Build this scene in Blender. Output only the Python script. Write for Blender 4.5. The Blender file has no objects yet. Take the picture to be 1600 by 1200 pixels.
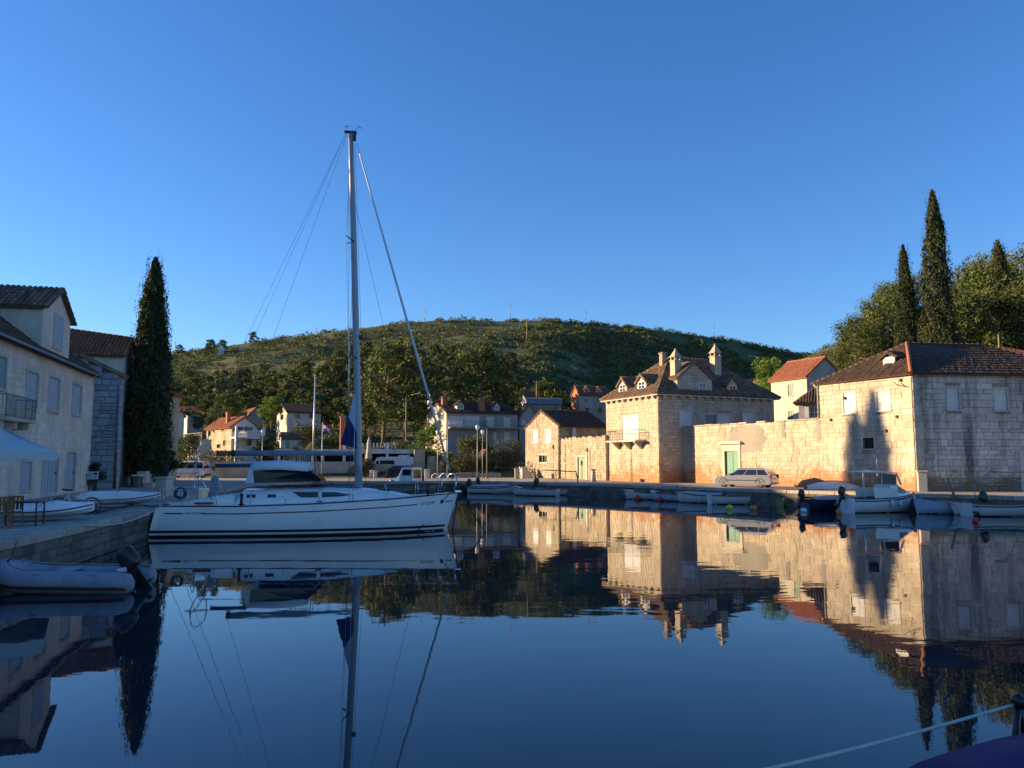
import bpy, math, random
import numpy as np
from mathutils import Vector, Matrix

# ------------------------------------------------------------------ camera, sky, sun, exposure
scene = bpy.context.scene
C = scene.collection
FPX, PITCH, CAMZ = 1240.0, math.radians(5.53), 3.0
cam_data = bpy.data.cameras.new('camera')
cam_data.sensor_width = 36.0
cam_data.lens = FPX / 1600.0 * 36.0
cam_data.clip_start = 0.1
cam_data.clip_end = 6000.0
cam = bpy.data.objects.new('camera', cam_data)
C.objects.link(cam)
cam.location = (0, 0, CAMZ)
cam.rotation_euler = (math.pi / 2 + PITCH, 0, 0)
scene.camera = cam

SUN_EL = math.radians(12.0)
SUN_TO = Vector((-0.988, 0.150, 0)).normalized()          # horizontal direction towards the sun
world = bpy.data.worlds.new('World')
scene.world = world
world.use_nodes = True
wn, wl = world.node_tree.nodes, world.node_tree.links
wn.clear()
sky_n = wn.new('ShaderNodeTexSky')
sky_n.sky_type = 'NISHITA'
sky_n.sun_disc = False
sky_n.sun_elevation = SUN_EL
sky_n.sun_rotation = math.atan2(SUN_TO.x, SUN_TO.y)
sky_n.air_density = 1.0
sky_n.dust_density = 0.2
sky_n.ozone_density = 3.2
sky_hs = wn.new('ShaderNodeHueSaturation')
sky_hs.inputs['Saturation'].default_value = 1.15
sky_bg = wn.new('ShaderNodeBackground')
sky_bg.inputs['Strength'].default_value = 0.085
sky_out = wn.new('ShaderNodeOutputWorld')
wl.new(sky_n.outputs[0], sky_hs.inputs['Color'])
sky_tint = wn.new('ShaderNodeMix')                       # the deep clean blue of a dry summer morning
sky_tint.data_type = 'RGBA'
sky_tint.blend_type = 'MULTIPLY'
sky_tint.inputs[0].default_value = 1.0
sky_tint.inputs[7].default_value = (0.74, 0.84, 1.07, 1)
wl.new(sky_hs.outputs[0], sky_tint.inputs[6])
wl.new(sky_tint.outputs[2], sky_bg.inputs['Color'])
wl.new(sky_bg.outputs[0], sky_out.inputs['Surface'])

sun_data = bpy.data.lights.new('sun', 'SUN')
sun_data.energy = 4.5
sun_data.angle = math.radians(0.55)
sun_data.color = (1.0, 0.73, 0.42)
sun = bpy.data.objects.new('sun', sun_data)
C.objects.link(sun)
to_sun = Vector((SUN_TO.x * math.cos(SUN_EL), SUN_TO.y * math.cos(SUN_EL), math.sin(SUN_EL)))
sun.rotation_euler = to_sun.to_track_quat('Z', 'Y').to_euler()
sun.location = to_sun * 200

scene.view_settings.view_transform = 'Standard'
scene.view_settings.look = 'None'
scene.view_settings.gamma = 1.0
scene.view_settings.use_curve_mapping = False
scene.view_settings.exposure = 1.45
scene.render.engine = 'CYCLES'
scene.cycles.use_denoising = True
scene.cycles.max_bounces = 7
scene.cycles.transparent_max_bounces = 6
scene.cycles.caustics_reflective = False
scene.cycles.caustics_refractive = False

# ------------------------------------------------------------------ helpers
RND = random.Random(7)
NPR = np.random.RandomState(11)
CP, SP = math.cos(PITCH), math.sin(PITCH)


def slope(px, py):
    xc, yc = px - 800.0, 600.0 - py
    fw = FPX * CP - yc * SP
    return xc / fw, (yc * CP + FPX * SP) / fw


def at(px, py, Y):
    """world point that stands at depth Y on the sight line of a photograph point"""
    a, b = slope(px, py)
    return Vector((a * Y, Y, CAMZ + b * Y))


def on(px, py, z=1.0):
    a, b = slope(px, py)
    Y = (z - CAMZ) / b
    return Vector((a * Y, Y, z))


def link(o, parent=None):
    C.objects.link(o)
    if parent is not None:
        o.parent = parent
    return o


def tag(o, label=None, cat=None, group=None, kind=None):
    if label: o['label'] = label
    if cat: o['category'] = cat
    if group: o['group'] = group
    if kind: o['kind'] = kind
    return o


def empty(name, loc=(0, 0, 0), rz=0.0, label=None, cat=None, group=None):
    o = bpy.data.objects.new(name, None)
    o.empty_display_size = 0.2
    C.objects.link(o)
    o.location = loc
    o.rotation_euler = (0, 0, rz)
    return tag(o, label, cat, group)


def copy_tree(o, parent=None):
    c = o.copy()
    C.objects.link(c)
    c.parent = parent
    for ch in list(o.children):
        copy_tree(ch, c)
    return c


class MB:
    """collects simple shapes into one mesh"""

    def __init__(self):
        self.v, self.f, self.smooth = [], [], []

    def add(self, verts, faces, smooth=False):
        n = len(self.v)
        self.v.extend([tuple(p) for p in verts])
        self.f.extend([tuple(i + n for i in f) for f in faces])
        self.smooth.extend([smooth] * len(faces))
        return self

    def box(self, x0, x1, y0, y1, z0, z1, M=None, bev=0.0):
        if bev > 0:
            return self.bbox(x0, x1, y0, y1, z0, z1, bev, M)
        p = [Vector((x, y, z)) for z in (z0, z1) for y in (y0, y1) for x in (x0, x1)]
        if M is not None: p = [M @ q for q in p]
        return self.add(p, [(0, 2, 3, 1), (4, 5, 7, 6), (0, 1, 5, 4), (2, 6, 7, 3), (0, 4, 6, 2), (1, 3, 7, 5)])

    def bbox(self, x0, x1, y0, y1, z0, z1, b, M=None):
        """box with chamfered upright and top edges"""
        b = min(b, (x1 - x0) * .45, (y1 - y0) * .45, (z1 - z0) * .45)

        def ring(ix, z, c):
            a0, a1, c0, c1 = x0 + ix, x1 - ix, y0 + ix, y1 - ix
            return [Vector(q) for q in ((a0 + c, c0, z), (a1 - c, c0, z), (a1, c0 + c, z), (a1, c1 - c, z),
                                        (a1 - c, c1, z), (a0 + c, c1, z), (a0, c1 - c, z), (a0, c0 + c, z))]
        rings = [ring(b * .6, z0, b * .7), ring(0, z0 + b, b), ring(0, z1 - b, b), ring(b * .6, z1, b * .7)]
        if M is not None: rings = [[M @ q for q in r] for r in rings]
        return self.loft(rings, closed=True, cap=True)

    def loft(self, rings, closed=True, cap=False, smooth=False):
        n = len(rings[0])
        v = [p for r in rings for p in r]
        f = []
        for i in range(len(rings) - 1):
            for j in range(n if closed else n - 1):
                k = (j + 1) % n
                f.append((i * n + j, i * n + k, (i + 1) * n + k, (i + 1) * n + j))
        base = len(self.v)
        self.add(v, f, smooth)
        if cap:
            self.f.append(tuple(base + j for j in reversed(range(n))))
            self.f.append(tuple(base + (len(rings) - 1) * n + j for j in range(n)))
            self.smooth.extend([False, False])
        return self

    def poly(self, pts):
        return self.add(pts, [tuple(range(len(pts)))])

    def prism(self, pts, z0, z1):
        """upright prism on an outline of (x, y)"""
        n = len(pts)
        v = [(x, y, z0) for x, y in pts] + [(x, y, z1) for x, y in pts]
        f = [tuple(reversed(range(n))), tuple(range(n, 2 * n))]
        f += [(i, (i + 1) % n, n + (i + 1) % n, n + i) for i in range(n)]
        return self.add(v, f)

    def slab(self, pts, d):
        """outline of 3-D points pushed along vector d"""
        n = len(pts)
        pts = [Vector(p) for p in pts]
        d = Vector(d)
        v = pts + [p + d for p in pts]
        f = [tuple(reversed(range(n))), tuple(range(n, 2 * n))]
        f += [(i, (i + 1) % n, n + (i + 1) % n, n + i) for i in range(n)]
        return self.add(v, f)

    def tube(self, pts, r, n=6, cap=True, smooth=True):
        pts = [Vector(p) for p in pts]
        rr = r if isinstance(r, (list, tuple)) else [r] * len(pts)
        rings = []
        up = None
        for i, p in enumerate(pts):
            a = pts[max(i - 1, 0)]
            b = pts[min(i + 1, len(pts) - 1)]
            d = (b - a)
            d = d.normalized() if d.length > 1e-9 else Vector((0, 0, 1))
            if up is None or abs(up.dot(d)) > .98:
                up = Vector((0, 0, 1)) if abs(d.z) < .9 else Vector((0, 1, 0))
            s = d.cross(up).normalized()
            t = s.cross(d).normalized()
            up = t
            rings.append([p + (s * math.cos(2 * math.pi * k / n) + t * math.sin(2 * math.pi * k / n)) * rr[i] for k in range(n)])
        return self.loft(rings, True, cap, smooth)

    def lathe(self, prof, n=12, c=(0, 0, 0), M=None, smooth=True, cap=True):
        rings = []
        for r, z in prof:
            rings.append([Vector((c[0] + r * math.cos(2 * math.pi * k / n), c[1] + r * math.sin(2 * math.pi * k / n), c[2] + z)) for k in range(n)])
        if M is not None: rings = [[M @ q for q in r] for r in rings]
        return self.loft(rings, True, cap, smooth)

    def ball(self, c, r, n=10, m=6, s=(1, 1, 1)):
        prof = [(max(1e-3, math.sin(math.pi * i / m)), -math.cos(math.pi * i / m)) for i in range(m + 1)]
        rings = [[Vector((c[0] + r * s[0] * q * math.cos(2 * math.pi * k / n), c[1] + r * s[1] * q * math.sin(2 * math.pi * k / n), c[2] + r * s[2] * z)) for k in range(n)] for q, z in prof]
        return self.loft(rings, True, True, True)

    def torus(self, c, R, r, axis='y', n=20, m=6):
        pts = []
        rings = []
        c = Vector(c)
        for i in range(n):
            a = 2 * math.pi * i / n
            ring = []
            for j in range(m):
                b = 2 * math.pi * j / m
                q = R + r * math.cos(b)
                w = r * math.sin(b)
                if axis == 'y': ring.append(c + Vector((q * math.cos(a), w, q * math.sin(a))))
                elif axis == 'x': ring.append(c + Vector((w, q * math.cos(a), q * math.sin(a))))
                else: ring.append(c + Vector((q * math.cos(a), q * math.sin(a), w)))
            rings.append(ring)
        rings.append(rings[0])
        return self.loft(rings, True, False, True)

    def build(self, name, m, parent=None, M=None):
        me = bpy.data.meshes.new(name)
        me.from_pydata(self.v, [], self.f)
        if any(self.smooth):
            me.polygons.foreach_set('use_smooth', self.smooth)
        me.materials.append(mat(m))
        o = bpy.data.objects.new(name, me)
        link(o, parent)
        return o


def np_mesh(name, verts, faces_per, m, parent=None, smooth=False):
    """mesh from a big vertex array whose faces are consecutive runs of faces_per vertices"""
    n = len(verts)
    me = bpy.data.meshes.new(name)
    me.vertices.add(n)
    me.vertices.foreach_set('co', np.asarray(verts, np.float32).ravel())
    nf = n // faces_per
    me.loops.add(n)
    me.loops.foreach_set('vertex_index', np.arange(n, dtype=np.int32))
    me.polygons.add(nf)
    me.polygons.foreach_set('loop_start', np.arange(nf, dtype=np.int32) * faces_per)
    me.update(calc_edges=True)
    me.materials.append(mat(m))
    return me


# ------------------------------------------------------------------ materials
MATS = {}


def mat(name):
    if not isinstance(name, str): return name
    return MATS[name]


def _new(name):
    m = bpy.data.materials.new(name)
    m.use_nodes = True
    nt = m.node_tree
    b = nt.nodes['Principled BSDF']
    MATS[name] = m
    return m, nt, b


def ramp(nt, fac, stops):
    r = nt.nodes.new('ShaderNodeValToRGB')
    e = r.color_ramp.elements
    while len(e) < len(stops): e.new(0.5)
    for i, (p, c) in enumerate(stops):
        e[i].position = p
        e[i].color = (c, c, c, 1) if not isinstance(c, (tuple, list)) else (c[0], c[1], c[2], 1)
    nt.links.new(fac, r.inputs[0])
    return r.outputs[0]


def math_n(nt, op, a, b=None, clamp=False):
    n = nt.nodes.new('ShaderNodeMath')
    n.operation = op
    n.use_clamp = clamp
    for i, q in enumerate((a, b)):
        if q is None: continue
        if isinstance(q, (int, float)): n.inputs[i].default_value = q
        else: nt.links.new(q, n.inputs[i])
    return n.outputs[0]


def mixc(nt, fac, a, b, mode='MIX'):
    n = nt.nodes.new('ShaderNodeMix')
    n.data_type = 'RGBA'
    n.blend_type = mode
    for s, q in ((0, fac), (6, a), (7, b)):
        if isinstance(q, (int, float)): n.inputs[s].default_value = q
        elif isinstance(q, (tuple, list)): n.inputs[s].default_value = (q[0], q[1], q[2], 1)
        else: nt.links.new(q, n.inputs[s])
    return n.outputs[2]


def noise(nt, scale, detail=4, rough=.6, stretch=None, space='world', dist=0.0):
    g = nt.nodes.new('ShaderNodeNewGeometry')
    tc = nt.nodes.new('ShaderNodeTexCoord')
    src = g.outputs['Position'] if space == 'world' else tc.outputs['Object']
    if stretch:
        mp = nt.nodes.new('ShaderNodeMapping')
        mp.inputs['Scale'].default_value = stretch
        nt.links.new(src, mp.inputs[0])
        src = mp.outputs[0]
    n = nt.nodes.new('ShaderNodeTexNoise')
    n.inputs['Scale'].default_value = scale
    n.inputs['Detail'].default_value = detail
    n.inputs['Roughness'].default_value = rough
    n.inputs['Distortion'].default_value = dist
    nt.links.new(src, n.inputs['Vector'])
    return n.outputs['Fac']


def bump(nt, b, h, strength=.3, dist=.02):
    n = nt.nodes.new('ShaderNodeBump')
    n.inputs['Strength'].default_value = strength
    n.inputs['Distance'].default_value = dist
    nt.links.new(h, n.inputs['Height'])
    nt.links.new(n.outputs[0], b.inputs['Normal'])


def piece_random(nt):
    """one random number for each loose piece and each object"""
    g = nt.nodes.new('ShaderNodeNewGeometry')
    oi = nt.nodes.new('ShaderNodeObjectInfo')
    s = math_n(nt, 'ADD', g.outputs['Random Per Island'], oi.outputs['Random'])
    return math_n(nt, 'FRACT', s)


def plain(name, col, rough=.5, metal=0.0, spec=.5, var=.12, scale=3.0, bmp=0.0, coat=0.0, space='object', dirt=None):
    m, nt, b = _new(name)
    nz = noise(nt, scale, 5, .65, space=space)
    lo = tuple(max(0, c * (1 - var)) for c in col)
    hi = tuple(min(1, c * (1 + var)) for c in col)
    c = ramp(nt, nz, [(.3, lo), (.7, hi)])
    if dirt:
        n2 = noise(nt, scale * .6, 6, .7, stretch=(1, 1, .35), space=space)
        c = mixc(nt, ramp(nt, n2, [(.5, 0.0), (.75, .7)]), c, dirt)
    nt.links.new(c, b.inputs['Base Color'])
    b.inputs['Roughness'].default_value = rough
    b.inputs['Metallic'].default_value = metal
    b.inputs['Specular IOR Level'].default_value = spec
    b.inputs['Coat Weight'].default_value = coat
    if bmp: bump(nt, b, nz, bmp, .02)
    return m


def stone(name, shades, mortar=False, stain=None, stain_z=(1.0, 4.2), streak=.0, grey=.0, rough=.9, bstr=.5, grain=9.0):
    """limestone: every block its own shade, mottling, weather streaks, rust stains low on the wall"""
    m, nt, b = _new(name)
    r = piece_random(nt)
    k = len(shades)
    c = ramp(nt, r, [(i / max(1, k - 1), s) for i, s in enumerate(shades)])
    n1 = noise(nt, grain, 6, .7)
    c = mixc(nt, 1.0, c, ramp(nt, n1, [(.25, .72), (.5, .96), (.75, 1.12)]), 'MULTIPLY')
    n2 = noise(nt, .55, 5, .65)
    c = mixc(nt, 1.0, c, ramp(nt, n2, [(.3, .82), (.65, 1.06)]), 'MULTIPLY')
    if grey:
        n3 = noise(nt, .33, 6, .7, dist=.6)
        c = mixc(nt, ramp(nt, n3, [(.5, 0.0), (.62, grey)]), c, (.20, .185, .165))
    if streak:
        n4 = noise(nt, 1.0, 5, .7, stretch=(.75, .75, .07))
        c = mixc(nt, ramp(nt, n4, [(.52, 0.0), (.66, streak)]), c, (.075, .068, .060))
    if stain:
        g = nt.nodes.new('ShaderNodeNewGeometry')
        sp = nt.nodes.new('ShaderNodeSeparateXYZ')
        nt.links.new(g.outputs['Position'], sp.inputs[0])
        mr = nt.nodes.new('ShaderNodeMapRange')
        mr.inputs[1].default_value = stain_z[0]
        mr.inputs[2].default_value = stain_z[1]
        mr.inputs[3].default_value = .42
        mr.inputs[4].default_value = -.16
        nt.links.new(sp.outputs['Z'], mr.inputs[0])
        n5 = noise(nt, .8, 7, .72, dist=.8)
        s = math_n(nt, 'ADD', n5, mr.outputs[0])
        c = mixc(nt, ramp(nt, s, [(.60, 0.0), (.80, .82)]), c, stain)
        n6 = noise(nt, .9, 6, .7, stretch=(1, 1, .3))
        c = mixc(nt, ramp(nt, n6, [(.58, 0.0), (.72, .4)]), c, stain)
    nt.links.new(c, b.inputs['Base Color'])
    b.inputs['Roughness'].default_value = rough
    b.inputs['Specular IOR Level'].default_value = .2
    bump(nt, b, n1, bstr, .03)
    return m


LIME = [(.44, .37, .27), (.55, .46, .34), (.50, .41, .29), (.61, .53, .41), (.47, .39, .30), (.57, .47, .33)]
RUST = (.36, .15, .055)
stone('stone_block', LIME, stain=RUST, streak=.35, grey=.25)
stone('stone_weathered', [(.58, .49, .38), (.69, .59, .47), (.63, .53, .42), (.75, .65, .53), (.54, .46, .37)], stain=(.21, .12, .06), stain_z=(1.0, 3.6), streak=.8, grey=.45)
stone('stone_rubble', [(.36, .29, .20), (.46, .38, .26), (.50, .42, .30), (.40, .30, .19), (.55, .47, .35)], streak=.25, grey=.2, bstr=.8)
stone('stone_pale', [(.70, .58, .46), (.77, .65, .52), (.73, .61, .49), (.80, .69, .57)], streak=.2, grey=.15)
stone('stone_blue', [(.30, .315, .33), (.38, .395, .41), (.34, .355, .37), (.42, .43, .44), (.27, .285, .30)], streak=.25)
stone('mortar', [(.33, .275, .20), (.37, .31, .23)], stain=RUST, streak=.4)
stone('mortar_dark', [(.13, .12, .105), (.16, .145, .12)], streak=.4)
stone('mortar_pale', [(.62, .52, .41), (.66, .56, .45)], streak=.15)
stone('trim_stone', [(.52, .46, .36), (.60, .54, .44), (.56, .50, .40)], streak=.25)
stone('cement', [(.30, .27, .22), (.33, .30, .25)], streak=.4, grey=.5)
stone('quay_stone', [(.42, .36, .29), (.50, .43, .35), (.55, .48, .40), (.38, .33, .27), (.47, .40, .32)], streak=.35, grey=.35, bstr=.6)
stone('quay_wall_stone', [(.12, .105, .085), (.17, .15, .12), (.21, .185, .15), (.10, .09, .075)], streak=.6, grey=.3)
stone('road_gravel', [(.42, .36, .29), (.43, .37, .30)], grey=.35, grain=22, bstr=.35)
stone('render_white', [(.66, .63, .58), (.69, .66, .61)], streak=.25, grain=4, bstr=.1)
stone('render_cream', [(.58, .50, .38), (.62, .54, .42)], streak=.22, grain=4, bstr=.1)
stone('render_grey', [(.36, .34, .32), (.40, .38, .35)], streak=.3, grain=4, bstr=.1)
stone('tile_old', [(.16, .105, .065), (.22, .14, .085), (.27, .19, .12), (.19, .13, .09), (.12, .085, .06), (.30, .20, .12)], rough=.9, bstr=.4)
stone('tile_dark', [(.075, .050, .036), (.10, .066, .046), (.13, .085, .060), (.085, .058, .044), (.15, .095, .065)], rough=.9, bstr=.4)
stone('tile_red', [(.30, .10, .055), (.36, .13, .07), (.25, .085, .05), (.40, .16, .085)], rough=.85, bstr=.3)
stone('tile_bright', [(.40, .15, .08), (.45, .19, .10), (.35, .13, .07)], rough=.85, bstr=.3)
stone('brick_red', [(.36, .14, .08), (.42, .18, .10)], bstr=.3)
stone('rock', [(.40, .37, .32), (.46, .43, .38), (.36, .33, .28)], grey=.3, bstr=.8)

plain('shutter_white', (.62, .60, .58), .55, var=.08, dirt=(.40, .36, .31))
plain('shutter_lilac', (.36, .40, .45), .6, var=.10, dirt=(.30, .33, .36))
plain('shutter_green', (.06, .17, .12), .5, var=.12)
plain('shutter_teal', (.22, .36, .36), .55, var=.1)
plain('door_green', (.05, .20, .13), .5, var=.16, dirt=(.04, .10, .07))
plain('door_pale_green', (.22, .27, .18), .6, var=.14, dirt=(.14, .15, .10))
plain('door_brown', (.12, .06, .03), .6, var=.2)
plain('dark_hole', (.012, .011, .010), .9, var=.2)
plain('paint_white', (.72, .71, .69), .35, var=.04, dirt=(.52, .49, .44))
plain('gelcoat', (.80, .79, .77), .22, var=.02, scale=.8, coat=.3, dirt=(.62, .62, .60))
plain('hull_old', (.62, .62, .59), .45, var=.06, dirt=(.36, .34, .29))
plain('hull_blue', (.40, .50, .62), .45, var=.06, dirt=(.30, .34, .36))
plain('hull_navy', (.015, .025, .075), .35, var=.15)
plain('hull_yellow', (.22, .215, .045), .5, var=.12, dirt=(.16, .14, .05))
plain('boat_inside', (.20, .21, .21), .7, var=.15, dirt=(.12, .11, .10))
plain('antifoul', (.010, .011, .018), .7, var=.2)
plain('stripe_navy', (.012, .012, .045), .35, var=.05)
plain('stripe_red', (.30, .02, .03), .4, var=.05)
plain('letter_maroon', (.12, .02, .045), .4, var=.03)
plain('canvas_white', (.66, .67, .68), .8, var=.05)
plain('canvas_grey', (.30, .31, .33), .85, var=.12)
plain('canvas_blue', (.035, .065, .14), .85, var=.15)
plain('canvas_purple', (.055, .022, .10), .85, var=.12, scale=9, bmp=.2)
plain('sail_navy', (.010, .018, .095), .8, var=.12)
plain('sail_pale', (.42, .50, .60), .75, var=.05)
plain('parasol_cloth', (.50, .54, .54), .85, var=.05, dirt=(.42, .45, .44))
plain('parasol_beige', (.50, .40, .28), .9, var=.10)
plain('aluminium', (.55, .56, .57), .35, metal=.75, var=.04)
plain('mast_paint', (.30, .31, .33), .38, metal=.25, var=.05)
plain('steel', (.62, .63, .65), .18, metal=1.0, var=.03)
plain('black_plastic', (.012, .012, .014), .35, var=.2)
plain('rubber', (.014, .014, .014), .8, var=.2)
plain('rubber_grey', (.25, .26, .29), .6, var=.10, scale=4, dirt=(.10, .10, .11))
plain('rubber_pale', (.30, .32, .34), .6, var=.08)
plain('rope_white', (.52, .50, .45), .9, var=.15, scale=40)
plain('rope_dark', (.035, .035, .04), .9, var=.2, scale=40)
plain('wood_brown', (.20, .085, .03), .6, var=.3, scale=6)
plain('wood_pole', (.20, .15, .10), .85, var=.2, scale=5)
plain('wood_orange', (.34, .15, .05), .6, var=.2, scale=6)
plain('iron', (.025, .025, .027), .6, var=.2)
plain('iron_green', (.11, .17, .15), .6, var=.15)
plain('tin_grey', (.28, .29, .30), .5, metal=.3, var=.1)
plain('pipe_grey', (.20, .22, .25), .5, var=.08)
plain('car_silver', (.46, .47, .49), .25, metal=.55, var=.02, coat=.6)
plain('car_white', (.70, .70, .70), .25, var=.02, coat=.6)
plain('car_black', (.010, .010, .012), .18, var=.05, coat=.8)
plain('car_trim', (.02, .02, .022), .5, var=.1)
plain('lamp_red', (.32, .01, .01), .25, var=.05)
plain('lamp_clear', (.62, .63, .65), .15, var=.05)
plain('buoy_red', (.55, .04, .02), .5, var=.1)
plain('buoy_orange', (.50, .20, .07), .5, var=.1)
plain('buoy_yellow', (.55, .60, .04), .5, var=.1)
plain('buoy_white', (.66, .67, .68), .5, var=.08)
plain('flag_red', (.55, .02, .03), .8, var=.1)
plain('flag_white', (.7, .7, .7), .8, var=.05)
plain('flag_blue', (.03, .06, .30), .8, var=.1)
plain('sign_white', (.62, .62, .64), .6, var=.05)
plain('sign_ink', (.05, .055, .09), .6, var=.05)
plain('bark', (.13, .095, .065), .95, var=.35, scale=5, bmp=.6)
plain('bark_pale', (.24, .18, .125), .95, var=.3, scale=5, bmp=.6)
plain('terracotta', (.36, .15, .08), .8, var=.15)


def glass(name, col, rough=.05):
    m, nt, b = _new(name)
    b.inputs['Base Color'].default_value = (*col, 1)
    b.inputs['Roughness'].default_value = rough
    b.inputs['Specular IOR Level'].default_value = .6
    return m


glass('pane', (.012, .014, .017))
glass('pane_boat', (.008, .009, .012), .12)
glass('pane_car', (.02, .024, .026), .04)


def leafy(name, shades, trans=.12, hue_noise=.22):
    """foliage: each leaf clump its own green"""
    m, nt, b = _new(name)
    r = piece_random(nt)
    k = len(shades)
    c = ramp(nt, r, [(i / max(1, k - 1), s) for i, s in enumerate(shades)])
    oi = nt.nodes.new('ShaderNodeObjectInfo')
    v = ramp(nt, oi.outputs['Random'], [(0, 1 - hue_noise), (1, 1 + hue_noise)])
    c = mixc(nt, 1.0, c, v, 'MULTIPLY')
    nt.links.new(c, b.inputs['Base Color'])
    b.inputs['Roughness'].default_value = .75
    b.inputs['Specular IOR Level'].default_value = .15
    t = nt.nodes.new('ShaderNodeBsdfTranslucent')
    nt.links.new(c, t.inputs['Color'])
    mx = nt.nodes.new('ShaderNodeMixShader')
    mx.inputs[0].default_value = trans
    nt.links.new(b.outputs[0], mx.inputs[1])
    nt.links.new(t.outputs[0], mx.inputs[2])
    nt.links.new(mx.outputs[0], nt.nodes['Material Output'].inputs['Surface'])
    return m


leafy('leaf_cypress', [(.024, .034, .015), (.042, .054, .022), (.066, .074, .030), (.032, .044, .019), (.09, .092, .042)], .05)
leafy('leaf_pine', [(.062, .082, .024), (.095, .118, .034), (.135, .152, .046), (.075, .098, .03), (.17, .178, .06)])
leafy('leaf_pine_near', [(.046, .064, .018), (.075, .096, .026), (.115, .134, .036), (.060, .080, .023), (.16, .17, .05)])
leafy('leaf_pine_light', [(.07, .095, .022), (.10, .125, .03), (.13, .15, .04), (.085, .11, .03)])
leafy('leaf_scrub', [(.060, .076, .026), (.095, .112, .038), (.135, .142, .055), (.07, .088, .034), (.18, .172, .085)])
leafy('leaf_bright', [(.10, .17, .03), (.14, .22, .04), (.18, .26, .05), (.09, .15, .03)], .25)
leafy('leaf_olive', [(.10, .11, .05), (.14, .145, .07), (.08, .09, .04), (.17, .165, .08)], .15)
leafy('leaf_dark', [(.018, .030, .013), (.03, .048, .018), (.042, .062, .022)], .08)
leafy('leaf_palm', [(.05, .07, .025), (.08, .10, .035), (.10, .11, .05)], .15)
leafy('grass', [(.09, .12, .03), (.13, .15, .05), (.16, .16, .07)], .2)

# water: nearly flat, a long low ripple and a little wind chop
m, nt, b = _new('water')
b.inputs['Base Color'].default_value = (.006, .020, .030, 1)
b.inputs['Roughness'].default_value = .015
b.inputs['IOR'].default_value = 1.42
w1 = noise(nt, 1.0, 2, .5, stretch=(.55, 1.0, 1))
w2 = noise(nt, 4.5, 2, .5, stretch=(.5, 1.0, 1))
n3 = noise(nt, .045, 2, .5)
h = math_n(nt, 'ADD', math_n(nt, 'MULTIPLY', w1, 1.0), math_n(nt, 'MULTIPLY', w2, .12))
h = math_n(nt, 'MULTIPLY', h, ramp(nt, n3, [(.38, .25), (.62, 1.35)]))
bump(nt, b, h, 1.0, .0048)

# hillside ground: dry grass, earth and pale rock showing between the scrub
m, nt, b = _new('hill_ground')
h1 = noise(nt, .035, 6, .7)
h2 = noise(nt, .4, 6, .75)
c = ramp(nt, h2, [(.3, (.055, .066, .026)), (.5, (.105, .112, .048)), (.62, (.17, .16, .085)), (.76, (.36, .33, .27))])
c = mixc(nt, ramp(nt, h1, [(.4, 0.0), (.6, .45)]), c, (.10, .11, .045))
nt.links.new(c, b.inputs['Base Color'])
b.inputs['Roughness'].default_value = .95
b.inputs['Specular IOR Level'].default_value = .1
bump(nt, b, h2, .8, .4)
# ------------------------------------------------------------------ the setting: water, ground, quay, hills
SHORE = [(-9.0, -80), (-10.8, 6), (-12.25, 18.5), (-12.9, 23.5), (-14.6, 33), (-18.5, 48), (-21, 62), (-19, 76), (-3, 77),
         (7.8, 67), (17.4, 54), (28, 43.5), (60, 8), (95, -80)]
b_ = MB()
b_.poly([(-2500, -900, 0), (2500, -900, 0), (2500, 95, 0), (-2500, 95, 0)])
tag(b_.build('water', 'water'), 'still dark blue harbour water mirroring the houses', 'water', kind='structure')
b_ = MB()
b_.poly([(x, y, 1.0) for x, y in SHORE] + [(3000, -80, 1.0), (3000, 4000, 1.0), (-3000, 4000, 1.0), (-3000, -80, 1.0)])
ground = tag(b_.build('ground', 'road_gravel'), 'pale gravel and asphalt ground round the harbour', 'ground', kind='structure')


def block_mesh(name, m, seed, inset=.05, jit=.035):
    r = random.Random(seed)

    def j(): return r.uniform(-jit, jit)
    back = [(-.5, 0, -.5), (.5, 0, -.5), (.5, 0, .5), (-.5, 0, .5)]
    midr = [(x * (1 + j()), -.62, z * (1 + j())) for x, _, z in back]
    frt = [(x * (1 - 2 * inset) + j() * .5, -1 + r.uniform(-.12, .12), z * (1 - 2.6 * inset) + j() * .5) for x, _, z in back]
    cc = [(r.uniform(-.15, .15), -1 + r.uniform(-.2, .12), r.uniform(-.15, .15))]
    v = back + midr + frt + cc
    f = []
    for i in range(4):
        k = (i + 1) % 4
        f.append((i, k, 4 + k, 4 + i))
        f.append((4 + i, 4 + k, 8 + k, 8 + i))
        f.append((8 + i, 8 + k, 12))
    return v, f


BLOCK_DEF = [block_mesh('b', None, 100 + i) for i in range(7)]
BLOCK_CACHE = {}


def block_data(m, i, name='stone_block'):
    key = (m, i, name)
    if key not in BLOCK_CACHE:
        v, f = BLOCK_DEF[i]
        me = bpy.data.meshes.new(name)
        me.from_pydata(v, [], f)
        me.materials.append(mat(m))
        BLOCK_CACHE[key] = me
    return BLOCK_CACHE[key]


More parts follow.
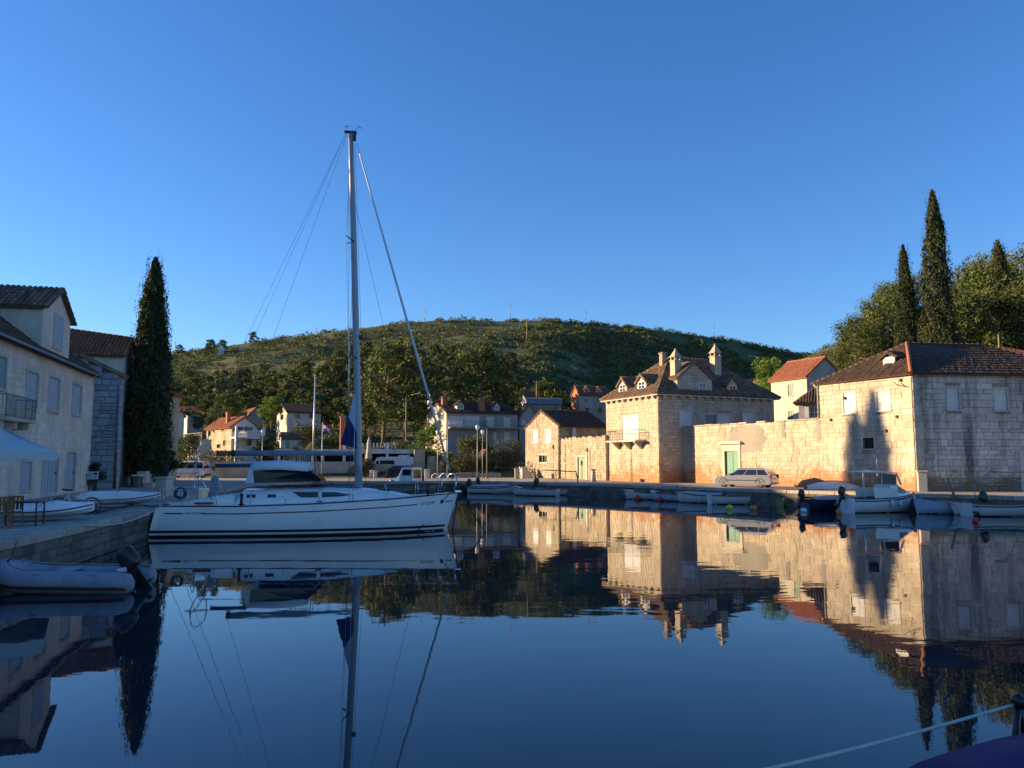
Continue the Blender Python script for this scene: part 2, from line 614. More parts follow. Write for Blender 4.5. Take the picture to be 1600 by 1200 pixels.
def put_blocks(parent, rects, O, A, rz, m, t=.05, joint=.022, limit=300, name='stone_block', rest='small_stones', jt=.4, key=None):
    """rects (a, z, w, h) on an upright face: the largest as objects, what is left as one joined part"""
    if key: rects = sorted(rects, key=key)
    else: rects = sorted(rects, key=lambda q: -q[2] * q[3])
    big, small = rects[:limit], rects[limit:]
    for a, z, w, h in big:
        o = bpy.data.objects.new(name, block_data(m, RND.randrange(7), name))
        C.objects.link(o)
        o.parent = parent
        p = O + A * (a + w / 2)
        o.location = (p.x, p.y, z + h / 2)
        o.rotation_euler = (RND.uniform(-.012, .012), RND.uniform(-.012, .012), rz + RND.uniform(-.012, .012))
        o.scale = (max(.03, w - joint), t * RND.uniform(1 - jt, 1 + jt), max(.03, h - joint))
    if small:
        mb = MB()
        R = Matrix.Rotation(rz, 4, 'Z')
        for a, z, w, h in small:
            v, f = BLOCK_DEF[RND.randrange(7)]
            p = O + A * (a + w / 2)
            M = Matrix.Translation((p.x, p.y, z + h / 2)) @ R @ Matrix.Diagonal((max(.03, w - joint), t * RND.uniform(1 - jt, 1 + jt), max(.03, h - joint), 1))
            mb.add([M @ Vector(q) for q in v], f)
        tag(mb.build(rest, m, parent), kind='stuff')


def courses(w, z0, z1, holes=(), ch=(.26, .36), bl=(.35, .75), prof=None, split=.0):
    """rows of blocks over a width, kept clear of the openings; prof(z) gives the run of a gable"""
    out = []
    z = z0
    while z < z1 - .08:
        h = min(RND.uniform(*ch), z1 - z)
        if z1 - z - h < .1: h = z1 - z
        lo, hi = (0, w) if prof is None else prof(z + h)
        runs = [(lo, hi)] if hi - lo > .15 else []
        for a0, a1, b0, b1 in holes:
            if b0 < z + h * .75 and b1 > z + h * .25:
                nr = []
                for r0, r1 in runs:
                    if a1 <= r0 or a0 >= r1: nr.append((r0, r1)); continue
                    if a0 - r0 > .06: nr.append((r0, a0))
                    if r1 - a1 > .06: nr.append((a1, r1))
                runs = nr
        for r0, r1 in runs:
            a = r0
            while a < r1 - 1e-3:
                L = RND.uniform(*bl)
                if r1 - a - L < bl[0] * .6: L = r1 - a
                if RND.random() < split and h > .25:
                    k = RND.uniform(.4, .6)
                    out.append((a, z, L, h * k)); out.append((a, z + h * k, L, h * (1 - k)))
                else:
                    out.append((a, z, L, h))
                a += L
        z += h
    return out


quay = MB()
for i in range(len(SHORE) - 1):
    (x0, y0), (x1, y1) = SHORE[i], SHORE[i + 1]
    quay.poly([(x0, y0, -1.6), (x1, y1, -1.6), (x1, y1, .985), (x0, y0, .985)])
quay = tag(quay.build('quay', 'quay_wall_stone'), 'stone quay edging the harbour', 'quay', kind='structure')


def shore_run(i, a_from=None, slabs=2, slab_l=(.9, 1.6), face=True, limit=300, name='coping_stone'):
    p0, p1 = Vector((*SHORE[i], 0)), Vector((*SHORE[i + 1], 0))
    d = (p1 - p0)
    L = d.length
    A = d.normalized()
    inn = Vector((-A.y, A.x, 0))                       # towards the land on the left-hand side of the run
    rz = math.atan2(A.y, A.x)
    a = 0.0 if a_from is None else a_from
    start = a
    while a < L - .05:
        l = min(RND.uniform(*slab_l), L - a)
        if L - a - l < .4: l = L - a
        for k in range(slabs):
            dep = .55 if k == 0 else RND.uniform(.8, 1.0)
            off = -.07 if k == 0 else .49 + .95 * (k - 1)
            sh = 0 if k == 0 else RND.uniform(-.2, .2)
            mb = MB()
            top = .075 + RND.uniform(-.012, .012) - .03 * k
            mb.bbox(.008, l - .008, 0, dep - .012, -.16 if k == 0 else -.04, top, .025)
            o = mb.build(name if k == 0 else 'paving_slab', 'quay_stone', quay)
            q = p0 + A * (a + sh) + inn * off
            o.location = (q.x, q.y, 1.0)
            o.rotation_euler = (RND.uniform(-.008, .008), RND.uniform(-.008, .008), rz)
        a += l
    if face:
        rects = courses(L - start, -.45, .83, ch=(.24, .36), bl=(.45, 1.0))
        O = p0 + A * start
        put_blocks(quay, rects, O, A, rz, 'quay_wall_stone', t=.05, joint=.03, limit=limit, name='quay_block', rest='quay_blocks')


# the shore runs round the harbour clockwise as listed: land lies on the left-hand side of each run
shore_run(2, slabs=3, limit=60)
shore_run(1, a_from=2.0, slabs=2, limit=25)
shore_run(3, slabs=3, limit=80)
shore_run(4, slabs=2, limit=40)
shore_run(5, slabs=1, slab_l=(1.2, 2.0), limit=0)
shore_run(6, slabs=1, slab_l=(1.2, 2.0), limit=0)
shore_run(7, slabs=1, slab_l=(1.2, 2.0), limit=0)
shore_run(8, slabs=1, slab_l=(1.2, 2.0), limit=0)
shore_run(9, slabs=1, slab_l=(1.2, 2.0), limit=0)
shore_run(10, slabs=1, slab_l=(1.2, 2.0), limit=0)
shore_run(11, slabs=1, slab_l=(1.4, 2.2), limit=0)

# ---- terrain
SKYLINE = [(-900, 600), (-200, 575), (100, 558), (190, 549), (270, 550), (330, 540), (380, 533), (440, 524), (500, 516), (600, 504), (680, 497), (760, 494),
           (850, 495), (900, 498), (1000, 507), (1100, 521), (1180, 534), (1260, 549), (1400, 560), (1700, 590), (2400, 620)]


def vnoise(x, y, s, seed=0):
    """smooth value noise on arrays"""
    x = np.asarray(x) / s; y = np.asarray(y) / s
    xi = np.floor(x).astype(int); yi = np.floor(y).astype(int)
    fx = x - xi; fy = y - yi
    fx = fx * fx * (3 - 2 * fx); fy = fy * fy * (3 - 2 * fy)

    def h(i, j):
        n = (i * 374761393 + j * 668265263 + seed * 1442695) & 0x7fffffff
        n = ((n ^ (n >> 13)) * 1274126177) & 0x7fffffff
        return ((n ^ (n >> 16)) & 0xffff) / 65535.0
    a = h(xi, yi); b2 = h(xi + 1, yi); c2 = h(xi, yi + 1); d2 = h(xi + 1, yi + 1)
    return (a * (1 - fx) + b2 * fx) * (1 - fy) + (c2 * (1 - fx) + d2 * fx) * fy


SK_T = np.array([slope(p, q)[0] for p, q in SKYLINE])
SK_E = np.array([slope(p, q)[1] for p, q in SKYLINE])
Y0, YR = 98.0, 520.0


def hill_z(X, Y):
    X = np.asarray(X, float); Y = np.asarray(Y, float)
    t = X / Y
    e = np.interp(t, SK_T, SK_E)
    s = np.clip((Y - Y0) / (YR - Y0), 0, 1)
    p = np.interp(t, [-.6, -.05, .04, .11, .18, .5], [.70, .70, .82, 1.45, 1.7, 1.8])
    z = 1.0 + Y * e * s ** p
    z = np.where(Y > YR, z - (Y - YR) * .22 - ((Y - YR) * .02) ** 2, z)
    und = (vnoise(X, Y, 60, 1) - .5) * 9 + (vnoise(X, Y, 22, 2) - .5) * 3.2 + (vnoise(X, Y, 8, 3) - .5) * 1.0
    fade = np.clip((Y - 130) / 120, 0, 1) * np.clip((YR + 30 - Y) / 80, .25, 1)
    return z + und * fade + 2.0 * s * 0 


def grid_mesh(name, m, xs_t, ys, zf, label, cat):
    T, YY = np.meshgrid(xs_t, ys)
    XX = T * YY
    ZZ = zf(XX, YY)
    v = np.stack([XX, YY, ZZ], -1).reshape(-1, 3)
    nx, ny = len(xs_t), len(ys)
    idx = np.arange(nx * ny).reshape(ny, nx)
    f = np.stack([idx[:-1, :-1], idx[:-1, 1:], idx[1:, 1:], idx[1:, :-1]], -1).reshape(-1, 4)
    me = bpy.data.meshes.new(name)
    me.from_pydata(v.tolist(), [], f.tolist())
    me.polygons.foreach_set('use_smooth', [True] * len(f))
    me.materials.append(mat(m))
    return tag(link(bpy.data.objects.new(name, me)), label, cat, kind='structure')


def hill_depth(px, py):
    """depth at which a sight line meets the hill"""
    a, b2 = slope(px, py)
    for Yq in np.arange(110, 525, 1.0):
        if float(hill_z(a * Yq, Yq)) >= CAMZ + b2 * Yq: return float(Yq)
    return 520.0


grid_mesh('hill', 'hill_ground', np.linspace(-1.1, 1.1, 230), np.concatenate([np.linspace(Y0, 300, 70), np.linspace(305, 700, 90)]), hill_z,
          'long scrub covered hill closing the harbour behind the houses', 'hill')


def side_z(X, Y):
    """the nearer slope that rises to the right behind the garden wall"""
    X = np.asarray(X, float); Y = np.asarray(Y, float)
    t = X / Y
    e = np.interp(t, [.12, .24, .30, .345, .40, .47, .55, .7, 1.2], [-.02, .0, .105, .128, .150, .165, .18, .20, .22])
    s = np.clip((Y - 80) / 62.0, 0, 1)
    z = 1.0 + (2.0 + Y * e) * s ** .8 - .3
    z = np.where(Y > 142, z - (Y - 142) * .10, z)
    return z + ((vnoise(X, Y, 14, 5) - .5) * 2.0 + (vnoise(X, Y, 5, 6) - .5) * .7) * np.clip((Y - 92) / 20, 0, 1) * np.clip((t - .2) * 12, 0, 1) - np.clip((.24 - t) * 30, 0, 8)


grid_mesh('hillside', 'hill_ground', np.linspace(.17, 1.5, 120), np.linspace(80, 230, 60), side_z,
          'near slope rising to the right behind the stone houses', 'hill')


def left_z(X, Y):
    X = np.asarray(X, float); Y = np.asarray(Y, float)
    a = np.clip((-X - 40) / 45, 0, 1) ** .8
    sun_block = np.interp(Y, [40, 57, 61], [17.5, 17.5, 13.0]) * np.clip((-X - 41) / 5, 0, 1) * np.clip((Y - 42) / 4, 0, 1) * np.clip((85.5 - Y) / 3.5, 0, 1)  # added out-of-view ridge, shaped to shade the boats from the low sun
    return .6 + sun_block + a * (25.0 * np.clip((53 - Y) / 16, 0, 1) + 3.0) + (vnoise(X, Y, 9, 8) - .5) * 1.6 * a


xs = np.linspace(-150, -38, 46); ys = np.linspace(-60, 96, 60)
XX, YY = np.meshgrid(xs, ys)
ZZ = left_z(XX, YY)
idx = np.arange(XX.size).reshape(XX.shape)
me = bpy.data.meshes.new('slope')
me.from_pydata(np.stack([XX, YY, ZZ], -1).reshape(-1, 3).tolist(), [], np.stack([idx[:-1, :-1], idx[:-1, 1:], idx[1:, 1:], idx[1:, :-1]], -1).reshape(-1, 4).tolist())
me.materials.append(mat('hill_ground'))
tag(link(bpy.data.objects.new('slope', me)), 'unseen slope added behind the left houses to block the low sun', 'hill', kind='structure')
# ------------------------------------------------------------------ house kit
class House:
    """a building in its own frame: x along the front, y into the depth, root at ground level z = 0"""

    def __init__(self, name, label, O, rz, W, D, cat='house', group=None):
        self.root = empty(name, (O[0], O[1], 0), rz, label, cat, group)
        self.O, self.rz, self.W, self.D = Vector((O[0], O[1], 0)), rz, W, D
        self.M = Matrix.Translation(self.O) @ Matrix.Rotation(rz, 4, 'Z')
        self.R = Matrix.Rotation(rz, 3, 'Z')

    @classmethod
    def px(cls, name, label, xc, Y, deg, xl, xr, ybase=720, cat='house', group=None):
        """front corner on sight line xc at depth Y, turned by deg; side end on xl, front end on xr"""
        s = slope(xc, ybase)[0]
        O = Vector((s * Y, Y, 0))
        rz = math.radians(deg)
        u = Vector((math.cos(rz), math.sin(rz), 0))
        v = Vector((-math.sin(rz), math.cos(rz), 0))
        sr = slope(xr, ybase)[0]
        W = (sr * O.y - O.x) / (u.x - sr * u.y)
        sl = slope(xl, ybase)[0]
        D = (sl * O.y - O.x) / (v.x - sl * v.y)
        return cls(name, label, O, rz, W, D, cat, group)

    def face(self, f):
        W, D = self.W, self.D
        return {'front': (Vector((0, 0, 0)), Vector((1, 0, 0)), Vector((0, -1, 0)), W, 0.0),
                'left': (Vector((0, D, 0)), Vector((0, -1, 0)), Vector((-1, 0, 0)), D, -math.pi / 2),
                'right': (Vector((W, 0, 0)), Vector((0, 1, 0)), Vector((1, 0, 0)), D, math.pi / 2),
                'back': (Vector((W, D, 0)), Vector((-1, 0, 0)), Vector((0, 1, 0)), W, math.pi)}[f]

    def FM(self, f):
        O, A, Nn, w, rz = self.face(f)
        return Matrix(((A.x, -Nn.x, 0, O.x), (A.y, -Nn.y, 0, O.y), (0, 0, 1, 0), (0, 0, 0, 1)))

    def hit(self, f, px, py):
        """face coordinates (a, z) of a photograph point"""
        O, A, Nn, w, rz = self.face(f)
        Ow = self.M @ O
        Aw = self.R @ A
        s, b = slope(px, py)
        a = (s * Ow.y - Ow.x) / (Aw.x - s * Aw.y)
        Y = Ow.y + a * Aw.y
        return a, CAMZ + b * Y

    def rect(self, f, x0, y0, x1, y1):
        a0, z1 = self.hit(f, x0, y0)
        a1, z0 = self.hit(f, x1, y1)
        zz0 = self.hit(f, (x0 + x1) / 2, y1)[1]
        zz1 = self.hit(f, (x0 + x1) / 2, y0)[1]
        return a0, a1, zz0, zz1

    def wall(self, f, z0, z1, holes=(), m='mortar', gable=None, depth=.2, parent=None, name='wall'):
        """sheet with real openings and reveals; gable = (run position of the peak, its height)"""
        O, A, Nn, w, rz = self.face(f)
        M = self.FM(f)
        xs = sorted({0.0, w, *[max(0, min(w, h[0])) for h in holes], *[max(0, min(w, h[1])) for h in holes]})
        zs = sorted({z0, z1, *[max(z0, min(z1, h[2])) for h in holes], *[max(z0, min(z1, h[3])) for h in holes]})
        mb = MB()
        for i in range(len(xs) - 1):
            for j in range(len(zs) - 1):
                cx, cz = (xs[i] + xs[i + 1]) / 2, (zs[j] + zs[j + 1]) / 2
                if any(h[0] < cx < h[1] and h[2] < cz < h[3] for h in holes): continue
                mb.poly([M @ Vector(q) for q in ((xs[i], 0, zs[j]), (xs[i + 1], 0, zs[j]), (xs[i + 1], 0, zs[j + 1]), (xs[i], 0, zs[j + 1]))])
        for a0, a1, b0, b1 in [h[:4] for h in holes]:
            c = [(a0, b0), (a1, b0), (a1, b1), (a0, b1)]
            for k in range(4):
                p, q = c[k], c[(k + 1) % 4]
                mb.poly([M @ Vector(v) for v in ((p[0], 0, p[1]), (p[0], depth, p[1]), (q[0], depth, q[1]), (q[0], 0, q[1]))])
            mb.poly([M @ Vector(v) for v in ((a0, depth, b0), (a1, depth, b0), (a1, depth, b1), (a0, depth, b1))])
        if gable:
            mb.poly([M @ Vector(v) for v in ((0, 0, z1), (w, 0, z1), (gable[0], 0, gable[1]))])
        return mb.build(name, m, parent or self.root)

    def stones(self, f, wall, z0, z1, holes=(), m='stone_block', gable=None, limit=300, key=None, **kw):
        O, A, Nn, w, rz = self.face(f)
        pk = {k: kw.pop(k) for k in ('t', 'joint', 'jt') if k in kw}
        rects = courses(w, z0, z1, holes, **kw)
        if gable:
            g, top = gable
            pr = lambda z: (g * max(0, (z - z1)) / (top - z1), w - (w - g) * max(0, (z - z1)) / (top - z1))
            rects += courses(w, z1, top - .1, holes, prof=pr, **kw)
        put_blocks(wall, rects, O, A, rz, m, limit=limit, key=key, **pk)

    def window(self, f, r, kind='shutter', m='shutter_white', trim='trim_stone', fw=.13, sill=True, slats=0, bars=(1, 2), proud=.05, name='window'):
        """stone surround with closed shutter leaves, glazed sashes, a grille or a plank door inside it"""
        M = self.FM(f)
        a0, a1, z0, z1 = r
        mb = MB()
        pr = -proud
        mb.box(a0 - fw, a0, pr, .03, z0, z1, M)
        mb.box(a1, a1 + fw, pr, .03, z0, z1, M)
        mb.box(a0 - fw, a1 + fw, pr - .012, .03, z1, z1 + fw, M)
        if sill: mb.box(a0 - fw * 1.3, a1 + fw * 1.3, pr - .05, .03, z0 - fw * .8, z0, M)
        w = mb.build(name, trim, self.root)
        W = a1 - a0
        if kind in ('shutter', 'single'):
            n = 2 if kind == 'shutter' else 1
            for i in range(n):
                b0, b1 = a0 + W * i / n + .008, a0 + W * (i + 1) / n - .008
                s = MB()
                s.box(b0, b1, .035, .07, z0 + .01, z1 - .01, M)
                fr = min(.07, (b1 - b0) * .2)
                s.box(b0, b0 + fr, .012, .036, z0 + .01, z1 - .01, M)
                s.box(b1 - fr, b1, .012, .036, z0 + .01, z1 - .01, M)
                for q in (0, .5, 1):
                    zz = z0 + .01 + (z1 - z0 - .02 - fr) * q
                    s.box(b0 + fr, b1 - fr, .012, .036, zz, zz + fr, M)
                o = s.build('shutter', m, w)
                if slats:
                    sl = MB()
                    for k in range(slats):
                        zz = z0 + fr + .03 + (z1 - z0 - 2 * fr - .06) * k / slats
                        hh = (z1 - z0) / slats * .8
                        sl.add([M @ Vector(q) for q in ((b0 + fr, .034, zz), (b1 - fr, .034, zz), (b1 - fr, .012, zz + hh), (b0 + fr, .012, zz + hh),
                                                        (b0 + fr, .034, zz + hh), (b1 - fr, .034, zz + hh))], [(0, 1, 2, 3), (3, 2, 5, 4)])
                    tag(sl.build('louvres', m, w), kind='stuff')
        elif kind == 'pane':
            p = MB(); p.box(a0, a1, .13, .15, z0, z1, M); p.build('pane', 'pane', w)
            g = MB()
            e = min(.06, W * .1)
            g.box(a0, a0 + e, .08, .129, z0, z1, M); g.box(a1 - e, a1, .08, .129, z0, z1, M)
            g.box(a0 + e, a1 - e, .08, .129, z0, z0 + e, M); g.box(a0 + e, a1 - e, .08, .129, z1 - e, z1, M)
            for i in range(bars[0]):
                c = a0 + W * (i + 1) / (bars[0] + 1)
                g.box(c - e * .5, c + e * .5, .085, .128, z0 + e, z1 - e, M)
            for i in range(bars[1]):
                c = z0 + (z1 - z0) * (i + 1) / (bars[1] + 1)
                g.box(a0 + e, a1 - e, .09, .127, c - e * .35, c + e * .35, M)
            g.build('window_frame', m, w)
        elif kind == 'dark':
            p = MB(); p.box(a0, a1, .15, .18, z0, z1, M); p.build('pane', 'pane', w)
        elif kind == 'grille':
            p = MB(); p.box(a0, a1, .17, .19, z0, z1, M); p.build('pane', 'dark_hole', w)
            n = max(3, int(W / .14))
            for i in range(1, n):
                g = MB(); c = a0 + W * i / n
                g.box(c - .012, c + .012, .07, .094, z0, z1, M); g.build('grille_bar', 'iron', w)
        elif kind == 'door':
            n = max(2, int(round(W / .22)))
            for i in range(n):
                b0, b1 = a0 + W * i / n, a0 + W * (i + 1) / n
                s = MB(); s.box(b0 + .006, b1 - .006, .08 + RND.uniform(0, .012), .13, z0, z1, M)
                s.build('plank', m, w)
            hd = MB(); hd.box(a1 - .16, a1 - .12, .03, .08, z0 + 1.0, z0 + 1.14, M); hd.build('handle', 'iron', w)
            if W > 1.2:
                g = MB(); c = (a0 + a1) / 2
                g.box(c - .035, c + .035, .06, .085, z0, z1, M); g.build('door_stile', m, w)
        return w

    def quoins(self, z0, z1, m='trim_stone', t=.062):
        """long and short corner stones where front and left face meet"""
        z, k = z0, 0
        while z < z1 - .2:
            hh = min(RND.uniform(.34, .46), z1 - z)
            for f in ('front', 'left'):
                O, A, Nn, w, rz = self.face(f)
                L = (RND.uniform(.75, .95) if (k + (f == 'left')) % 2 else RND.uniform(.42, .55))
                a = 0.0 if f == 'front' else w - L
                put_blocks(self.root, [(a, z, L, hh)], O, A, rz, m, t=t, joint=.02, name='quoin', jt=.08)
            z += hh; k += 1

    def box_part(self, name, m, *boxes, parent=None):
        mb = MB()
        for q in boxes: mb.box(*q)
        return mb.build(name, m, parent or self.root)


def tile_fill(mb, pts, col=.23, row=.36, lift=.02):
    """barrel tiles laid up a roof slope; pts[0] to pts[1] is the eave"""
    p = [Vector(q) for q in pts]
    E = (p[1] - p[0])
    e = E.normalized()
    nrm = e.cross(p[2] - p[0]).normalized()
    if nrm.z < 0: nrm = -nrm
    s = nrm.cross(e).normalized()
    if s.dot(p[2] - p[0]) < 0: s = -s
    P2 = [((q - p[0]).dot(e), (q - p[0]).dot(s)) for q in p]

    def inside(x, y):
        r = False
        n = len(P2)
        for i in range(n):
            x0, y0 = P2[i]; x1, y1 = P2[(i + 1) % n]
            if (y0 > y) != (y1 > y) and x < (x1 - x0) * (y - y0) / (y1 - y0) + x0: r = not r
        return r
    xmin, xmax = min(q[0] for q in P2), max(q[0] for q in P2)
    ymax = max(q[1] for q in P2)
    nc = max(1, int((xmax - xmin) / col))
    cw = (xmax - xmin) / nc
    nr = max(1, int(ymax / row))
    rw = ymax / nr
    R = cw * .44
    for i in range(nc):
        x = xmin + cw * (i + .5) + RND.uniform(-.1, .1) * cw
        for j in range(nr):
            y = rw * j - .03
            if not inside(x, rw * (j + .5)): continue
            ye = next((q for q in (1.12, .85, .6, .35) if inside(x, min(y + rw * q, ymax - 1e-3))), .3)
            sag = RND.uniform(-.008, .012) + lift
            jx = RND.uniform(-.06, .06) * cw
            vs = []
            for (yy, rr, up) in ((y, R * 1.08, sag + .022), (min(y + rw * ye, ymax + .02), R * .86, sag)):
                for k in range(5):
                    a = math.pi * k / 4
                    vs.append(p[0] + e * (x + jx - math.cos(a) * rr) + s * yy + nrm * (math.sin(a) * rr * .8 + up))
            mb.add(vs, [(k, k + 1, 6 + k, 5 + k) for k in range(4)] + [(0, 4, 3, 2, 1)], False)


def roof(house, planes, m, tiles=True, col=.23, row=.36, ridges=(), th=.12, name='roof', single=False, under='mortar_dark'):
    """roof slabs with barrel tiles over them; planes start with their eave"""
    mb = MB()
    for pl in planes:
        p = [Vector(q) for q in pl]
        nrm = (p[1] - p[0]).cross(p[2] - p[0]).normalized()
        if nrm.z < 0: nrm = -nrm
        mb.slab(p, -nrm * th)
    par = house.root if isinstance(house, House) else house
    o = mb.build(name, m, par)
    if tiles:
        if single:
            for pl in planes: tiles_single(o, pl, m, col, row)
        else:
            t = MB()
            for pl in planes: tile_fill(t, pl, col, row)
            tag(t.build('roof_tiles', m, o), kind='stuff')
    for a, b in ridges:
        a, b = Vector(a), Vector(b)
        L = (b - a).length
        n = max(1, int(L / .42))
        t = MB()
        for i in range(n):
            q0, q1 = a.lerp(b, i / n), a.lerp(b, min(1, (i + 1.12) / n))
            t.tube([q0 + Vector((0, 0, .045)), q1 + Vector((0, 0, .03))], [.115, .10], 7)
        tag(t.build('ridge_tiles', m, o), kind='stuff')
    return o


def tiles_single(parent, pts, m, col, row):
    """the same tiles as objects of their own (near roofs)"""
    p = [Vector(q) for q in pts]
    t = MB()
    tile_fill(t, pts, col, row)
    nv, nf = 10, 5
    k = len(t.v) // nv
    for i in range(k):
        vs = [Vector(q) for q in t.v[i * nv:(i + 1) * nv]]
        c = sum(vs, Vector()) / nv
        mb = MB()
        mb.add([q - c for q in vs], [tuple(j - i * nv for j in f) for f in t.f[i * nf:(i + 1) * nf]])
        o = mb.build('roof_tile', m, parent)
        o.location = c


def hip_planes(x0, x1, y0, y1, z, h, over=.35, ridge='x', lift=0):
    """four slopes of a hipped roof over a rectangle"""
    x0 -= over; x1 += over; y0 -= over; y1 += over
    if ridge == 'x':
        k = (y1 - y0) / 2
        a, b = Vector((x0 + k, (y0 + y1) / 2, z + h)), Vector((x1 - k, (y0 + y1) / 2, z + h))
    else:
        k = (x1 - x0) / 2
        a, b = Vector(((x0 + x1) / 2, y0 + k, z + h)), Vector(((x0 + x1) / 2, y1 - k, z + h))
    A, B, Cc, Dd = Vector((x0, y0, z)), Vector((x1, y0, z)), Vector((x1, y1, z)), Vector((x0, y1, z))
    if ridge == 'x':
        pl = [[A, B, b, a], [B, Cc, b], [Cc, Dd, a, b], [Dd, A, a]]
    else:
        pl = [[A, B, a], [B, Cc, b, a], [Cc, Dd, b], [Dd, A, a, b]]
    rg = [(a, b), (A, a), (B, b if ridge == 'x' else a), (Cc, b), (Dd, a if ridge == 'x' else b)]
    return pl, rg


def gable_planes(x0, x1, y0, y1, z, h, over=.3, ridge='x', side=.2):
    """two slopes; ridge runs along x or y"""
    if ridge == 'x':
        ym = (y0 + y1) / 2
        d = h / ((y1 - y0) / 2) * over
        a, b = Vector((x0 - side, ym, z + h)), Vector((x1 + side, ym, z + h))
        return [[Vector((x0 - side, y0 - over, z - d)), Vector((x1 + side, y0 - over, z - d)), b, a],
                [Vector((x1 + side, y1 + over, z - d)), Vector((x0 - side, y1 + over, z - d)), a, b]], [(a, b)]
    xm = (x0 + x1) / 2
    d = h / ((x1 - x0) / 2) * over
    a, b = Vector((xm, y0 - side, z + h)), Vector((xm, y1 + side, z + h))
    return [[Vector((x0 - over, y1 + side, z - d)), Vector((x0 - over, y0 - side, z - d)), a, b],
            [Vector((x1 + over, y0 - side, z - d)), Vector((x1 + over, y1 + side, z - d)), b, a]], [(a, b)]


def chimney(house, x, y, z0, z1, w=.6, m='brick_red', cap='tile_old', spire=0, parent=None):
    mb = MB()
    mb.box(x - w / 2, x + w / 2, y - w / 2, y + w / 2, z0, z1)
    mb.box(x - w / 2 - .07, x + w / 2 + .07, y - w / 2 - .07, y + w / 2 + .07, z1, z1 + .1)
    o = mb.build('chimney', m, parent or house.root)
    c = MB()
    if spire:
        for sx in (-1, 1):
            for sy in (-1, 1):
                c.box(x + sx * w * .38 - .06, x + sx * w * .38 + .06, y + sy * w * .38 - .06, y + sy * w * .38 + .06, z1 + .1, z1 + .4)
        q = w / 2 + .09
        c.loft([[Vector((x - q, y - q, z1 + .4)), Vector((x + q, y - q, z1 + .4)), Vector((x + q, y + q, z1 + .4)), Vector((x - q, y + q, z1 + .4))],
                [Vector((x - q * .62, y - q * .62, z1 + .4 + spire * .35)), Vector((x + q * .62, y - q * .62, z1 + .4 + spire * .35)), Vector((x + q * .62, y + q * .62, z1 + .4 + spire * .35)), Vector((x - q * .62, y + q * .62, z1 + .4 + spire * .35))],
                [Vector((x - .03, y - .03, z1 + .4 + spire)), Vector((x + .03, y - .03, z1 + .4 + spire)), Vector((x + .03, y + .03, z1 + .4 + spire)), Vector((x - .03, y + .03, z1 + .4 + spire))]], True, True)
        c.ball((x, y, z1 + .4 + spire), .09)
    else:
        c.box(x - w / 2 + .08, x + w / 2 - .08, y - w / 2 + .08, y + w / 2 - .08, z1 + .1, z1 + .2)
    c.build('chimney_cap', m if spire else cap, o)
    return o


def dormer(house, f, a0, a1, z0, ze, zp, depth, wall_m, tile_m, win=None, wm='paint_white', bars=(1, 2), setback=0.3, over=.22, col=.2, stones_m=None):
    """gabled dormer standing setback behind a face, running depth into the roof"""
    M = house.FM(f)
    c = (a0 + a1) / 2
    s0, s1 = setback, setback + depth
    mb = MB()
    mb.add([M @ Vector(q) for q in ((a0, s0, z0), (a1, s0, z0), (a1, s0, ze), (c, s0, zp), (a0, s0, ze),
                                    (a0, s1, z0), (a1, s1, z0), (a1, s1, ze), (c, s1, zp), (a0, s1, ze))],
           [(0, 1, 2, 3, 4), (0, 4, 9, 5), (1, 6, 7, 2), (5, 9, 8, 7, 6)])
    o = mb.build('dormer', wall_m, house.root)
    sl = (zp - ze) / (c - a0)
    d = over * sl
    L = [(a0 - over, s1, ze - d), (a0 - over, s0 - over, ze - d), (c, s0 - over, zp), (c, s1, zp)]
    R = [(a1 + over, s0 - over, ze - d), (a1 + over, s1, ze - d), (c, s1, zp), (c, s0 - over, zp)]
    up = Vector((0, 0, .06))
    r = MB(); t = MB()
    for pl in (L, R):
        p = [M @ Vector(q) + up for q in pl]
        nrm = (p[1] - p[0]).cross(p[2] - p[0]).normalized()
        if nrm.z < 0: nrm = -nrm
        r.slab(p, -nrm * .09)
        tile_fill(t, p, col, .33)
    rr = r.build('dormer_roof', tile_m, o)
    t.tube([M @ Vector((c, s0 - over, zp)) + up * 1.6, M @ Vector((c, s1, zp)) + up * 1.6], .1, 7)
    n = len(rr.data.vertices)
    t2 = t.build('dormer_tiles', tile_m, o)
    tag(t2, kind='stuff')
    if win:
        b0, b1, y0, y1 = win
        g = MB()
        e = .07
        g.box(b0 - e, b0, s0 - .05, s0 + .02, y0 - e, y1 + e, M); g.box(b1, b1 + e, s0 - .05, s0 + .02, y0 - e, y1 + e, M)
        g.box(b0, b1, s0 - .05, s0 + .02, y1, y1 + e, M); g.box(b0, b1, s0 - .06, s0 + .02, y0 - e, y0, M)
        for i in range(bars[0]):
            q = b0 + (b1 - b0) * (i + 1) / (bars[0] + 1)
            g.box(q - .03, q + .03, s0 - .04, s0 + .01, y0, y1, M)
        for i in range(bars[1]):
            q = y0 + (y1 - y0) * (i + 1) / (bars[1] + 1)
            g.box(b0, b1, s0 - .032, s0 + .01, q - .02, q + .02, M)
        g.build('window_frame', wm, o)
        p = MB(); p.box(b0, b1, s0 - .02, s0 + .005, y0, y1, M); p.build('pane', 'pane' if bars[0] + bars[1] else wm, o)
    return o


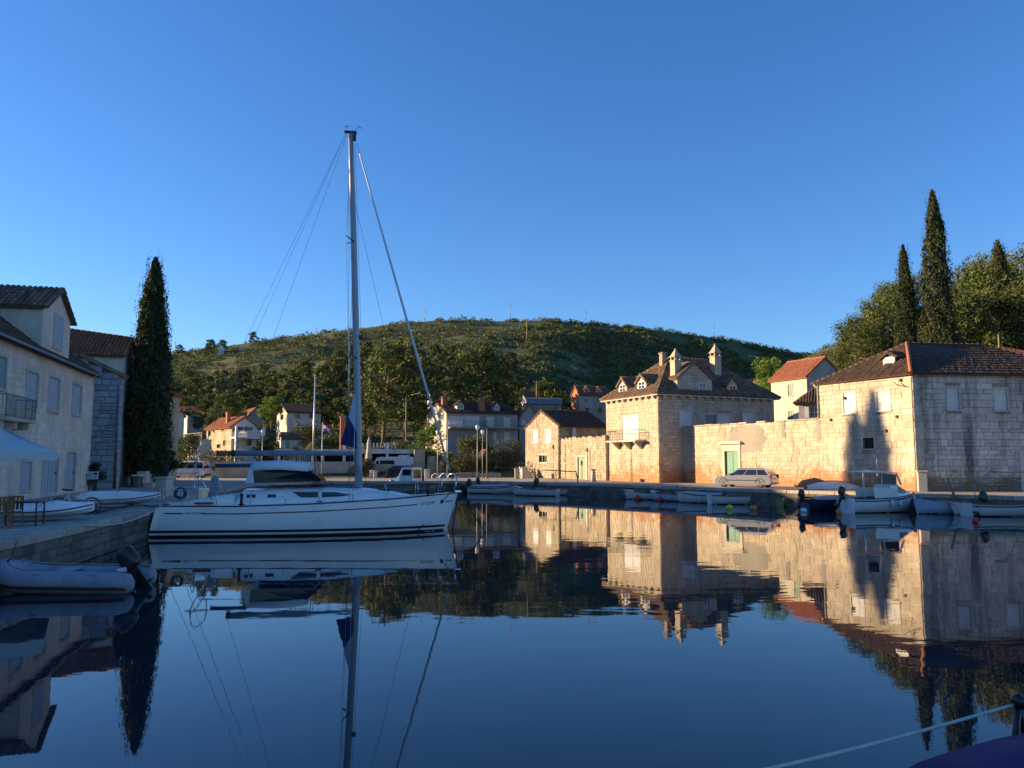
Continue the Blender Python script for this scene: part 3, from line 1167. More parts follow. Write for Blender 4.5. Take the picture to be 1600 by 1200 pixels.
def railing(parent, M, pts, z, h=.95, step=.13, m='iron', name='railing'):
    """posts, top and bottom rail and balusters along a line of face points (a, out)"""
    mb = MB()
    for i in range(len(pts) - 1):
        p, q = Vector((*pts[i], 0)), Vector((*pts[i + 1], 0))
        L = (q - p).length
        n = max(2, int(L / step))
        for k in range(n + 1):
            c = p.lerp(q, k / n)
            mb.tube([M @ Vector((c.x, c.y, z)), M @ Vector((c.x, c.y, z + h))], .011 if k % n else .02, 4)
        for zz, r in ((z + .06, .014), (z + h, .022)):
            mb.tube([M @ Vector((p.x, p.y, zz)), M @ Vector((q.x, q.y, zz))], r, 5)
    return mb.build(name, m, parent)
# ------------------------------------------------------------------ houses on the left quay
RZL = math.atan2(.966, -.258)
h = House('stone_house', 'long pale stone house with grey blue shutters and a tall gabled dormer, left edge', (-21.0, 26.0), RZL, 28.5, 10.0)
EAVE = 9.0
wins = [(h.rect('front', 41.5, 581, 56.5, 637), 'single'), (h.rect('front', 77, 590, 90, 642), 'single'), (h.rect('front', 114, 601, 125, 648), 'single'),
        (h.rect('front', -9, 556, 7, 607), 'louvre'), (h.rect('front', 34, 722, 46, 766), 'single'),
        (h.rect('front', 67, 716, 88, 769), 'door'), (h.rect('front', 103, 707, 115, 766), 'door')]
wins = [((a0, a1, max(z0, 1.02) if k == 'door' else z0, z1), k) for (a0, a1, z0, z1), k in wins]
holes = [w[0] for w in wins]
wl_ = h.wall('front', .9, EAVE, holes, 'mortar_pale')
h.stones('front', wl_, 1.0, EAVE - .05, [(q[0] - .13, q[1] + .13, q[2] - .11, q[3] + .13) for q in holes], 'stone_pale', ch=(.28, .42), bl=(.45, .95), t=.022, joint=.013,
         key=lambda q: abs(q[0] - 16))
for r, k in wins:
    if k == 'single': h.window('front', r, 'single', 'shutter_lilac')
    elif k == 'louvre': h.window('front', r, 'shutter', 'shutter_teal', slats=16)
    else: h.window('front', r, 'door', 'shutter_lilac', sill=False, name='door')
for f in ('left', 'right'):
    w2 = h.wall(f, .9, EAVE, (), 'stone_pale', gable=(5, EAVE + 3.9))
h.wall('back', .9, EAVE, (), 'stone_pale')
pl, rg = gable_planes(0, h.W, 0, h.D, EAVE, 3.9, over=.4, side=.15)
roof(h, pl, 'tile_dark', ridges=rg, col=.25, row=.4)
M = h.FM('front')
g = MB()
g.tube([M @ Vector((-.1, -.5, EAVE - .33)), M @ Vector((h.W + .1, -.5, EAVE - .33))], .075, 7)
g.build('gutter', 'pipe_grey', h.root)
c = MB()
c.box(0, h.W, -.2, 0, EAVE - .28, EAVE - .1, M)
c.build('cornice', 'trim_stone', h.root)
# its dormer
a0 = h.hit('front', 65, 500)[0]; a1 = h.hit('front', 107.5, 520)[0]
ze = h.hit('front', 108, 503)[1]; zp = h.hit('front', 90, 452)[1]
win = h.rect('front', 83, 494, 93.5, 545)
d = dormer(h, 'front', a0, a1, EAVE - .3, ze, zp, 5.5, 'stone_pale', 'tile_old', None, setback=-.06, over=.3, col=.26)
for ch in list(d.children):
    if ch.name.startswith('dormer_tiles'): bpy.data.objects.remove(ch)
s0, s1, cm, ov = -.06, 5.44, (a0 + a1) / 2, .3
dd = ov * (zp - ze) / (cm - a0)
up = Vector((0, 0, .06))
dr = [q for q in d.children if q.name.startswith('dormer_roof')][0]
tiles_single(d, [M @ Vector(q) + up for q in ((a0 - ov, s1, ze - dd), (a0 - ov, s0 - ov, ze - dd), (cm, s0 - ov, zp), (cm, s1, zp))], 'tile_old', .27, .42)
tiles_single(d, [M @ Vector(q) + up for q in ((a1 + ov, s0 - ov, ze - dd), (a1 + ov, s1, ze - dd), (cm, s1, zp), (cm, s0 - ov, zp))], 'tile_old', .27, .42)
b0, b1, q0, q1 = win
g = MB()
for bx in ((b0 - .1, b0, q0 - .1, q1 + .1), (b1, b1 + .1, q0 - .1, q1 + .1), (b0, b1, q1, q1 + .1), (b0, b1, q0 - .1, q0)):
    g.box(bx[0], bx[1], s0 - .06, s0 + .02, bx[2], bx[3], M)
g.build('window_frame', 'trim_stone', d)
g = MB(); g.box(b0, b1, s0 - .04, s0 + .01, q0, q1, M); g.box((b0 + b1) / 2 - .01, (b0 + b1) / 2 + .01, s0 - .05, s0, q0, q1, M)
g.build('shutter', 'shutter_lilac', d)
# balcony by the frame's edge
ba = h.hit('front', 24, 640)[0]
bz = h.hit('front', 10, 655)[1]
g = MB(); g.box(ba - 4.2, ba, -.95, 0, bz - .16, bz, M)
for k in (.3, 2.0, 3.8): g.box(ba - k - .12, ba - k + .12, -.7, 0, bz - .5, bz - .161, M)
bo = g.build('balcony', 'trim_stone', h.root)
railing(bo, M, [(ba - 4.15, -.02), (ba - 4.15, -.9), (ba - .05, -.9), (ba - .05, -.02)], bz, 1.0, .14, 'iron_green')

# second house: end wall of big blue-grey blocks
h = House('block_house', 'narrow house end of big blue grey stone blocks beside the tall stairs', at(178, 740, 58).to_tuple()[:2], RZL, 1.7, 6.0)
zc = 9.4
wl_ = h.wall('left', .9, zc, (), 'mortar_dark', gable=(3.0, zc + 1.5))
h.stones('left', wl_, 1.0, zc, (), 'stone_blue', gable=(3.0, zc + 1.5), ch=(.36, .56), bl=(.5, 1.05), t=.06, joint=.035, limit=170, split=.18,
         key=lambda q: q[0] * -1)
wl_ = h.wall('front', .9, zc, (), 'mortar_dark')
h.stones('front', wl_, 1.0, zc, (), 'stone_blue', ch=(.36, .5), bl=(.5, 1.0), t=.05, joint=.03, limit=0)
h.wall('right', .9, zc, (), 'stone_blue', gable=(3, zc + 1.5)); h.wall('back', .9, zc, (), 'stone_blue')
pl, rg = gable_planes(0, h.W, 0, h.D, zc, 1.5, over=.3, side=.12)
roof(h, pl, 'tile_old', ridges=rg, col=.25, row=.4)
g = MB()
g.tube([(-.12, -.12, 1.0), (-.12, -.12, 8.4), (-.12, -.35, 9.0)], .07, 8)
g.build('downpipe', 'pipe_grey', h.root)
g = MB(); g.tube([(-.121, -.12, 1.0), (-.121, -.12, 3.6)], .085, 8); g.build('pipe_guard', 'door_brown', h.root)

h = House('tall_house', 'higher house with red tiled roof rising behind the long pale house', at(92, 700, 60.2).to_tuple()[:2], RZL - math.pi / 2, 4.15, 5.0)
ze = 11.2
for f in ('front', 'left', 'right', 'back'): h.wall(f, .9, ze, (), 'stone_pale', gable=(2.5, ze + 1.6) if f in ('left', 'right') else None)
E = [Vector(q) for q in ((-1.5, -.35, ze - .1), (h.W + .25, -.35, ze - .1), (h.W + .25, 2.5, ze + 1.65), (-1.5, 3.88, ze + 2.5), (h.W + .25, 5.3, ze - .1), (-1.5, 5.3, ze - .1))]
pl, rg = [[E[0], E[1], E[2], E[3]], [E[4], E[5], E[3], E[2]]], [(E[3], E[2])]
o = roof(h, pl[:1], 'tile_red', tiles=False, ridges=rg)
tiles_single(o, pl[0], 'tile_red', .28, .42)
roof(h, pl[1:], 'tile_red', tiles=False, name='rear_roof')

# stairs, the house at their top
st = empty('stone_stairs', at(190, 752, 66).to_tuple()[:2] + (1.0,), math.radians(27), 'steep dark stone stairs climbing between the blue block house and cypress', 'stairs')
for i in range(18):
    g = MB(); g.bbox(-.95, .95, i * .40, i * .40 + .46, -.2 if i == 0 else i * .235 - .2, (i + 1) * .235, .02)
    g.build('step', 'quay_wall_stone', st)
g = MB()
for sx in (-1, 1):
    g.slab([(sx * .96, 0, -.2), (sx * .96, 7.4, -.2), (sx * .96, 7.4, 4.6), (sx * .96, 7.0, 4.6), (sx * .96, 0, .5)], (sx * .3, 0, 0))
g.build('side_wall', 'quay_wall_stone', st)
railing(st, Matrix.Identity(4), [(-1.2, 7.2), (1.2, 7.2)], 4.3, 1.0, .16)
g = MB(); g.box(-2, 2, 7.41, 11, -.2, 4.22); g.build('landing', 'quay_wall_stone', st)

p = at(168, 700, 76.5)
h = House('rubble_house', 'stone house with green shutter half hidden by the left cypress', (p.x, p.y), math.radians(5), 4.6, 6.0)
ze = h.hit('front', 190, 612)[1]
r = h.rect('front', 180, 637, 195, 657)
wl_ = h.wall('front', .9, ze, [r], 'mortar')
h.stones('front', wl_, 4.0, ze, [(r[0] - .13, r[1] + .13, r[2] - .1, r[3] + .13)], 'stone_rubble', ch=(.2, .32), bl=(.25, .6), limit=0)
h.window('front', r, 'shutter', 'shutter_green')
for f in ('left', 'right', 'back'): h.wall(f, .9, ze, (), 'stone_rubble')
pl, rg = hip_planes(0, h.W, 0, h.D, ze, 1.9)
roof(h, pl, 'tile_red', ridges=rg)

# low wall and its steps between cypress and bollard
p, q = on(214, 762), on(262, 758)
h = House('low_wall', 'low stone wall with square end blocks in front of the left cypress', (p.x, p.y), math.atan2(q.y - p.y, q.x - p.x), (q - p).length + 1.0, .5, cat='wall')
h.box_part('wall_core', 'mortar_dark', (.3, h.W, .05, .45, .9, 1.85))
o = h.box_part('coping', 'trim_stone', (.2, h.W + .05, -.04, .54, 1.85, 1.97))
h.stones('front', h.root, 1.0, 1.84, [(-.1, .9, 1, 1.7)], 'quay_stone', ch=(.26, .3), bl=(.4, .8), t=-.05 * -1, limit=40)
h.box_part('end_block', 'trim_stone', (1.4, 2.1, -.1, .6, 1.0, 2.2))
h.box_part('step', 'quay_stone', (.9, 2.6, -.75, -.12, 1.0, 1.32))

# ------------------------------------------------------------------ the great stone house (balcony, dormers, spired chimneys)
RZC = 24.6
h = House.px('stone_mansion', 'big square stone mansion with balcony, dormers and spired chimneys', 1031, 73, RZC, 948.5, 1213, 752)
ez = h.hit('front', 1027, 618)[1]
fr = [h.rect('front', 1062, 642, 1082, 668), h.rect('front', 1102, 648, 1119, 670), h.rect('front', 1121, 648, 1142, 670), h.rect('front', 1160, 645, 1178, 668)]
holes = fr
wl_ = h.wall('front', .9, ez, holes, 'mortar')
grow = lambda hs, k=.13: [(q[0] - k, q[1] + k, q[2] - k * .85, q[3] + k) for q in hs]
h.stones('front', wl_, 1.0, ez - .05, grow(fr), 'stone_block', ch=(.26, .36), bl=(.34, .68), t=.035, joint=.03, limit=170)
h.window('front', fr[0], 'single', 'shutter_white', slats=12); h.window('front', fr[1], 'single', 'cement')
h.window('front', fr[2], 'single', 'shutter_white', slats=12); h.window('front', fr[3], 'single', 'shutter_white', slats=12)
lf = [h.rect('left', 972, 650, 998, 686)]
bfl = h.hit('left', 985, 688)[1]
lf = [(lf[0][0], lf[0][1], bfl, lf[0][3])]
wl_ = h.wall('left', .9, ez, lf, 'mortar')
h.stones('left', wl_, 1.0, ez - .05, grow(lf), 'stone_block', ch=(.24, .34), bl=(.30, .62), t=.035, joint=.028, limit=170)
h.window('left', lf[0], 'shutter', 'shutter_white', name='balcony_door', slats=16)
for f in ('right', 'back'): h.wall(f, .9, ez, (), 'stone_block')
h.quoins(1.0, ez - .35, 'stone_block')
# corbels under the eaves, cornice
ML, MF = h.FM('left'), h.FM('front')
for f, Mx, L in (('left', ML, h.D), ('front', MF, h.W)):
    n = int(L / .95)
    for i in range(n):
        a = (i + .5) * L / n
        g = MB(); g.add([Mx @ Vector(q) for q in ((a - .11, 0, ez - .32), (a + .11, 0, ez - .32), (a + .11, -.34, ez - .1), (a - .11, -.34, ez - .1),
                                                  (a - .11, 0, ez + .02), (a + .11, 0, ez + .02), (a + .11, -.34, ez + .02), (a - .11, -.34, ez + .02))],
                        [(0, 1, 2, 3), (4, 7, 6, 5), (0, 4, 5, 1), (3, 2, 6, 7), (0, 3, 7, 4), (1, 5, 6, 2)])
        g.build('corbel', 'trim_stone', h.root)
g = MB(); g.box(-.42, h.W + .42, -.42, h.D + .42, ez + .021, ez + .13); g.build('cornice', 'trim_stone', h.root)
pl, rg = hip_planes(0, h.W, 0, h.D, ez + .2, 4.1, over=.5)
roof(h, pl, 'tile_old', ridges=rg, col=.26, row=.42)
# balcony on corbels
b0 = h.hit('left', 951, 688)[0]; b1 = h.hit('left', 1004, 688)[0]
b0, b1 = lf[0][0] - 1.15, lf[0][1] + 1.15
g = MB(); g.box(b0, b1, -1.15, -.03, bfl - .17, bfl - .01, ML)
bo = g.build('balcony', 'trim_stone', h.root)
for k in (.12, .5, .88):
    a = b0 + (b1 - b0) * k
    g = MB()
    g.add([ML @ Vector(q) for q in ((a - .13, 0, bfl - .95), (a + .13, 0, bfl - .95), (a + .13, -.5, bfl - .6), (a - .13, -.5, bfl - .6), (a - .13, -1.0, bfl - .171), (a + .13, -1.0, bfl - .171), (a - .13, 0, bfl - .171), (a + .13, 0, bfl - .171))],
          [(0, 1, 2, 3), (3, 2, 5, 4), (4, 5, 7, 6), (0, 3, 4, 6), (1, 7, 5, 2)])
    g.build('bracket', 'trim_stone', bo)
railing(bo, ML, [(b0 + .05, -.02), (b0 + .05, -1.1), (b1 - .05, -1.1), (b1 - .05, -.02)], bfl, .95, .15)


def dorm(f, x0, x1, yb, ye, yp, wx0, wx1, wy0, wy1, depth, sb, wm='stone_block', bars=(1, 2), tm='tile_old', pane_m='paint_white'):
    a0 = h.hit(f, x0, ye)[0]; a1 = h.hit(f, x1, ye)[0]
    ze_ = h.hit(f, x1, ye)[1]; zp_ = h.hit(f, (x0 + x1) / 2, yp)[1]
    wr = h.rect(f, wx0, wy0, wx1, wy1)
    return dormer(h, f, a0, a1, h.hit(f, x0, yb)[1], ze_, zp_, depth, wm, tm, wr, pane_m, bars, sb)


dorm('left', 963, 976, 628, 601, 591, 966, 974, 602, 616, 2.6, .25)
dorm('left', 992, 1006, 624, 595, 586, 995, 1004, 597, 612, 2.9, .25)
gd = dorm('front', 1058, 1112, 620, 593, 566, 1092, 1102, 599, 614, 5.5, -.02, wm='mortar', bars=(1, 1))
ga0, ga1 = h.hit('front', 1058, 593)[0], h.hit('front', 1112, 593)[0]
gz0, gze, gzp = ez + .14, h.hit('front', 1112, 593)[1], h.hit('front', 1085, 566)[1]
gw = h.rect('front', 1092, 599, 1102, 614)
gh_ = [(gw[0] - .09 - ga0, gw[1] + .09 - ga0, gw[2] - .09, gw[3] + .09)]
W_ = ga1 - ga0
rc = courses(W_, gz0, gze, gh_, ch=(.26, .36), bl=(.34, .68)) + courses(W_, gze, gzp - .1, gh_, ch=(.26, .36), bl=(.34, .68), prof=lambda z: (W_ / 2 * max(0, z - gze) / (gzp - gze), W_ - W_ / 2 * max(0, z - gze) / (gzp - gze)))
put_blocks(gd, rc, Vector((ga0, -.02, 0)), Vector((1, 0, 0)), 0, 'stone_block', t=.035, joint=.03, limit=0)
dorm('front', 1138, 1154, 624, 600, 589, 1142, 1151, 603, 610, 2.8, .2, bars=(1, 0))
q = h.hit('front', 1066, 580)
chimney(h, q[0], 1.0, ez + 1.0, h.hit('front', 1066, 563)[1], .75, 'stone_rubble', spire=.8)
q = h.hit('front', 1153, 580)
chimney(h, q[0] - .6, 2.6, ez + 1.2, h.hit('front', 1151, 560)[1] + .4, .8, 'stone_rubble', spire=.9)
chimney(h, 3.6, 4.25, ez + 3.0, ez + 4.6, .5, 'stone_rubble')

# ------------------------------------------------------------------ gable fronted stone house and courtyard wall left of it
g_ = House.px('gable_house', 'stone house with sunlit gable and two white shutters on the quay', 873, 89.7, RZC, 821.5, 948, 748)
h = g_
ze = h.hit('left', 822, 668)[1]; zp = h.hit('left', 846, 643)[1]
lf = [h.rect('left', 832, 672, 840.5, 692), h.rect('left', 852, 672, 860.5, 692), h.rect('left', 842, 711, 855, 723)]
wl_ = h.wall('left', .9, ze, lf, 'mortar', gable=(h.D / 2, zp))
h.stones('left', wl_, 1.0, ze, grow(lf), 'stone_rubble', gable=(h.D / 2, zp), ch=(.2, .32), bl=(.22, .5), t=.045, joint=.03, limit=60)
h.window('left', lf[0], 'shutter', 'shutter_white'); h.window('left', lf[1], 'shutter', 'shutter_white'); h.window('left', lf[2], 'pane', 'trim_stone', bars=(2, 0))
wl_ = h.wall('front', .9, ze, (), 'mortar')
h.stones('front', wl_, 3, ze, (), 'stone_rubble', ch=(.2, .32), bl=(.22, .5), t=.045, joint=.03, limit=0)
h.wall('right', .9, ze, (), 'stone_rubble', gable=(h.D / 2, zp)); h.wall('back', .9, ze, (), 'stone_rubble')
pl, rg = gable_planes(0, h.W, 0, h.D, ze, zp - ze + .12, over=.4, side=.12)
roof(h, pl, 'tile_dark', ridges=rg)
MF = h.FM('front')
h.box_part('porch_post', 'render_white', (1.6, 1.95, -.5, -.15, 3, ze - .35))

h = House('courtyard_wall', 'rough courtyard wall with pale green door between gable house and mansion', (9.55, 80.9), math.radians(RZC), .55, 9.8, cat='wall')
h.D = (Vector((9.55, 80.9, 0)) - g_.O).length
tz = h.hit('left', 900, 686)[1]
dr_ = h.rect('left', 902.5, 714, 916, 748); dr_ = (dr_[0], dr_[1], 1.02, dr_[3])
wl_ = h.wall('left', .9, tz, [dr_], 'mortar')
h.stones('left', wl_, 1.0, tz, grow([dr_], .2), 'stone_rubble', ch=(.2, .32), bl=(.22, .5), t=.05, joint=.03, limit=60)
h.window('left', dr_, 'door', 'door_pale_green', sill=False, fw=.2, name='door')
for f in ('right', 'back', 'front'): h.wall(f, .9, tz, (), 'stone_rubble')
mb = MB()
L = h.D
for i in range(26):
    mb.bbox(-.05 + RND.uniform(-.05, .05), .6, L * i / 26 + .01, L * (i + 1) / 26 - .01, tz - .02, tz + RND.uniform(.06, .28), .04)
tag(mb.build('rubble_top', 'stone_rubble', h.root), kind='stuff')

# ------------------------------------------------------------------ the right hand house and the garden wall
OC = on(1433, 768)


class SkewHouse(House):
    SK = math.radians(18.6)

    def face(self, f):
        if f == 'left':
            v = Vector((-math.sin(self.SK), math.cos(self.SK), 0))
            return (v * self.D, -v, Vector((-math.cos(self.SK), -math.sin(self.SK), 0)), self.D, -math.pi / 2 + self.SK)
        return House.face(self, f)


h = SkewHouse('quay_house', 'tall stone house with dark hip roof on the right, cypress shadow on its wall', (OC.x, OC.y), math.radians(6), 12.6, 8.2)
RH = h
ez = h.hit('front', 1426, 584)[1]
lf = [h.rect('left', 1317.5, 613, 1337, 646), h.rect('left', 1370, 611, 1391, 641), h.rect('left', 1348.5, 684, 1366.5, 701)]
wl_ = h.wall('left', .9, ez, lf, 'mortar')
h.stones('left', wl_, 1.0, ez - .03, grow(lf), 'stone_block', ch=(.22, .46), bl=(.28, .95), t=.032, joint=.018, limit=300, split=.08)
h.window('left', lf[0], 'shutter', 'shutter_white', slats=14); h.window('left', lf[1], 'shutter', 'shutter_white', slats=14); h.window('left', lf[2], 'grille')
ff = [h.rect('front', 1479, 606, 1499, 640), h.rect('front', 1553, 608, 1574, 641), h.rect('front', 1595, 706, 1622, 764)]
ff[2] = (ff[2][0], ff[2][1], 1.02, ff[2][3])
wl_ = h.wall('front', .9, ez, ff, 'mortar')
h.stones('front', wl_, 1.0, ez - .03, grow(ff), 'stone_weathered', ch=(.22, .50), bl=(.28, 1.05), t=.045, joint=.026, limit=300, split=.12, key=lambda q: (q[0] > 9.2, -q[2] * q[3]))
h.window('front', ff[0], 'single', 'shutter_white', slats=12); h.window('front', ff[1], 'single', 'shutter_white', slats=12); h.window('front', ff[2], 'door', 'shutter_white', sill=False, name='door')
h.wall('right', .9, ez, (), 'stone_weathered')
h.quoins(1.0, ez - .05, 'stone_block')
P3 = h.face('left')[0]
mb = MB(); mb.poly([(P3.x, P3.y, .9), (h.W, h.D, .9), (h.W, h.D, ez), (P3.x, P3.y, ez)]); mb.build('wall', 'stone_weathered', h.root)
# string course and waterspouts
MF, ML = h.FM('front'), h.FM('left')
zs_ = h.hit('front', 1426, 646)[1]
g = MB(); g.box(.02, h.W, -.07, 0, zs_ - .06, zs_, MF); g.build('string_course', 'stone_weathered', h.root)
g = MB(); g.box(0, h.D - .02, -.06, 0, zs_ - .06, zs_, ML); g.build('string_course', 'trim_stone', h.root)
for a, z in ((1408, 590), (1320, 618), (1299, 652), (1402, 647), (1385, 669)):
    q = h.hit('left', a, z + 4)
    g = MB(); g.box(q[0] - .06, q[0] + .06, -.16, .0, q[1] - .1, q[1] + .1, ML); g.build('putlog_stone', 'mortar_dark', h.root)
g = MB(); g.tube([ML @ Vector((h.D - .1, 0, ez - .9)), ML @ Vector((h.D - .6, -.5, ez - .75)), ML @ Vector((h.D - 1.1, -.45, ez - .45))], .03, 5); g.build('lamp_bracket', 'iron', h.root)
g = MB(); g.tube([ML @ Vector((.12, -.1, 6.2)), ML @ Vector((.12, -.1, ez - .3)), ML @ Vector((.0, -.35, ez - .05))], .06, 7); g.build('downpipe', 'trim_stone', h.root)
# hip roof over the skewed plan
ov = .32
E0, E1, E2, E3 = Vector((-ov * .75, -ov, ez)), Vector((h.W + ov, -ov, ez)), Vector((h.W + ov, h.D + ov, ez)), Vector((P3.x - ov, P3.y + ov, ez))
ap = h.M.inverted() @ at(1417, 537, 56.4)
ra = Vector((ap.x, ap.y, ap.z)); rb = Vector((h.W - 4.4, h.D / 2, ra.z))
planes = [[E0, E1, rb, ra], [E1, E2, rb], [E2, E3, ra, rb], [E3, E0, ra]]
roof(h, planes, 'tile_dark', ridges=[(ra, rb), (E0, ra), (E3, ra), (E1, rb), (E2, rb)], col=.24, row=.40)
g = MB(); g.tube([E0 + Vector((0, 0, .06)), ra + Vector((0, 0, .08))], .13, 8); g.build('hip_ridge', 'tile_bright', h.root)
da0, da1 = h.hit('left', 1362, 570)[0], h.hit('left', 1379, 570)[0]
dl = dormer(h, 'left', da0 + .1, da1 + .25, ez + .5, ez + 1.45, ez + 1.75, 2.2, 'tile_dark', 'tile_dark', (da0 + .22, da1 + .12, ez + .62, ez + 1.4), 'shutter_white', (0, 0), setback=1.0)

Q = h.M @ P3
Pn = Vector((15.85, 74.15, 0))
dv = (Pn - Q); L = dv.length
h = House('garden_wall', 'high sunlit garden wall with green door and cement patch', (Q.x, Q.y), math.atan2(-dv.x, dv.y), .6, L, cat='wall')
tz = 6.1
dr_ = h.rect('left', 1133, 705, 1155, 745); dr_ = (dr_[0], dr_[1], 1.02, dr_[3])
wl_ = h.wall('left', .9, tz, [dr_], 'mortar')
h.stones('left', wl_, 1.0, tz - .01, grow([dr_], .3), 'stone_block', ch=(.21, .42), bl=(.26, .9), t=.032, joint=.02, limit=300, split=.06)
for f in ('right', 'back', 'front'): h.wall(f, .9, tz, (), 'stone_block')
w_ = h.window('left', dr_, 'door', 'door_green', sill=False, fw=.28, proud=.1, name='gateway')
ML = h.FM('left')
c = (dr_[0] + dr_[1]) / 2
g = MB(); g.box(c - 1.15, c + 1.15, -.12, .0, dr_[3] + .29, dr_[3] + .62, ML); g.build('lintel', 'trim_stone', w_)
g = MB(); g.box(c - 1.4, c + 1.4, -.38, .0, dr_[3] + .621, dr_[3] + .74, ML); g.box(c - 1.28, c + 1.28, -.25, .0, dr_[3] + .741, dr_[3] + .83, ML); g.build('pediment', 'trim_stone', w_)
# cement patch with a ragged outline
q0, q1 = h.hit('left', 1138, 690)[0], h.hit('left', 1198, 690)[0]
pts = []
for i in range(40):
    t = 2 * math.pi * i / 40
    a = (q0 + q1) / 2 + math.copysign(abs(math.cos(t)) ** .6, math.cos(t)) * (q1 - q0) / 2 * RND.uniform(.82, 1.06)
    z = tz - 1.25 + math.copysign(abs(math.sin(t)) ** .7, math.sin(t)) * 1.3 * RND.uniform(.8, 1.05)
    pts.append(ML @ Vector((a, -.052, min(z, tz - .005))))
g = MB(); g.slab(pts, ML.to_3x3() @ Vector((0, .04, 0))); g.build('cement_patch', 'cement', h.root)
n = 15
for i in range(n):
    a, b2 = L * i / n, L * (i + 1) / n
    if .52 < (i + .5) / n < .8 and i % 2 == 0: continue
    g = MB(); g.bbox(a + .01, b2 - .01, -.1, .65, tz, tz + RND.uniform(.09, .15), .03, ML); g.build('coping_stone', 'quay_stone', h.root)
for a_, b_ in ((1300, .7), (1225, .4)):
    q = h.hit('left', min(a_, 1280), 690)[0]
    g = MB(); g.box(q - .18, q + .18, -.056, -.02, tz - 1.6 * b_ - .6, tz - .02, ML); g.build('cement_seam', 'cement', h.root)

# red roofed house behind the garden wall
h = House.px('red_roof_house', 'cream house with orange red roof and green shutters above the garden wall', 1262, 84, 26, 1206, 1320, 640)
ze = h.hit('left', 1262, 586)[1]; zp = ze + 2.1
lf = [h.rect('left', 1231, 600.5, 1238.5, 619.5), h.rect('left', 1232, 642, 1240, 658)]
h.wall('left', .9, ze, lf, 'render_cream')
for r in lf: h.window('left', r, 'shutter', 'shutter_green', fw=.08)
h.wall('front', .9, ze, (), 'render_grey', gable=(h.W / 2, zp)); h.wall('back', .9, ze, (), 'render_grey', gable=(h.W / 2, zp)); h.wall('right', .9, ze, (), 'render_grey')
pl, rg = gable_planes(0, h.W, 0, h.D, ze, zp - ze, over=.3, ridge='y')
roof(h, pl, 'tile_bright', ridges=rg)
p = at(1248, 650, 70)
h = House('annex', 'low grey annex with pale shutters tucked beside the quay house', (p.x, p.y), math.radians(-24), 3.4, 3.0)
ze = h.hit('front', 1260, 630)[1]
r = h.rect('front', 1264, 635, 1281, 653)
h.wall('front', .9, ze, [r], 'render_grey'); h.window('front', r, 'pane', 'shutter_white', fw=.06, bars=(1, 1))
M = h.FM('front')
for a in (r[0] - .35, r[1] + .05):
    g = MB(); g.box(a, a + .32, -.09, -.055, r[2], r[3], M); g.build('shutter', 'shutter_white', h.root)
for f in ('left', 'right', 'back'): h.wall(f, .9, ze, (), 'render_grey')
pl = [[Vector((-.4, -.4, ze)), Vector((h.W, -.4, ze)), Vector((h.W, h.D, ze + 2.0)), Vector((1.8, h.D, ze + 2.0))], [Vector((-.4, h.D, ze)), Vector((-.4, -.4, ze)), Vector((1.8, h.D, ze + 2.0))]]
roof(h, pl, 'tile_dark')
p = at(1535, 560, 66)
h = House('back_house', 'house with weathered tile roof peeping behind the quay house at right edge', (p.x, p.y), math.radians(10), 9, 7)
ze = h.hit('front', 1560, 562)[1]
for f in ('front', 'left', 'right', 'back'): h.wall(f, .9, ze, (), 'stone_rubble')
pl, rg = hip_planes(0, h.W, 0, h.D, ze, 1.5)
roof(h, pl, 'tile_red', ridges=rg)

# ------------------------------------------------------------------ houses across the harbour head


def village(name, label, xc, Y, deg, xl, xr, y_eave, y_top, walls='render_white', tiles='tile_red', ridge='x', hip=False, ybase=700, front=(), left=(), over=.35, rows=True, extra=None, side_m=None):
    """plain house of the village: front and side windows given as photograph rectangles"""
    global h
    h = House.px(name, label, xc, Y, deg, xl, xr, ybase)
    ze = h.hit('front', xc + 1, y_eave)[1]
    if ridge == 'x': ym = h.M @ Vector((h.W / 2, h.D / 2, 0))
    else: ym = h.M @ Vector((h.W / 2, h.D / 2 if hip else 0, 0))
    xm_ = 800 + FPX * ym.x / ym.y
    zt = CAMZ + slope(xm_, y_top)[1] * ym.y
    hh = max(.8, zt - ze)
    fr_ = [(h.rect('front', *w[:4]), w[4]) for w in front]
    lr_ = [(h.rect('left', *w[:4]), w[4]) for w in left]
    gx = (h.W / 2, ze + hh) if (ridge == 'y' and not hip) else None
    gy = (h.D / 2, ze + hh) if (ridge == 'x' and not hip) else None
    h.wall('front', .5, ze, [q[0] for q in fr_], walls, gable=gx); h.wall('left', .5, ze, [q[0] for q in lr_], side_m or walls, gable=gy)
    h.wall('right', .5, ze, (), walls, gable=gy); h.wall('back', .5, ze, (), walls, gable=gx)
    for f, lst in (('front', fr_), ('left', lr_)):
        for r, k in lst:
            if k == 'dark': h.window(f, r, 'dark', fw=.07)
            elif k == 'frame': h.window(f, r, 'pane', 'paint_white', fw=.07, bars=(1, 1))
            elif k == 'white': h.window(f, r, 'shutter', 'shutter_white', fw=.07)
            elif k == 'blind': h.window(f, r, 'shutter', 'shutter_white', fw=.05, slats=10)
            elif k == 'green': h.window(f, r, 'door', 'door_green', fw=.12, sill=False, name='door')
            elif k == 'red': h.window(f, r, 'door', 'lamp_red', fw=.1, sill=False, name='door')
    pl, rg = (hip_planes(0, h.W, 0, h.D, ze, hh, over, ridge) if hip else gable_planes(0, h.W, 0, h.D, ze, hh, over, ridge))
    roof(h, pl, tiles, ridges=rg, col=.3, row=.5)
    h.ze, h.zt = ze, ze + hh
    return h


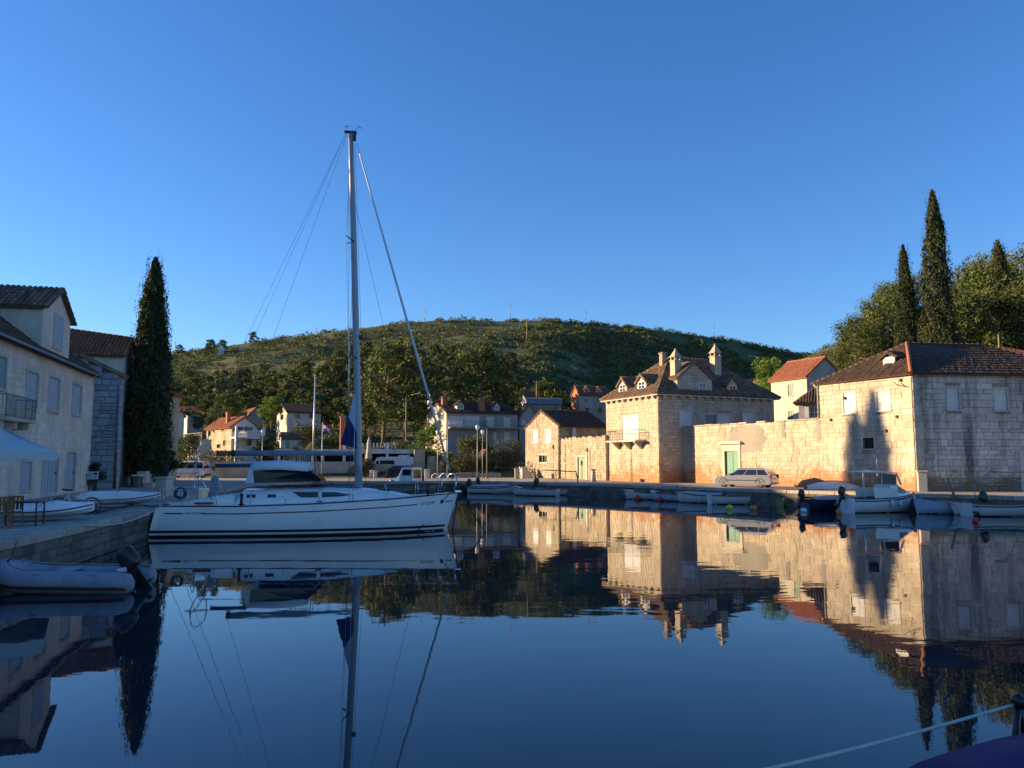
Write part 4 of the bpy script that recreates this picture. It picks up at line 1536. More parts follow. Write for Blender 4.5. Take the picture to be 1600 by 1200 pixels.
village('white_house', 'white house with red hip roof on the hillside left of the balcony house', 297, 165, 28, 281, 336, 645, 636, 'render_white', 'tile_red', hip=True, ybase=655, front=[(318, 650, 322, 655, 'dark')])
village('white_gable_house', 'small white gabled house just right of the left cypress', 276, 158, 30, 263, 288, 648, 640, 'render_white', 'tile_red', ridge='y', ybase=655)
village('balcony_house', 'stone house with red roof, white gable and white balcony railing', 361, 112, 42, 322, 401, 665.5, 651, 'render_white', 'tile_bright', ridge='y', ybase=700, side_m='stone_rubble',
        front=[(366, 688, 372, 700, 'dark'), (385, 687, 392, 696, 'dark'), (364, 667, 380, 674.5, 'dark'), (382, 667, 394, 674.5, 'dark')],
        left=[(325.5, 673, 329, 681, 'dark'), (346, 668, 349, 673, 'dark'), (339, 694, 344, 700, 'dark'), (349, 688, 351.5, 696, 'dark'), (333, 671.5, 335, 675.5, 'dark')])
M = h.FM('front'); q = h.hit('front', 363, 683)[1]
g = MB(); g.box(-.2, h.W + .4, -1.9, -.01, q - .2, q, M); bo = g.build('balcony', 'paint_white', h.root)
n = 26
for i in range(n + 1):
    g = MB(); a = -.1 + (h.W + .4) * i / n
    g.lathe([(.05, 0), (.05, .1), (.085, .3), (.04, .62), (.06, .8)], 6, M @ Vector((a, -1.8, q))); g.build('baluster', 'paint_white', bo)
g = MB(); g.box(-.2, h.W + .4, -1.9, -1.68, q + .8, q + .92, M); g.build('handrail', 'paint_white', bo)
for a in (-.05, h.W + .2):
    g = MB(); g.box(a - .14, a + .14, -1.9, -1.62, .8, h.ze - .1, M); g.build('pillar', 'paint_white', h.root)
chimney(h, h.W * .2, h.D * .35, h.ze + .2, h.ze + 2.0, .5, 'brick_red')
village('far_stone_house', 'plain stone gable house behind the balcony house, two dark windows', 388, 172, 30, 374, 411, 649, 637, 'stone_rubble', 'tile_red', ridge='y', ybase=655, front=[(390, 644, 394, 650, 'dark'), (396.5, 646, 400, 650, 'dark')])
village('dark_roof_house', 'white two window house with dark brown roof left of the mast', 448.5, 140, 24, 432.5, 501, 643, 632, 'render_white', 'tile_dark', ybase=660, side_m='render_cream',
        front=[(461, 646, 469, 653.5, 'dark'), (483, 646, 490.5, 653.5, 'dark')], left=[(438.5, 648, 443, 656, 'dark')])
village('apartment_house', 'wide grey house with two balconies, dormers and brick chimneys right of the mast', 697, 118, 22, 664.5, 809, 643, 629, 'render_grey', 'tile_dark', ybase=690, side_m='render_cream',
        front=[(701, 650, 724, 667, 'blind'), (726, 650, 749, 667, 'blind'), (760, 651, 772, 667, 'white'), (787, 652, 797.5, 667, 'white'), (787.5, 675, 797, 688, 'white'), (771, 675, 776, 688, 'white')])
AH = h
M = h.FM('front')
for x0, x1, yy in ((699, 756, 668), (757, 809, 668)):
    a0, a1 = h.hit('front', x0, yy)[0], h.hit('front', x1, yy)[0]; q = h.hit('front', (x0 + x1) / 2, yy)[1]
    g = MB(); g.box(a0, a1, -1.3, -.01, q - .2, q, M); bo = g.build('balcony', 'render_grey', h.root)
    railing(bo, M, [(a0 + .05, -.05), (a0 + .05, -1.25), (a1 - .05, -1.25), (a1 - .05, -.05)], q, .95, .18, 'tin_grey')
chimney(h, .7, h.D * .3, h.ze, h.zt + .5, .75, 'brick_red'); chimney(h, h.hit('front', 754, 640)[0], .6, h.ze - .5, h.zt + .2, .85, 'brick_red')
for x0, x1 in ((717, 728), (775, 784)):
    a0, a1 = h.hit('front', x0, 640)[0], h.hit('front', x1, 640)[0]
    dormer(h, 'front', a0, a1, h.ze + .2, h.ze + 1.2, h.ze + 1.7, 2.2, 'render_white', 'tile_dark', (a0 + .2, a1 - .2, h.ze + .55, h.ze + 1.1), 'paint_white', (1, 0), setback=.9)
village('side_house', 'grey house with reddish roof squeezed behind the gable house', 812, 124, 18, 806, 842, 652, 630, 'render_grey', 'tile_old', ridge='y', ybase=690, front=[(815, 656, 822, 664, 'white'), (826, 676, 831, 690, 'dark')])
village('upper_house', 'low house with dark roof and white wall above the apartment house', 676, 152, 15, 664, 712, 622, 610, 'render_white', 'tile_dark', ybase=630, front=[(690, 623, 696, 627, 'dark')])
village('flat_roof_house', 'dark flat roofed house with pale fascia behind the gable house', 823, 140, 12, 819, 877, 629, 627, 'render_grey', 'tin_grey', ybase=640, front=[(828, 631, 870, 641, 'dark')])
village('red_door_house', 'small house with a red door above the flat roofed house', 819, 160, 14, 814, 836, 617, 611, 'render_grey', 'tile_red', ybase=625, front=[(822, 620, 830, 627, 'red')])
village('twin_dormer_house', 'grey house with two white dormers below the dark green hill', 905, 160, 22, 893, 952, 615, 604, 'render_grey', 'tile_red', ybase=640, side_m='brick_red',
        front=[(913.5, 623.5, 919, 629, 'frame'), (934.5, 623.5, 939.5, 629, 'frame'), (914, 637, 920, 645, 'dark'), (934, 637, 940, 645, 'dark')])
for x0, x1 in ((914, 922), (932.5, 941)):
    a0, a1 = h.hit('front', x0, 615)[0], h.hit('front', x1, 615)[0]
    dormer(h, 'front', a0, a1, h.ze + .05, h.ze + 1.0, h.ze + 1.5, 2.0, 'paint_white', 'tile_red', (a0 + .2, a1 - .2, h.ze + .25, h.ze + .95), 'paint_white', (1, 1), setback=.25)
village('hilltop_house', 'tiny white house high on the hill above the left cypress', 345, hill_depth(347, 553), 15, 341, 353, 547.5, 545, 'render_white', 'tile_old', ybase=552, front=[(348, 548.5, 350, 550.5, 'dark')])
# boathouse and terrace by the head of the harbour
village('boat_house', 'low rubble boathouse with a dark green door behind the yacht stern', 340, 94, 6, 336, 444, 721, 706, 'stone_rubble', 'tile_old', ybase=740, front=[(364, 727, 377, 746, 'green')])
h = House('terrace_house', 'low white restaurant terrace with posts and pink wall behind the yacht mast', at(430, 740, 100).to_tuple()[:2], math.radians(4), 17.0, 6.0)
M = h.FM('front')
zt = h.hit('front', 540, 705)[1]
h.wall('front', .9, 2.9, (), 'render_cream')
for f in ('left', 'right', 'back'): h.wall(f, .9, zt - .3, (), 'render_white')
for i in range(7):
    a = .2 + i * 2.7
    g = MB(); g.box(a, a + .35, .0, .35, 2.91, zt + (1.1 if i % 2 else .0), M); g.build('post', 'paint_white', h.root)
g = MB(); g.box(-.1, h.W + .1, -.3, 6.0, zt - .3, zt + .25, M); g.build('parapet', 'render_white', h.root)
g = MB(); g.box(.5, 16.5, 1.0, 1.1, 2.9, zt - .31, M); g.build('painted_shade', 'dark_hole', h.root)  # near-black sheet painted in for the shade inside the terrace
for i in range(14):
    g = MB(); g.lathe([(.07, 0), (.12, .25), (.05, .5), (.09, .75)], 6, M @ Vector((9 + i * .45, .2, zt + .25))); g.build('baluster', 'trim_stone', h.root)
for k, a in enumerate((2.4, 6.2, 10.2, 13.6)):
    g = MB()
    pts = [M @ Vector((a + math.cos(math.pi * i / 10) * 1.25, -.05, 1.1 + .35 + math.sin(math.pi * i / 10) * 1.1)) for i in range(11)]
    g.slab([M @ Vector((a + 1.25, -.05, 1.05))] + pts + [M @ Vector((a - 1.25, -.05, 1.05))], M.to_3x3() @ Vector((0, .045, 0)))
    g.build('arch_panel', ['stone_pale', 'render_cream', 'brick_red', 'stone_pale'][k], h.root)

# sunlit terrace wall with a fence left of the balcony house
h = House.px('terrace_wall', 'sunlit yellowish terrace wall with brown fence left of the balcony house', 314, 103, 38, 287, 330, 700, cat='wall')
zt = h.hit('left', 300, 689)[1]
for f in ('left', 'front', 'right', 'back'): h.wall(f, .9, zt, (), 'render_cream')
g = MB(); g.box(-.1, h.W + .1, -.1, h.D + .1, zt, zt + .12); g.build('coping', 'trim_stone', h.root)
M = h.FM('left')
for i in range(9):
    a = .1 + (h.D - .2) * i / 8
    g = MB(); g.box(a - .08, a + .08, .02, .18, zt + .121, zt + 1.0, M); g.build('fence_post', 'wood_pole', h.root)
for zz in (.35, .65, .95):
    g = MB(); g.box(.02, h.D - .02, .05, .12, zt + zz, zt + zz + .1, M); g.build('fence_rail', 'wood_pole', h.root)
village('stone_shed', 'small white shed among the trees left of the palm', 441, 118, 22, 437, 470, 684, 678, 'render_white', 'tile_old', ybase=700, front=[(447, 690, 452, 700, 'dark')])
village('corner_shed', 'tiny white gabled shed beside the olive bush', 752.5, 105, 30, 747, 767, 714, 703, 'render_white', 'tile_old', ridge='y', ybase=735, front=[(755, 713, 760, 721, 'dark')])
# ------------------------------------------------------------------ trees, shrubs, scrub
def leaf_tris(centers, size, rs, squash=1.0, up=0.0):
    """one small triangle of foliage round every point"""
    n = len(centers)
    d = rs.normal(size=(n, 3, 3))
    d /= np.linalg.norm(d, axis=2, keepdims=True) + 1e-9
    d[:, :, 2] = d[:, :, 2] * squash
    if up: d[:, 0, 2] += up
    sz = (np.asarray(size) * rs.uniform(.6, 1.4, n))[:, None, None]
    return (centers[:, None, :] + d * sz).reshape(-1, 3)


def clump(c, r, n, rs, shell=.55):
    d = rs.normal(size=(n, 3))
    d /= np.linalg.norm(d, axis=1, keepdims=True) + 1e-9
    k = (shell + (1 - shell) * rs.uniform(0, 1, n)) ** 1.0
    return np.asarray(c)[None] + d * np.asarray(r)[None] * k[:, None]


def as_part(name, me, parent):
    o = bpy.data.objects.new(name, me)
    return link(o, parent)


def pine_parts(seed, H, spread, n_cl, n_leaf, leaf, m, flat=.55, low=.45, bark='bark'):
    """Aleppo pine: bent trunk, a few limbs, flattened tufts of needles with gaps between them"""
    rs = np.random.RandomState(seed)
    mb = MB()
    bend = rs.uniform(-.09, .09, 2) * H
    top = np.array([bend[0], bend[1], H * .86])
    mid = np.array([bend[0] * .3, bend[1] * .3, H * .42])
    mb.tube([(0, 0, -.6), tuple(mid), tuple(top)], [H * .022, H * .016, H * .006], 7)
    cls = []
    for i in range(n_cl):
        f = low + (1 - low) * ((i + rs.uniform(0, .8)) / n_cl)
        a = i * 2.4 + rs.uniform(-.5, .5)
        rad = spread * (1.0 - .75 * max(0, (f - .62) / .38) ** 1.4) * rs.uniform(.35, 1.0)
        k = min(f, .97)
        base = mid * (1 - (k - .42) / .5) + top * ((k - .42) / .5) if k > .42 else mid * k / .42
        c = np.array([base[0] + math.cos(a) * rad, base[1] + math.sin(a) * rad, H * f])
        r = spread * rs.uniform(.26, .46)
        cls.append((c, (r, r, r * flat)))
        if rad > spread * .3:
            b0 = base * .96
            mb.tube([tuple(b0), tuple((b0 + c) / 2 + [0, 0, -.03 * H * 0]), tuple(c - [0, 0, r * .2])], [H * .008, H * .006, H * .003], 5)
    w = np.array([q[1][0] ** 2 for q in cls]); w = (w / w.sum() * n_leaf).astype(int) + 8
    P = np.concatenate([clump(c, r, k, rs, .45) for (c, r), k in zip(cls, w)])
    core = np.concatenate([clump(c, np.array(r) * .62, max(6, k // 9), rs, .2) for (c, r), k in zip(cls, w)])
    V = np.concatenate([leaf_tris(P, leaf, rs, .8), leaf_tris(core, leaf * 2.3, rs, .8)])
    tm = bpy.data.meshes.new('trunk')
    tm.from_pydata(mb.v, [], mb.f)
    tm.polygons.foreach_set('use_smooth', [True] * len(mb.f))
    tm.materials.append(mat(bark))
    return tm, np_mesh('crown', V, 3, m)


def plant_tree(name, parts, loc, rz, s, label, cat='tree', group=None):
    r = empty(name, loc, rz, label, cat, group)
    as_part('trunk', parts[0], r)
    as_part('crown', parts[1], r)
    r.scale = s if isinstance(s, (tuple, list)) else (s, s, s)
    return r


def where(x, y):
    """words for a place in the photograph"""
    return x


# ---- cypresses
def cypress_parts(seed, H, R, n, leaf, taper=.55, dense=1.0):
    rs = np.random.RandomState(seed)
    z = rs.uniform(0, 1, n) ** .92
    prof = np.interp(z, [0, .03, .12, .3, .5, .7, .85, .95, 1], [.45, .75, .97, 1.0, .86, .66, .44, .22, .03])
    a = rs.uniform(0, 2 * math.pi, n)
    lump = .80 + .20 * np.sin(a * 3 + z * 17 + 1.3) * np.sin(z * 31 + a * 2) + .16 * (vnoise(a * 3.0 + 40, z * 26, 1.0, seed) - .4)
    lump += np.where(vnoise(a * 5.0 + 20, z * 60, 1.0, seed + 3) > .8, .16, 0)
    k = rs.uniform(.68, 1.0, n) * lump * .95
    c = np.stack([np.cos(a) * R * prof * k, np.sin(a) * R * prof * k, z * H], 1)
    V = leaf_tris(c, leaf, rs, 1.5, .5)
    nb = 430
    zz = rs.uniform(.03, .97, nb); aa = rs.uniform(0, 6.28, nb)
    pr = np.interp(zz, [0, .03, .12, .3, .5, .7, .85, .95, 1], [.45, .75, .97, 1.0, .86, .66, .44, .22, .03]) * R
    tips = []
    for i in range(nb):
        hp = rs.uniform(.6, 2.1); lean = rs.uniform(.0, .34) ** 1.5 * 1.6
        for q in range(16):
            d = pr[i] * (.80 + .10 * math.sin(math.pi * q / 15)) + lean * q / 15 + .05
            j = .17 * (1 - q / 15)
            tips.append((math.cos(aa[i]) * d + rs.uniform(-j, j), math.sin(aa[i]) * d + rs.uniform(-j, j), zz[i] * H * .97 + q / 15 * hp))
    V = np.concatenate([V, leaf_tris(np.array(tips), leaf * .62, rs, 1.2, .4)])
    # dark heart so that the sky does not show through the middle
    m2 = 1600
    z = rs.uniform(.02, .9, m2); a = rs.uniform(0, 6.28, m2)
    pr = np.interp(z, [0, .05, .3, .6, 1], [.4, .6, .62, .42, .0]) * R * rs.uniform(.3, 1, m2)
    V = np.concatenate([V, leaf_tris(np.stack([np.cos(a) * pr, np.sin(a) * pr, z * H], 1), leaf * 2.2, rs, 1.6)])
    mb = MB()
    mb.tube([(0, 0, -1.2), (0, 0, H * .5), (0, 0, H * .93)], [.28, .16, .03], 8)
    tm = bpy.data.meshes.new('trunk'); tm.from_pydata(mb.v, [], mb.f); tm.materials.append(mat('bark'))
    return tm, np_mesh('crown', V, 3, 'leaf_cypress')


plant_tree('cypress', cypress_parts(3, 18.3, 2.0, 24000, .125), (-29.1, 63.5, 1.1), .4, 1, 'tall dark cypress on the left quay beside the stone stairs')
plant_tree('cypress', cypress_parts(13, 16.9, 1.75, 10000, .15), (-29.6, 64.9, 1.1), 1.4, 1, 'lower cypress half hidden right behind the left quay cypress')
p = at(1470, 560, 84); gz = float(side_z(p.x, p.y))
plant_tree('cypress', cypress_parts(5, at(1468, 299, 84).z - gz, 2.45, 26000, .135), (p.x, p.y, gz), .9, 1, 'tallest cypress, on the slope behind the dark hip roof')
p = at(1419, 560, 86); gz = float(side_z(p.x, p.y))
plant_tree('cypress', cypress_parts(8, at(1417, 384, 86).z - gz, 1.75, 17000, .125), (p.x, p.y, gz), 2.0, 1, 'shorter slim cypress just left of the tallest cypress')
p = at(1567, 520, 99); gz = float(side_z(p.x, p.y))
plant_tree('cypress', cypress_parts(9, at(1572, 378, 99).z - gz, 1.9, 9000, .2), (p.x, p.y, gz), 1.0, (1.0, 1.0, 1.0), 'dark ragged cypress among the pines near the right edge')

# ---- pines on the near right slope
NEAR = [pine_parts(20 + i, 11.5, 4.6, 34, 17000, .13, 'leaf_pine_near', .68, .08, 'bark') for i in range(3)]
near_px = [(1336, 500, 108, 0), (1362, 474, 112, 1), (1388, 456, 112, 0), (1402, 446, 116, 1), (1436, 440, 112, 0), (1500, 432, 108, 1), (1528, 412, 112, 0), (1548, 424, 102, 2), (1590, 404, 108, 1), (1600, 440, 96, 2), (1622, 410, 112, 0), (1512, 462, 96, 1),
           (1328, 520, 118, 2), (1345, 512, 100, 1), (1500, 470, 94, 2)]
where_txt = ['lowest', 'second', 'third', 'fourth', 'fifth', 'sixth', 'seventh', 'eighth', 'ninth', 'tenth', 'eleventh', 'twelfth', 'thirteenth', 'fourteenth', 'fifteenth']
for i, (px, py, Y, k) in enumerate(near_px):
    p = at(px, py, Y); gz = float(side_z(p.x, p.y)) - .3
    s = max(.45, (p.z - gz) / 11.4)
    if i < 5: lab = 'light green pine on the right slope left of the cypresses, %s from the left' % ['first', 'second', 'third', 'fourth', 'fifth'][i]
    elif i < 12: lab = 'pine on the right slope right of the cypresses with crown top %s from the left' % ['first', 'third', 'fourth', 'fifth', 'seventh', 'last', 'second'][[5, 6, 7, 8, 9, 10, 11].index(i)]
    else: lab = ['darker small pine low at the far left of the right slope', 'small pine just above the red brown tiled eave', 'small dark pine close behind the hip roof ridge'][i - 12]
    plant_tree('pine_tree', NEAR[k], (p.x, p.y, gz), i * 1.7, (s * (.80 if i < 3 or i > 11 else .92), s * (.80 if i < 3 or i > 11 else .92), s), lab, 'pine', 'pines on the right slope')

# ---- the pine wood at the foot of the hill: every tree its own object
FAR = [pine_parts(40 + i, 12.0, 4.3, 17, 1500, .42, 'leaf_pine', .55, .38) for i in range(6)]
rs = np.random.RandomState(77)
spots = []
tries = 0
while len(spots) < 150 and tries < 6000:
    tries += 1
    px = rs.uniform(268, 905)
    Y = rs.uniform(150, 330)
    t = (px - 800) / FPX
    X = t * Y
    if vnoise(X, Y, 45, 21) < .30: continue
    if px > 800 and Y > 240: continue
    if px > 700 and rs.uniform() < .5: continue
    if any((X - q[0]) ** 2 + (Y - q[1]) ** 2 < (5.2 + 2.5 * rs.uniform()) ** 2 for q in spots): continue
    spots.append((X, Y, px))
spots.sort(key=lambda q: q[1])
def band(px, Y):
    col_ = [(330, 'next to the left cypress'), (400, 'behind the balcony house'), (455, 'behind the plain stone gable house'), (510, 'behind the dark roofed white house'), (560, 'just left of the yacht mast'),
            (620, 'just right of the yacht mast'), (690, 'between mast and apartment house'), (760, 'above the apartment house'), (830, 'above the flat roofed house'), (2000, 'above the twin dormer house')]
    row_ = 'front row' if Y < 200 else ('middle' if Y < 265 else 'upper edge')
    return row_ + ' of the hill wood ' + next(t for q, t in col_ if px < q)


ranks = {}
for i, (X, Y, px) in enumerate(spots):
    z = float(hill_z(X, Y)) - .4
    s = rs.uniform(.6, .98)
    plant_tree('pine_tree', FAR[i % 6], (X, Y, z), rs.uniform(0, 6.28), (s * rs.uniform(.85, 1.15), s * rs.uniform(.85, 1.15), s * rs.uniform(.85, 1.1)),
               'dark pine in the ' + band(px, Y), 'pine', 'pines, ' + band(px, Y))
for i, (px, py, Y, s) in enumerate([(396, 528, 500, .8), (330, 532, 480, .9), (350, 530, 485, .8), (325, 536, 470, .7), (283, 545, 500, .7)]):
    p = at(px, py, Y); z = float(hill_z(p.x, p.y)) - .5
    plant_tree('pine_tree', FAR[i % 6], (p.x, p.y, z), i, s, ['lone pine on the skyline above the tiny white house', 'left pine of the skyline pair behind the tiny white house', 'right pine of the skyline pair behind the tiny white house', 'pine left of the tiny white hilltop house', 'small skyline pine right beside the left cypress'][i], 'pine', 'pines on the hill skyline')
# three trees one can pick out
p = at(748, 650, 132)
plant_tree('pine_tree', pine_parts(60, 17, 7.0, 24, 4200, .34, 'leaf_pine', .5, .48, 'bark_pale'), (p.x, p.y, float(hill_z(p.x, p.y)) - .5), 1.0, 1, 'big spreading pine with pale forked trunk right behind the apartment house', 'pine')
p = at(598, 690, 128)
plant_tree('pine_tree', pine_parts(61, 17.5, 5.8, 30, 5200, .32, 'leaf_pine', .6, .30), (p.x, p.y, float(hill_z(p.x, p.y)) - .5), .2, 1, 'large dense dark pine immediately right of the yacht mast', 'pine')
p = at(632, 690, 134)
plant_tree('pine_tree', pine_parts(62, 15.0, 5.5, 26, 4200, .32, 'leaf_pine', .6, .35), (p.x, p.y, float(hill_z(p.x, p.y)) - .5), 2.2, 1, 'large dark pine second to the right of the yacht mast', 'pine')

# ---- scrub of the hill: nobody could count it
rs = np.random.RandomState(5)
n = 34000
Y = 150 + (560 - 150) * rs.uniform(0, 1, n) ** .8
T = np.where(rs.uniform(0, 1, n) < .62, rs.uniform(-.60, .47, n), rs.uniform(.0, .38, n))
X = T * Y
dens = vnoise(X, Y, 30, 31) * .6 + vnoise(X, Y, 9, 32) * .4
keep = (dens > np.interp(Y, [150, 300, 420, 560], [.25, .28, .33, .35])) | ((vnoise(X, Y, 70, 35) > .6) & (dens > .3))
X, Y = X[keep], Y[keep]
Z = hill_z(X, Y)
S = (.5 + 2.1 * rs.uniform(0, 1, len(X)) ** 2.2) * np.interp(Y, [150, 560], [.85, 1.25])
per = 34
C_ = np.repeat(np.stack([X, Y, Z + S * .35], 1), per, 0)
d = rs.normal(size=(len(C_), 3)); d /= np.linalg.norm(d, axis=1, keepdims=True)
d *= rs.uniform(.5, 1, (len(d), 1)) * np.repeat(S, per)[:, None]
d[:, 2] *= .62
tag(link(bpy.data.objects.new('hill_scrub', np_mesh('hill_scrub', leaf_tris(C_ + d, np.repeat(S * .30, per), rs, .8), 3, 'leaf_scrub'))),
    'low mediterranean scrub covering the hill in one mass', 'scrub', kind='stuff')
# dry stone terrace walls and outcrops showing pale on the upper slope
mb = MB()
for k in range(34):
    px = rs.uniform(300, 1180); Y0_ = rs.uniform(250, 500); t0 = (px - 800) / FPX; L = rs.uniform(.015, .07)
    for i in range(int(L / .0022)):
        t = t0 + i * .0022; Yq = Y0_ + 6 * math.sin(i * .13 + k)
        if rs.uniform() < .35: continue
        x_ = t * Yq; z_ = float(hill_z(x_, Yq)); q = rs.uniform(.25, .6)
        mb.box(x_ - .55, x_ + .55, Yq - .4, Yq + .4, z_ - .4, z_ + q)
tag(mb.build('terrace_walls', 'rock'), 'pale dry stone terrace walls across the hill slope', 'wall', kind='stuff')
mb = MB()
for k in range(700):
    Yq = rs.uniform(260, 515); x_ = rs.uniform(-.42, .33) * Yq
    if vnoise(np.array([x_]), np.array([Yq]), 26, 44)[0] < .55: continue
    z_ = float(hill_z(x_, Yq)); q = rs.uniform(.4, 1.3)
    mb.add([(x_ + q * rs.uniform(-1, 1), Yq + q * rs.uniform(-1, 1), z_ + q * rs.uniform(-.2, .7)) for _ in range(6)], [(0, 1, 2), (0, 2, 3), (0, 3, 4), (1, 2, 5), (2, 3, 5), (3, 4, 5), (0, 1, 4)])
tag(mb.build('hill_rocks', 'rock'), 'pale rock outcrops scattered over the upper hill', 'rocks', kind='stuff')
n = 2600
Y = rs.uniform(90, 160, n); T = rs.uniform(.24, .95, n); X = T * Y
keep = vnoise(X, Y, 7, 33) > .35
X, Y = X[keep], Y[keep]
Z = side_z(X, Y); S = rs.uniform(.3, 1.0, len(X)); per = 70
C_ = np.repeat(np.stack([X, Y, Z + S * .3], 1), per, 0)
d = rs.normal(size=(len(C_), 3)); d /= np.linalg.norm(d, axis=1, keepdims=True)
d *= rs.uniform(.5, 1, (len(d), 1)) * np.repeat(S, per)[:, None]; d[:, 2] *= .7
tag(link(bpy.data.objects.new('slope_scrub', np_mesh('slope_scrub', leaf_tris(C_ + d, np.repeat(S * .18, per), rs, .8), 3, 'leaf_olive'))),
    'dry scrub on the near right slope', 'scrub', kind='stuff')
# thicket around the houses at the hill foot
n = 900
Y = rs.uniform(104, 165, n); px = rs.uniform(250, 960, n); X = (px - 800) / FPX * Y
keep = (vnoise(X, Y, 12, 34) > .42)
X, Y = X[keep], Y[keep]
Z = hill_z(X, Y); S = rs.uniform(.4, 1.3, len(X)); per = 90
C_ = np.repeat(np.stack([X, Y, Z + S * .4], 1), per, 0)
d = rs.normal(size=(len(C_), 3)); d /= np.linalg.norm(d, axis=1, keepdims=True)
d *= rs.uniform(.5, 1, (len(d), 1)) * np.repeat(S, per)[:, None]; d[:, 2] *= .8
tag(link(bpy.data.objects.new('thicket', np_mesh('thicket', leaf_tris(C_ + d, np.repeat(S * .17, per), rs, .9), 3, 'leaf_scrub'))),
    'thicket of low bushes growing between the village houses', 'scrub', kind='stuff')


def bush(name, label, px, py, Y, w, hgt, n, leaf, m, seed, z0=None, cat='bush', group=None, trunk=True, depth=None):
    """broad leaved bush or tree: crown of many leaf clumps on a short stem, its foot below the point px, py"""
    rs = np.random.RandomState(seed)
    p = at(px, py, Y)
    z = z0 if z0 is not None else p.z
    r = empty(name, (p.x, p.y, z), rs.uniform(0, 6), label, cat, group)
    cl = []
    for i in range(15):
        a = i * 2.4
        rr = w * .5 * rs.uniform(.1, .78)
        f = rs.uniform(.28, .9)
        rr *= (1.15 - abs(f - .5) * 1.2)
        q = w * rs.uniform(.13, .25)
        cl.append(((math.cos(a) * rr, math.sin(a) * rr, hgt * f), (q, q, q * .85)))
    P = np.concatenate([clump(c, q, n // 15, rs, .5) for c, q in cl])
    P[:, 2] = np.maximum(P[:, 2], .05)
    as_part('foliage', np_mesh('foliage', leaf_tris(P, leaf, rs, .9), 3, m), r)
    if trunk:
        mb = MB()
        for c, q in cl[:7]: mb.tube([(0, 0, -.3), (c[0] * .3, c[1] * .3, hgt * .25), (c[0], c[1], c[2])], [.05 + .012 * hgt, .04 + .006 * hgt, .015], 5)
        mb.build('stem', 'bark', r)
    return r


G = 1.0
bush('broadleaf_tree', 'bright green leafy tree in front of the apartment house', 672, 705, 103, 6.0, 6.2, 5200, .17, 'leaf_bright', 1, z0=G + .6, cat='tree')
bush('broadleaf_tree', 'dark green tree under the apartment house balcony', 745, 700, 112, 6.5, 5.6, 4200, .19, 'leaf_pine', 2, z0=G + 1, cat='tree')
bush('olive_bush', 'rounded olive green bush left of the gable house', 790, 742, 104, 6.2, 4.6, 5200, .14, 'leaf_olive', 3, z0=G)
bush('hedge', 'long low hedge behind the sunlit quay wall', 720, 742, 98, 6.2, 2.9, 4000, .14, 'leaf_olive', 4, z0=G)
bush('hedge', 'low hedge patch between the lamp posts and olive bush', 752, 742, 104, 3.6, 2.6, 2600, .14, 'leaf_olive', 14, z0=G)
bush('broadleaf_tree', 'round green tree behind the balcony house', 358, 640, 140, 6.5, 6.0, 3200, .24, 'leaf_pine_light', 5, z0=at(358, 660, 140).z, cat='tree')
bush('bush', 'dense green bushes right of the left cypress', 295, 700, 105, 6.5, 4.8, 4200, .18, 'leaf_pine', 6, z0=G + 1.0)
bush('bush', 'leafy bush at the foot of the left cypress', 262, 735, 68, 2.4, 3.2, 3000, .10, 'leaf_dark', 7, z0=G)
bush('bush', 'dark ivy mound at the base of the left cypress', 222, 735, 64.5, 3.0, 3.4, 3600, .10, 'leaf_dark', 17, z0=G)
bush('bush', 'dark bush right of the balcony house', 415, 695, 108, 5.0, 4.2, 3400, .18, 'leaf_dark', 8, z0=G + 1.0)
bush('bush', 'bright green bush left of the dark roofed white house', 424, 660, 135, 5.0, 5.2, 2600, .22, 'leaf_bright', 9, z0=at(424, 668, 135).z)
bush('bush', 'low flowering bush in front of the balcony house', 340, 720, 100, 6.0, 2.4, 2600, .14, 'leaf_olive', 10, z0=G + .6)
bush('broadleaf_tree', 'bright green tree between mansion roof and red roofed house', 1199, 600, 96, 4.6, 5.4, 4200, .16, 'leaf_bright', 11, z0=at(1200, 628, 96).z, cat='tree')
bush('potted_shrub', 'leafy shrub in front of the blue block wall', 148, 745, 53.5, 1.5, 1.9, 2600, .06, 'leaf_dark', 12, z0=G)
bush('bush', 'grassy bank of bushes behind the white camper van', 625, 700, 112, 7.0, 3.0, 3000, .17, 'leaf_olive', 13, z0=G + 1.5)
bush('bush', 'small round green tree beside the utility pole on the hill', 847, 622, 150, 4.2, 4.4, 2200, .22, 'leaf_pine_light', 15, z0=at(847, 628, 150).z)
bush('bush', 'dark shrubs below the terrace umbrella', 570, 735, 97, 3.0, 2.6, 2200, .12, 'leaf_olive', 16, z0=G)
bush('bush', 'low bushes hiding the foot of the dark roofed white house', 476, 696, 128, 8.5, 2.8, 3400, .2, 'leaf_scrub', 21, z0=at(476, 696, 128).z)
bush('bush', 'tall dark bushes between the mast and the terrace', 522, 690, 118, 7.0, 5.0, 3400, .2, 'leaf_pine', 18, z0=G + 1.0)

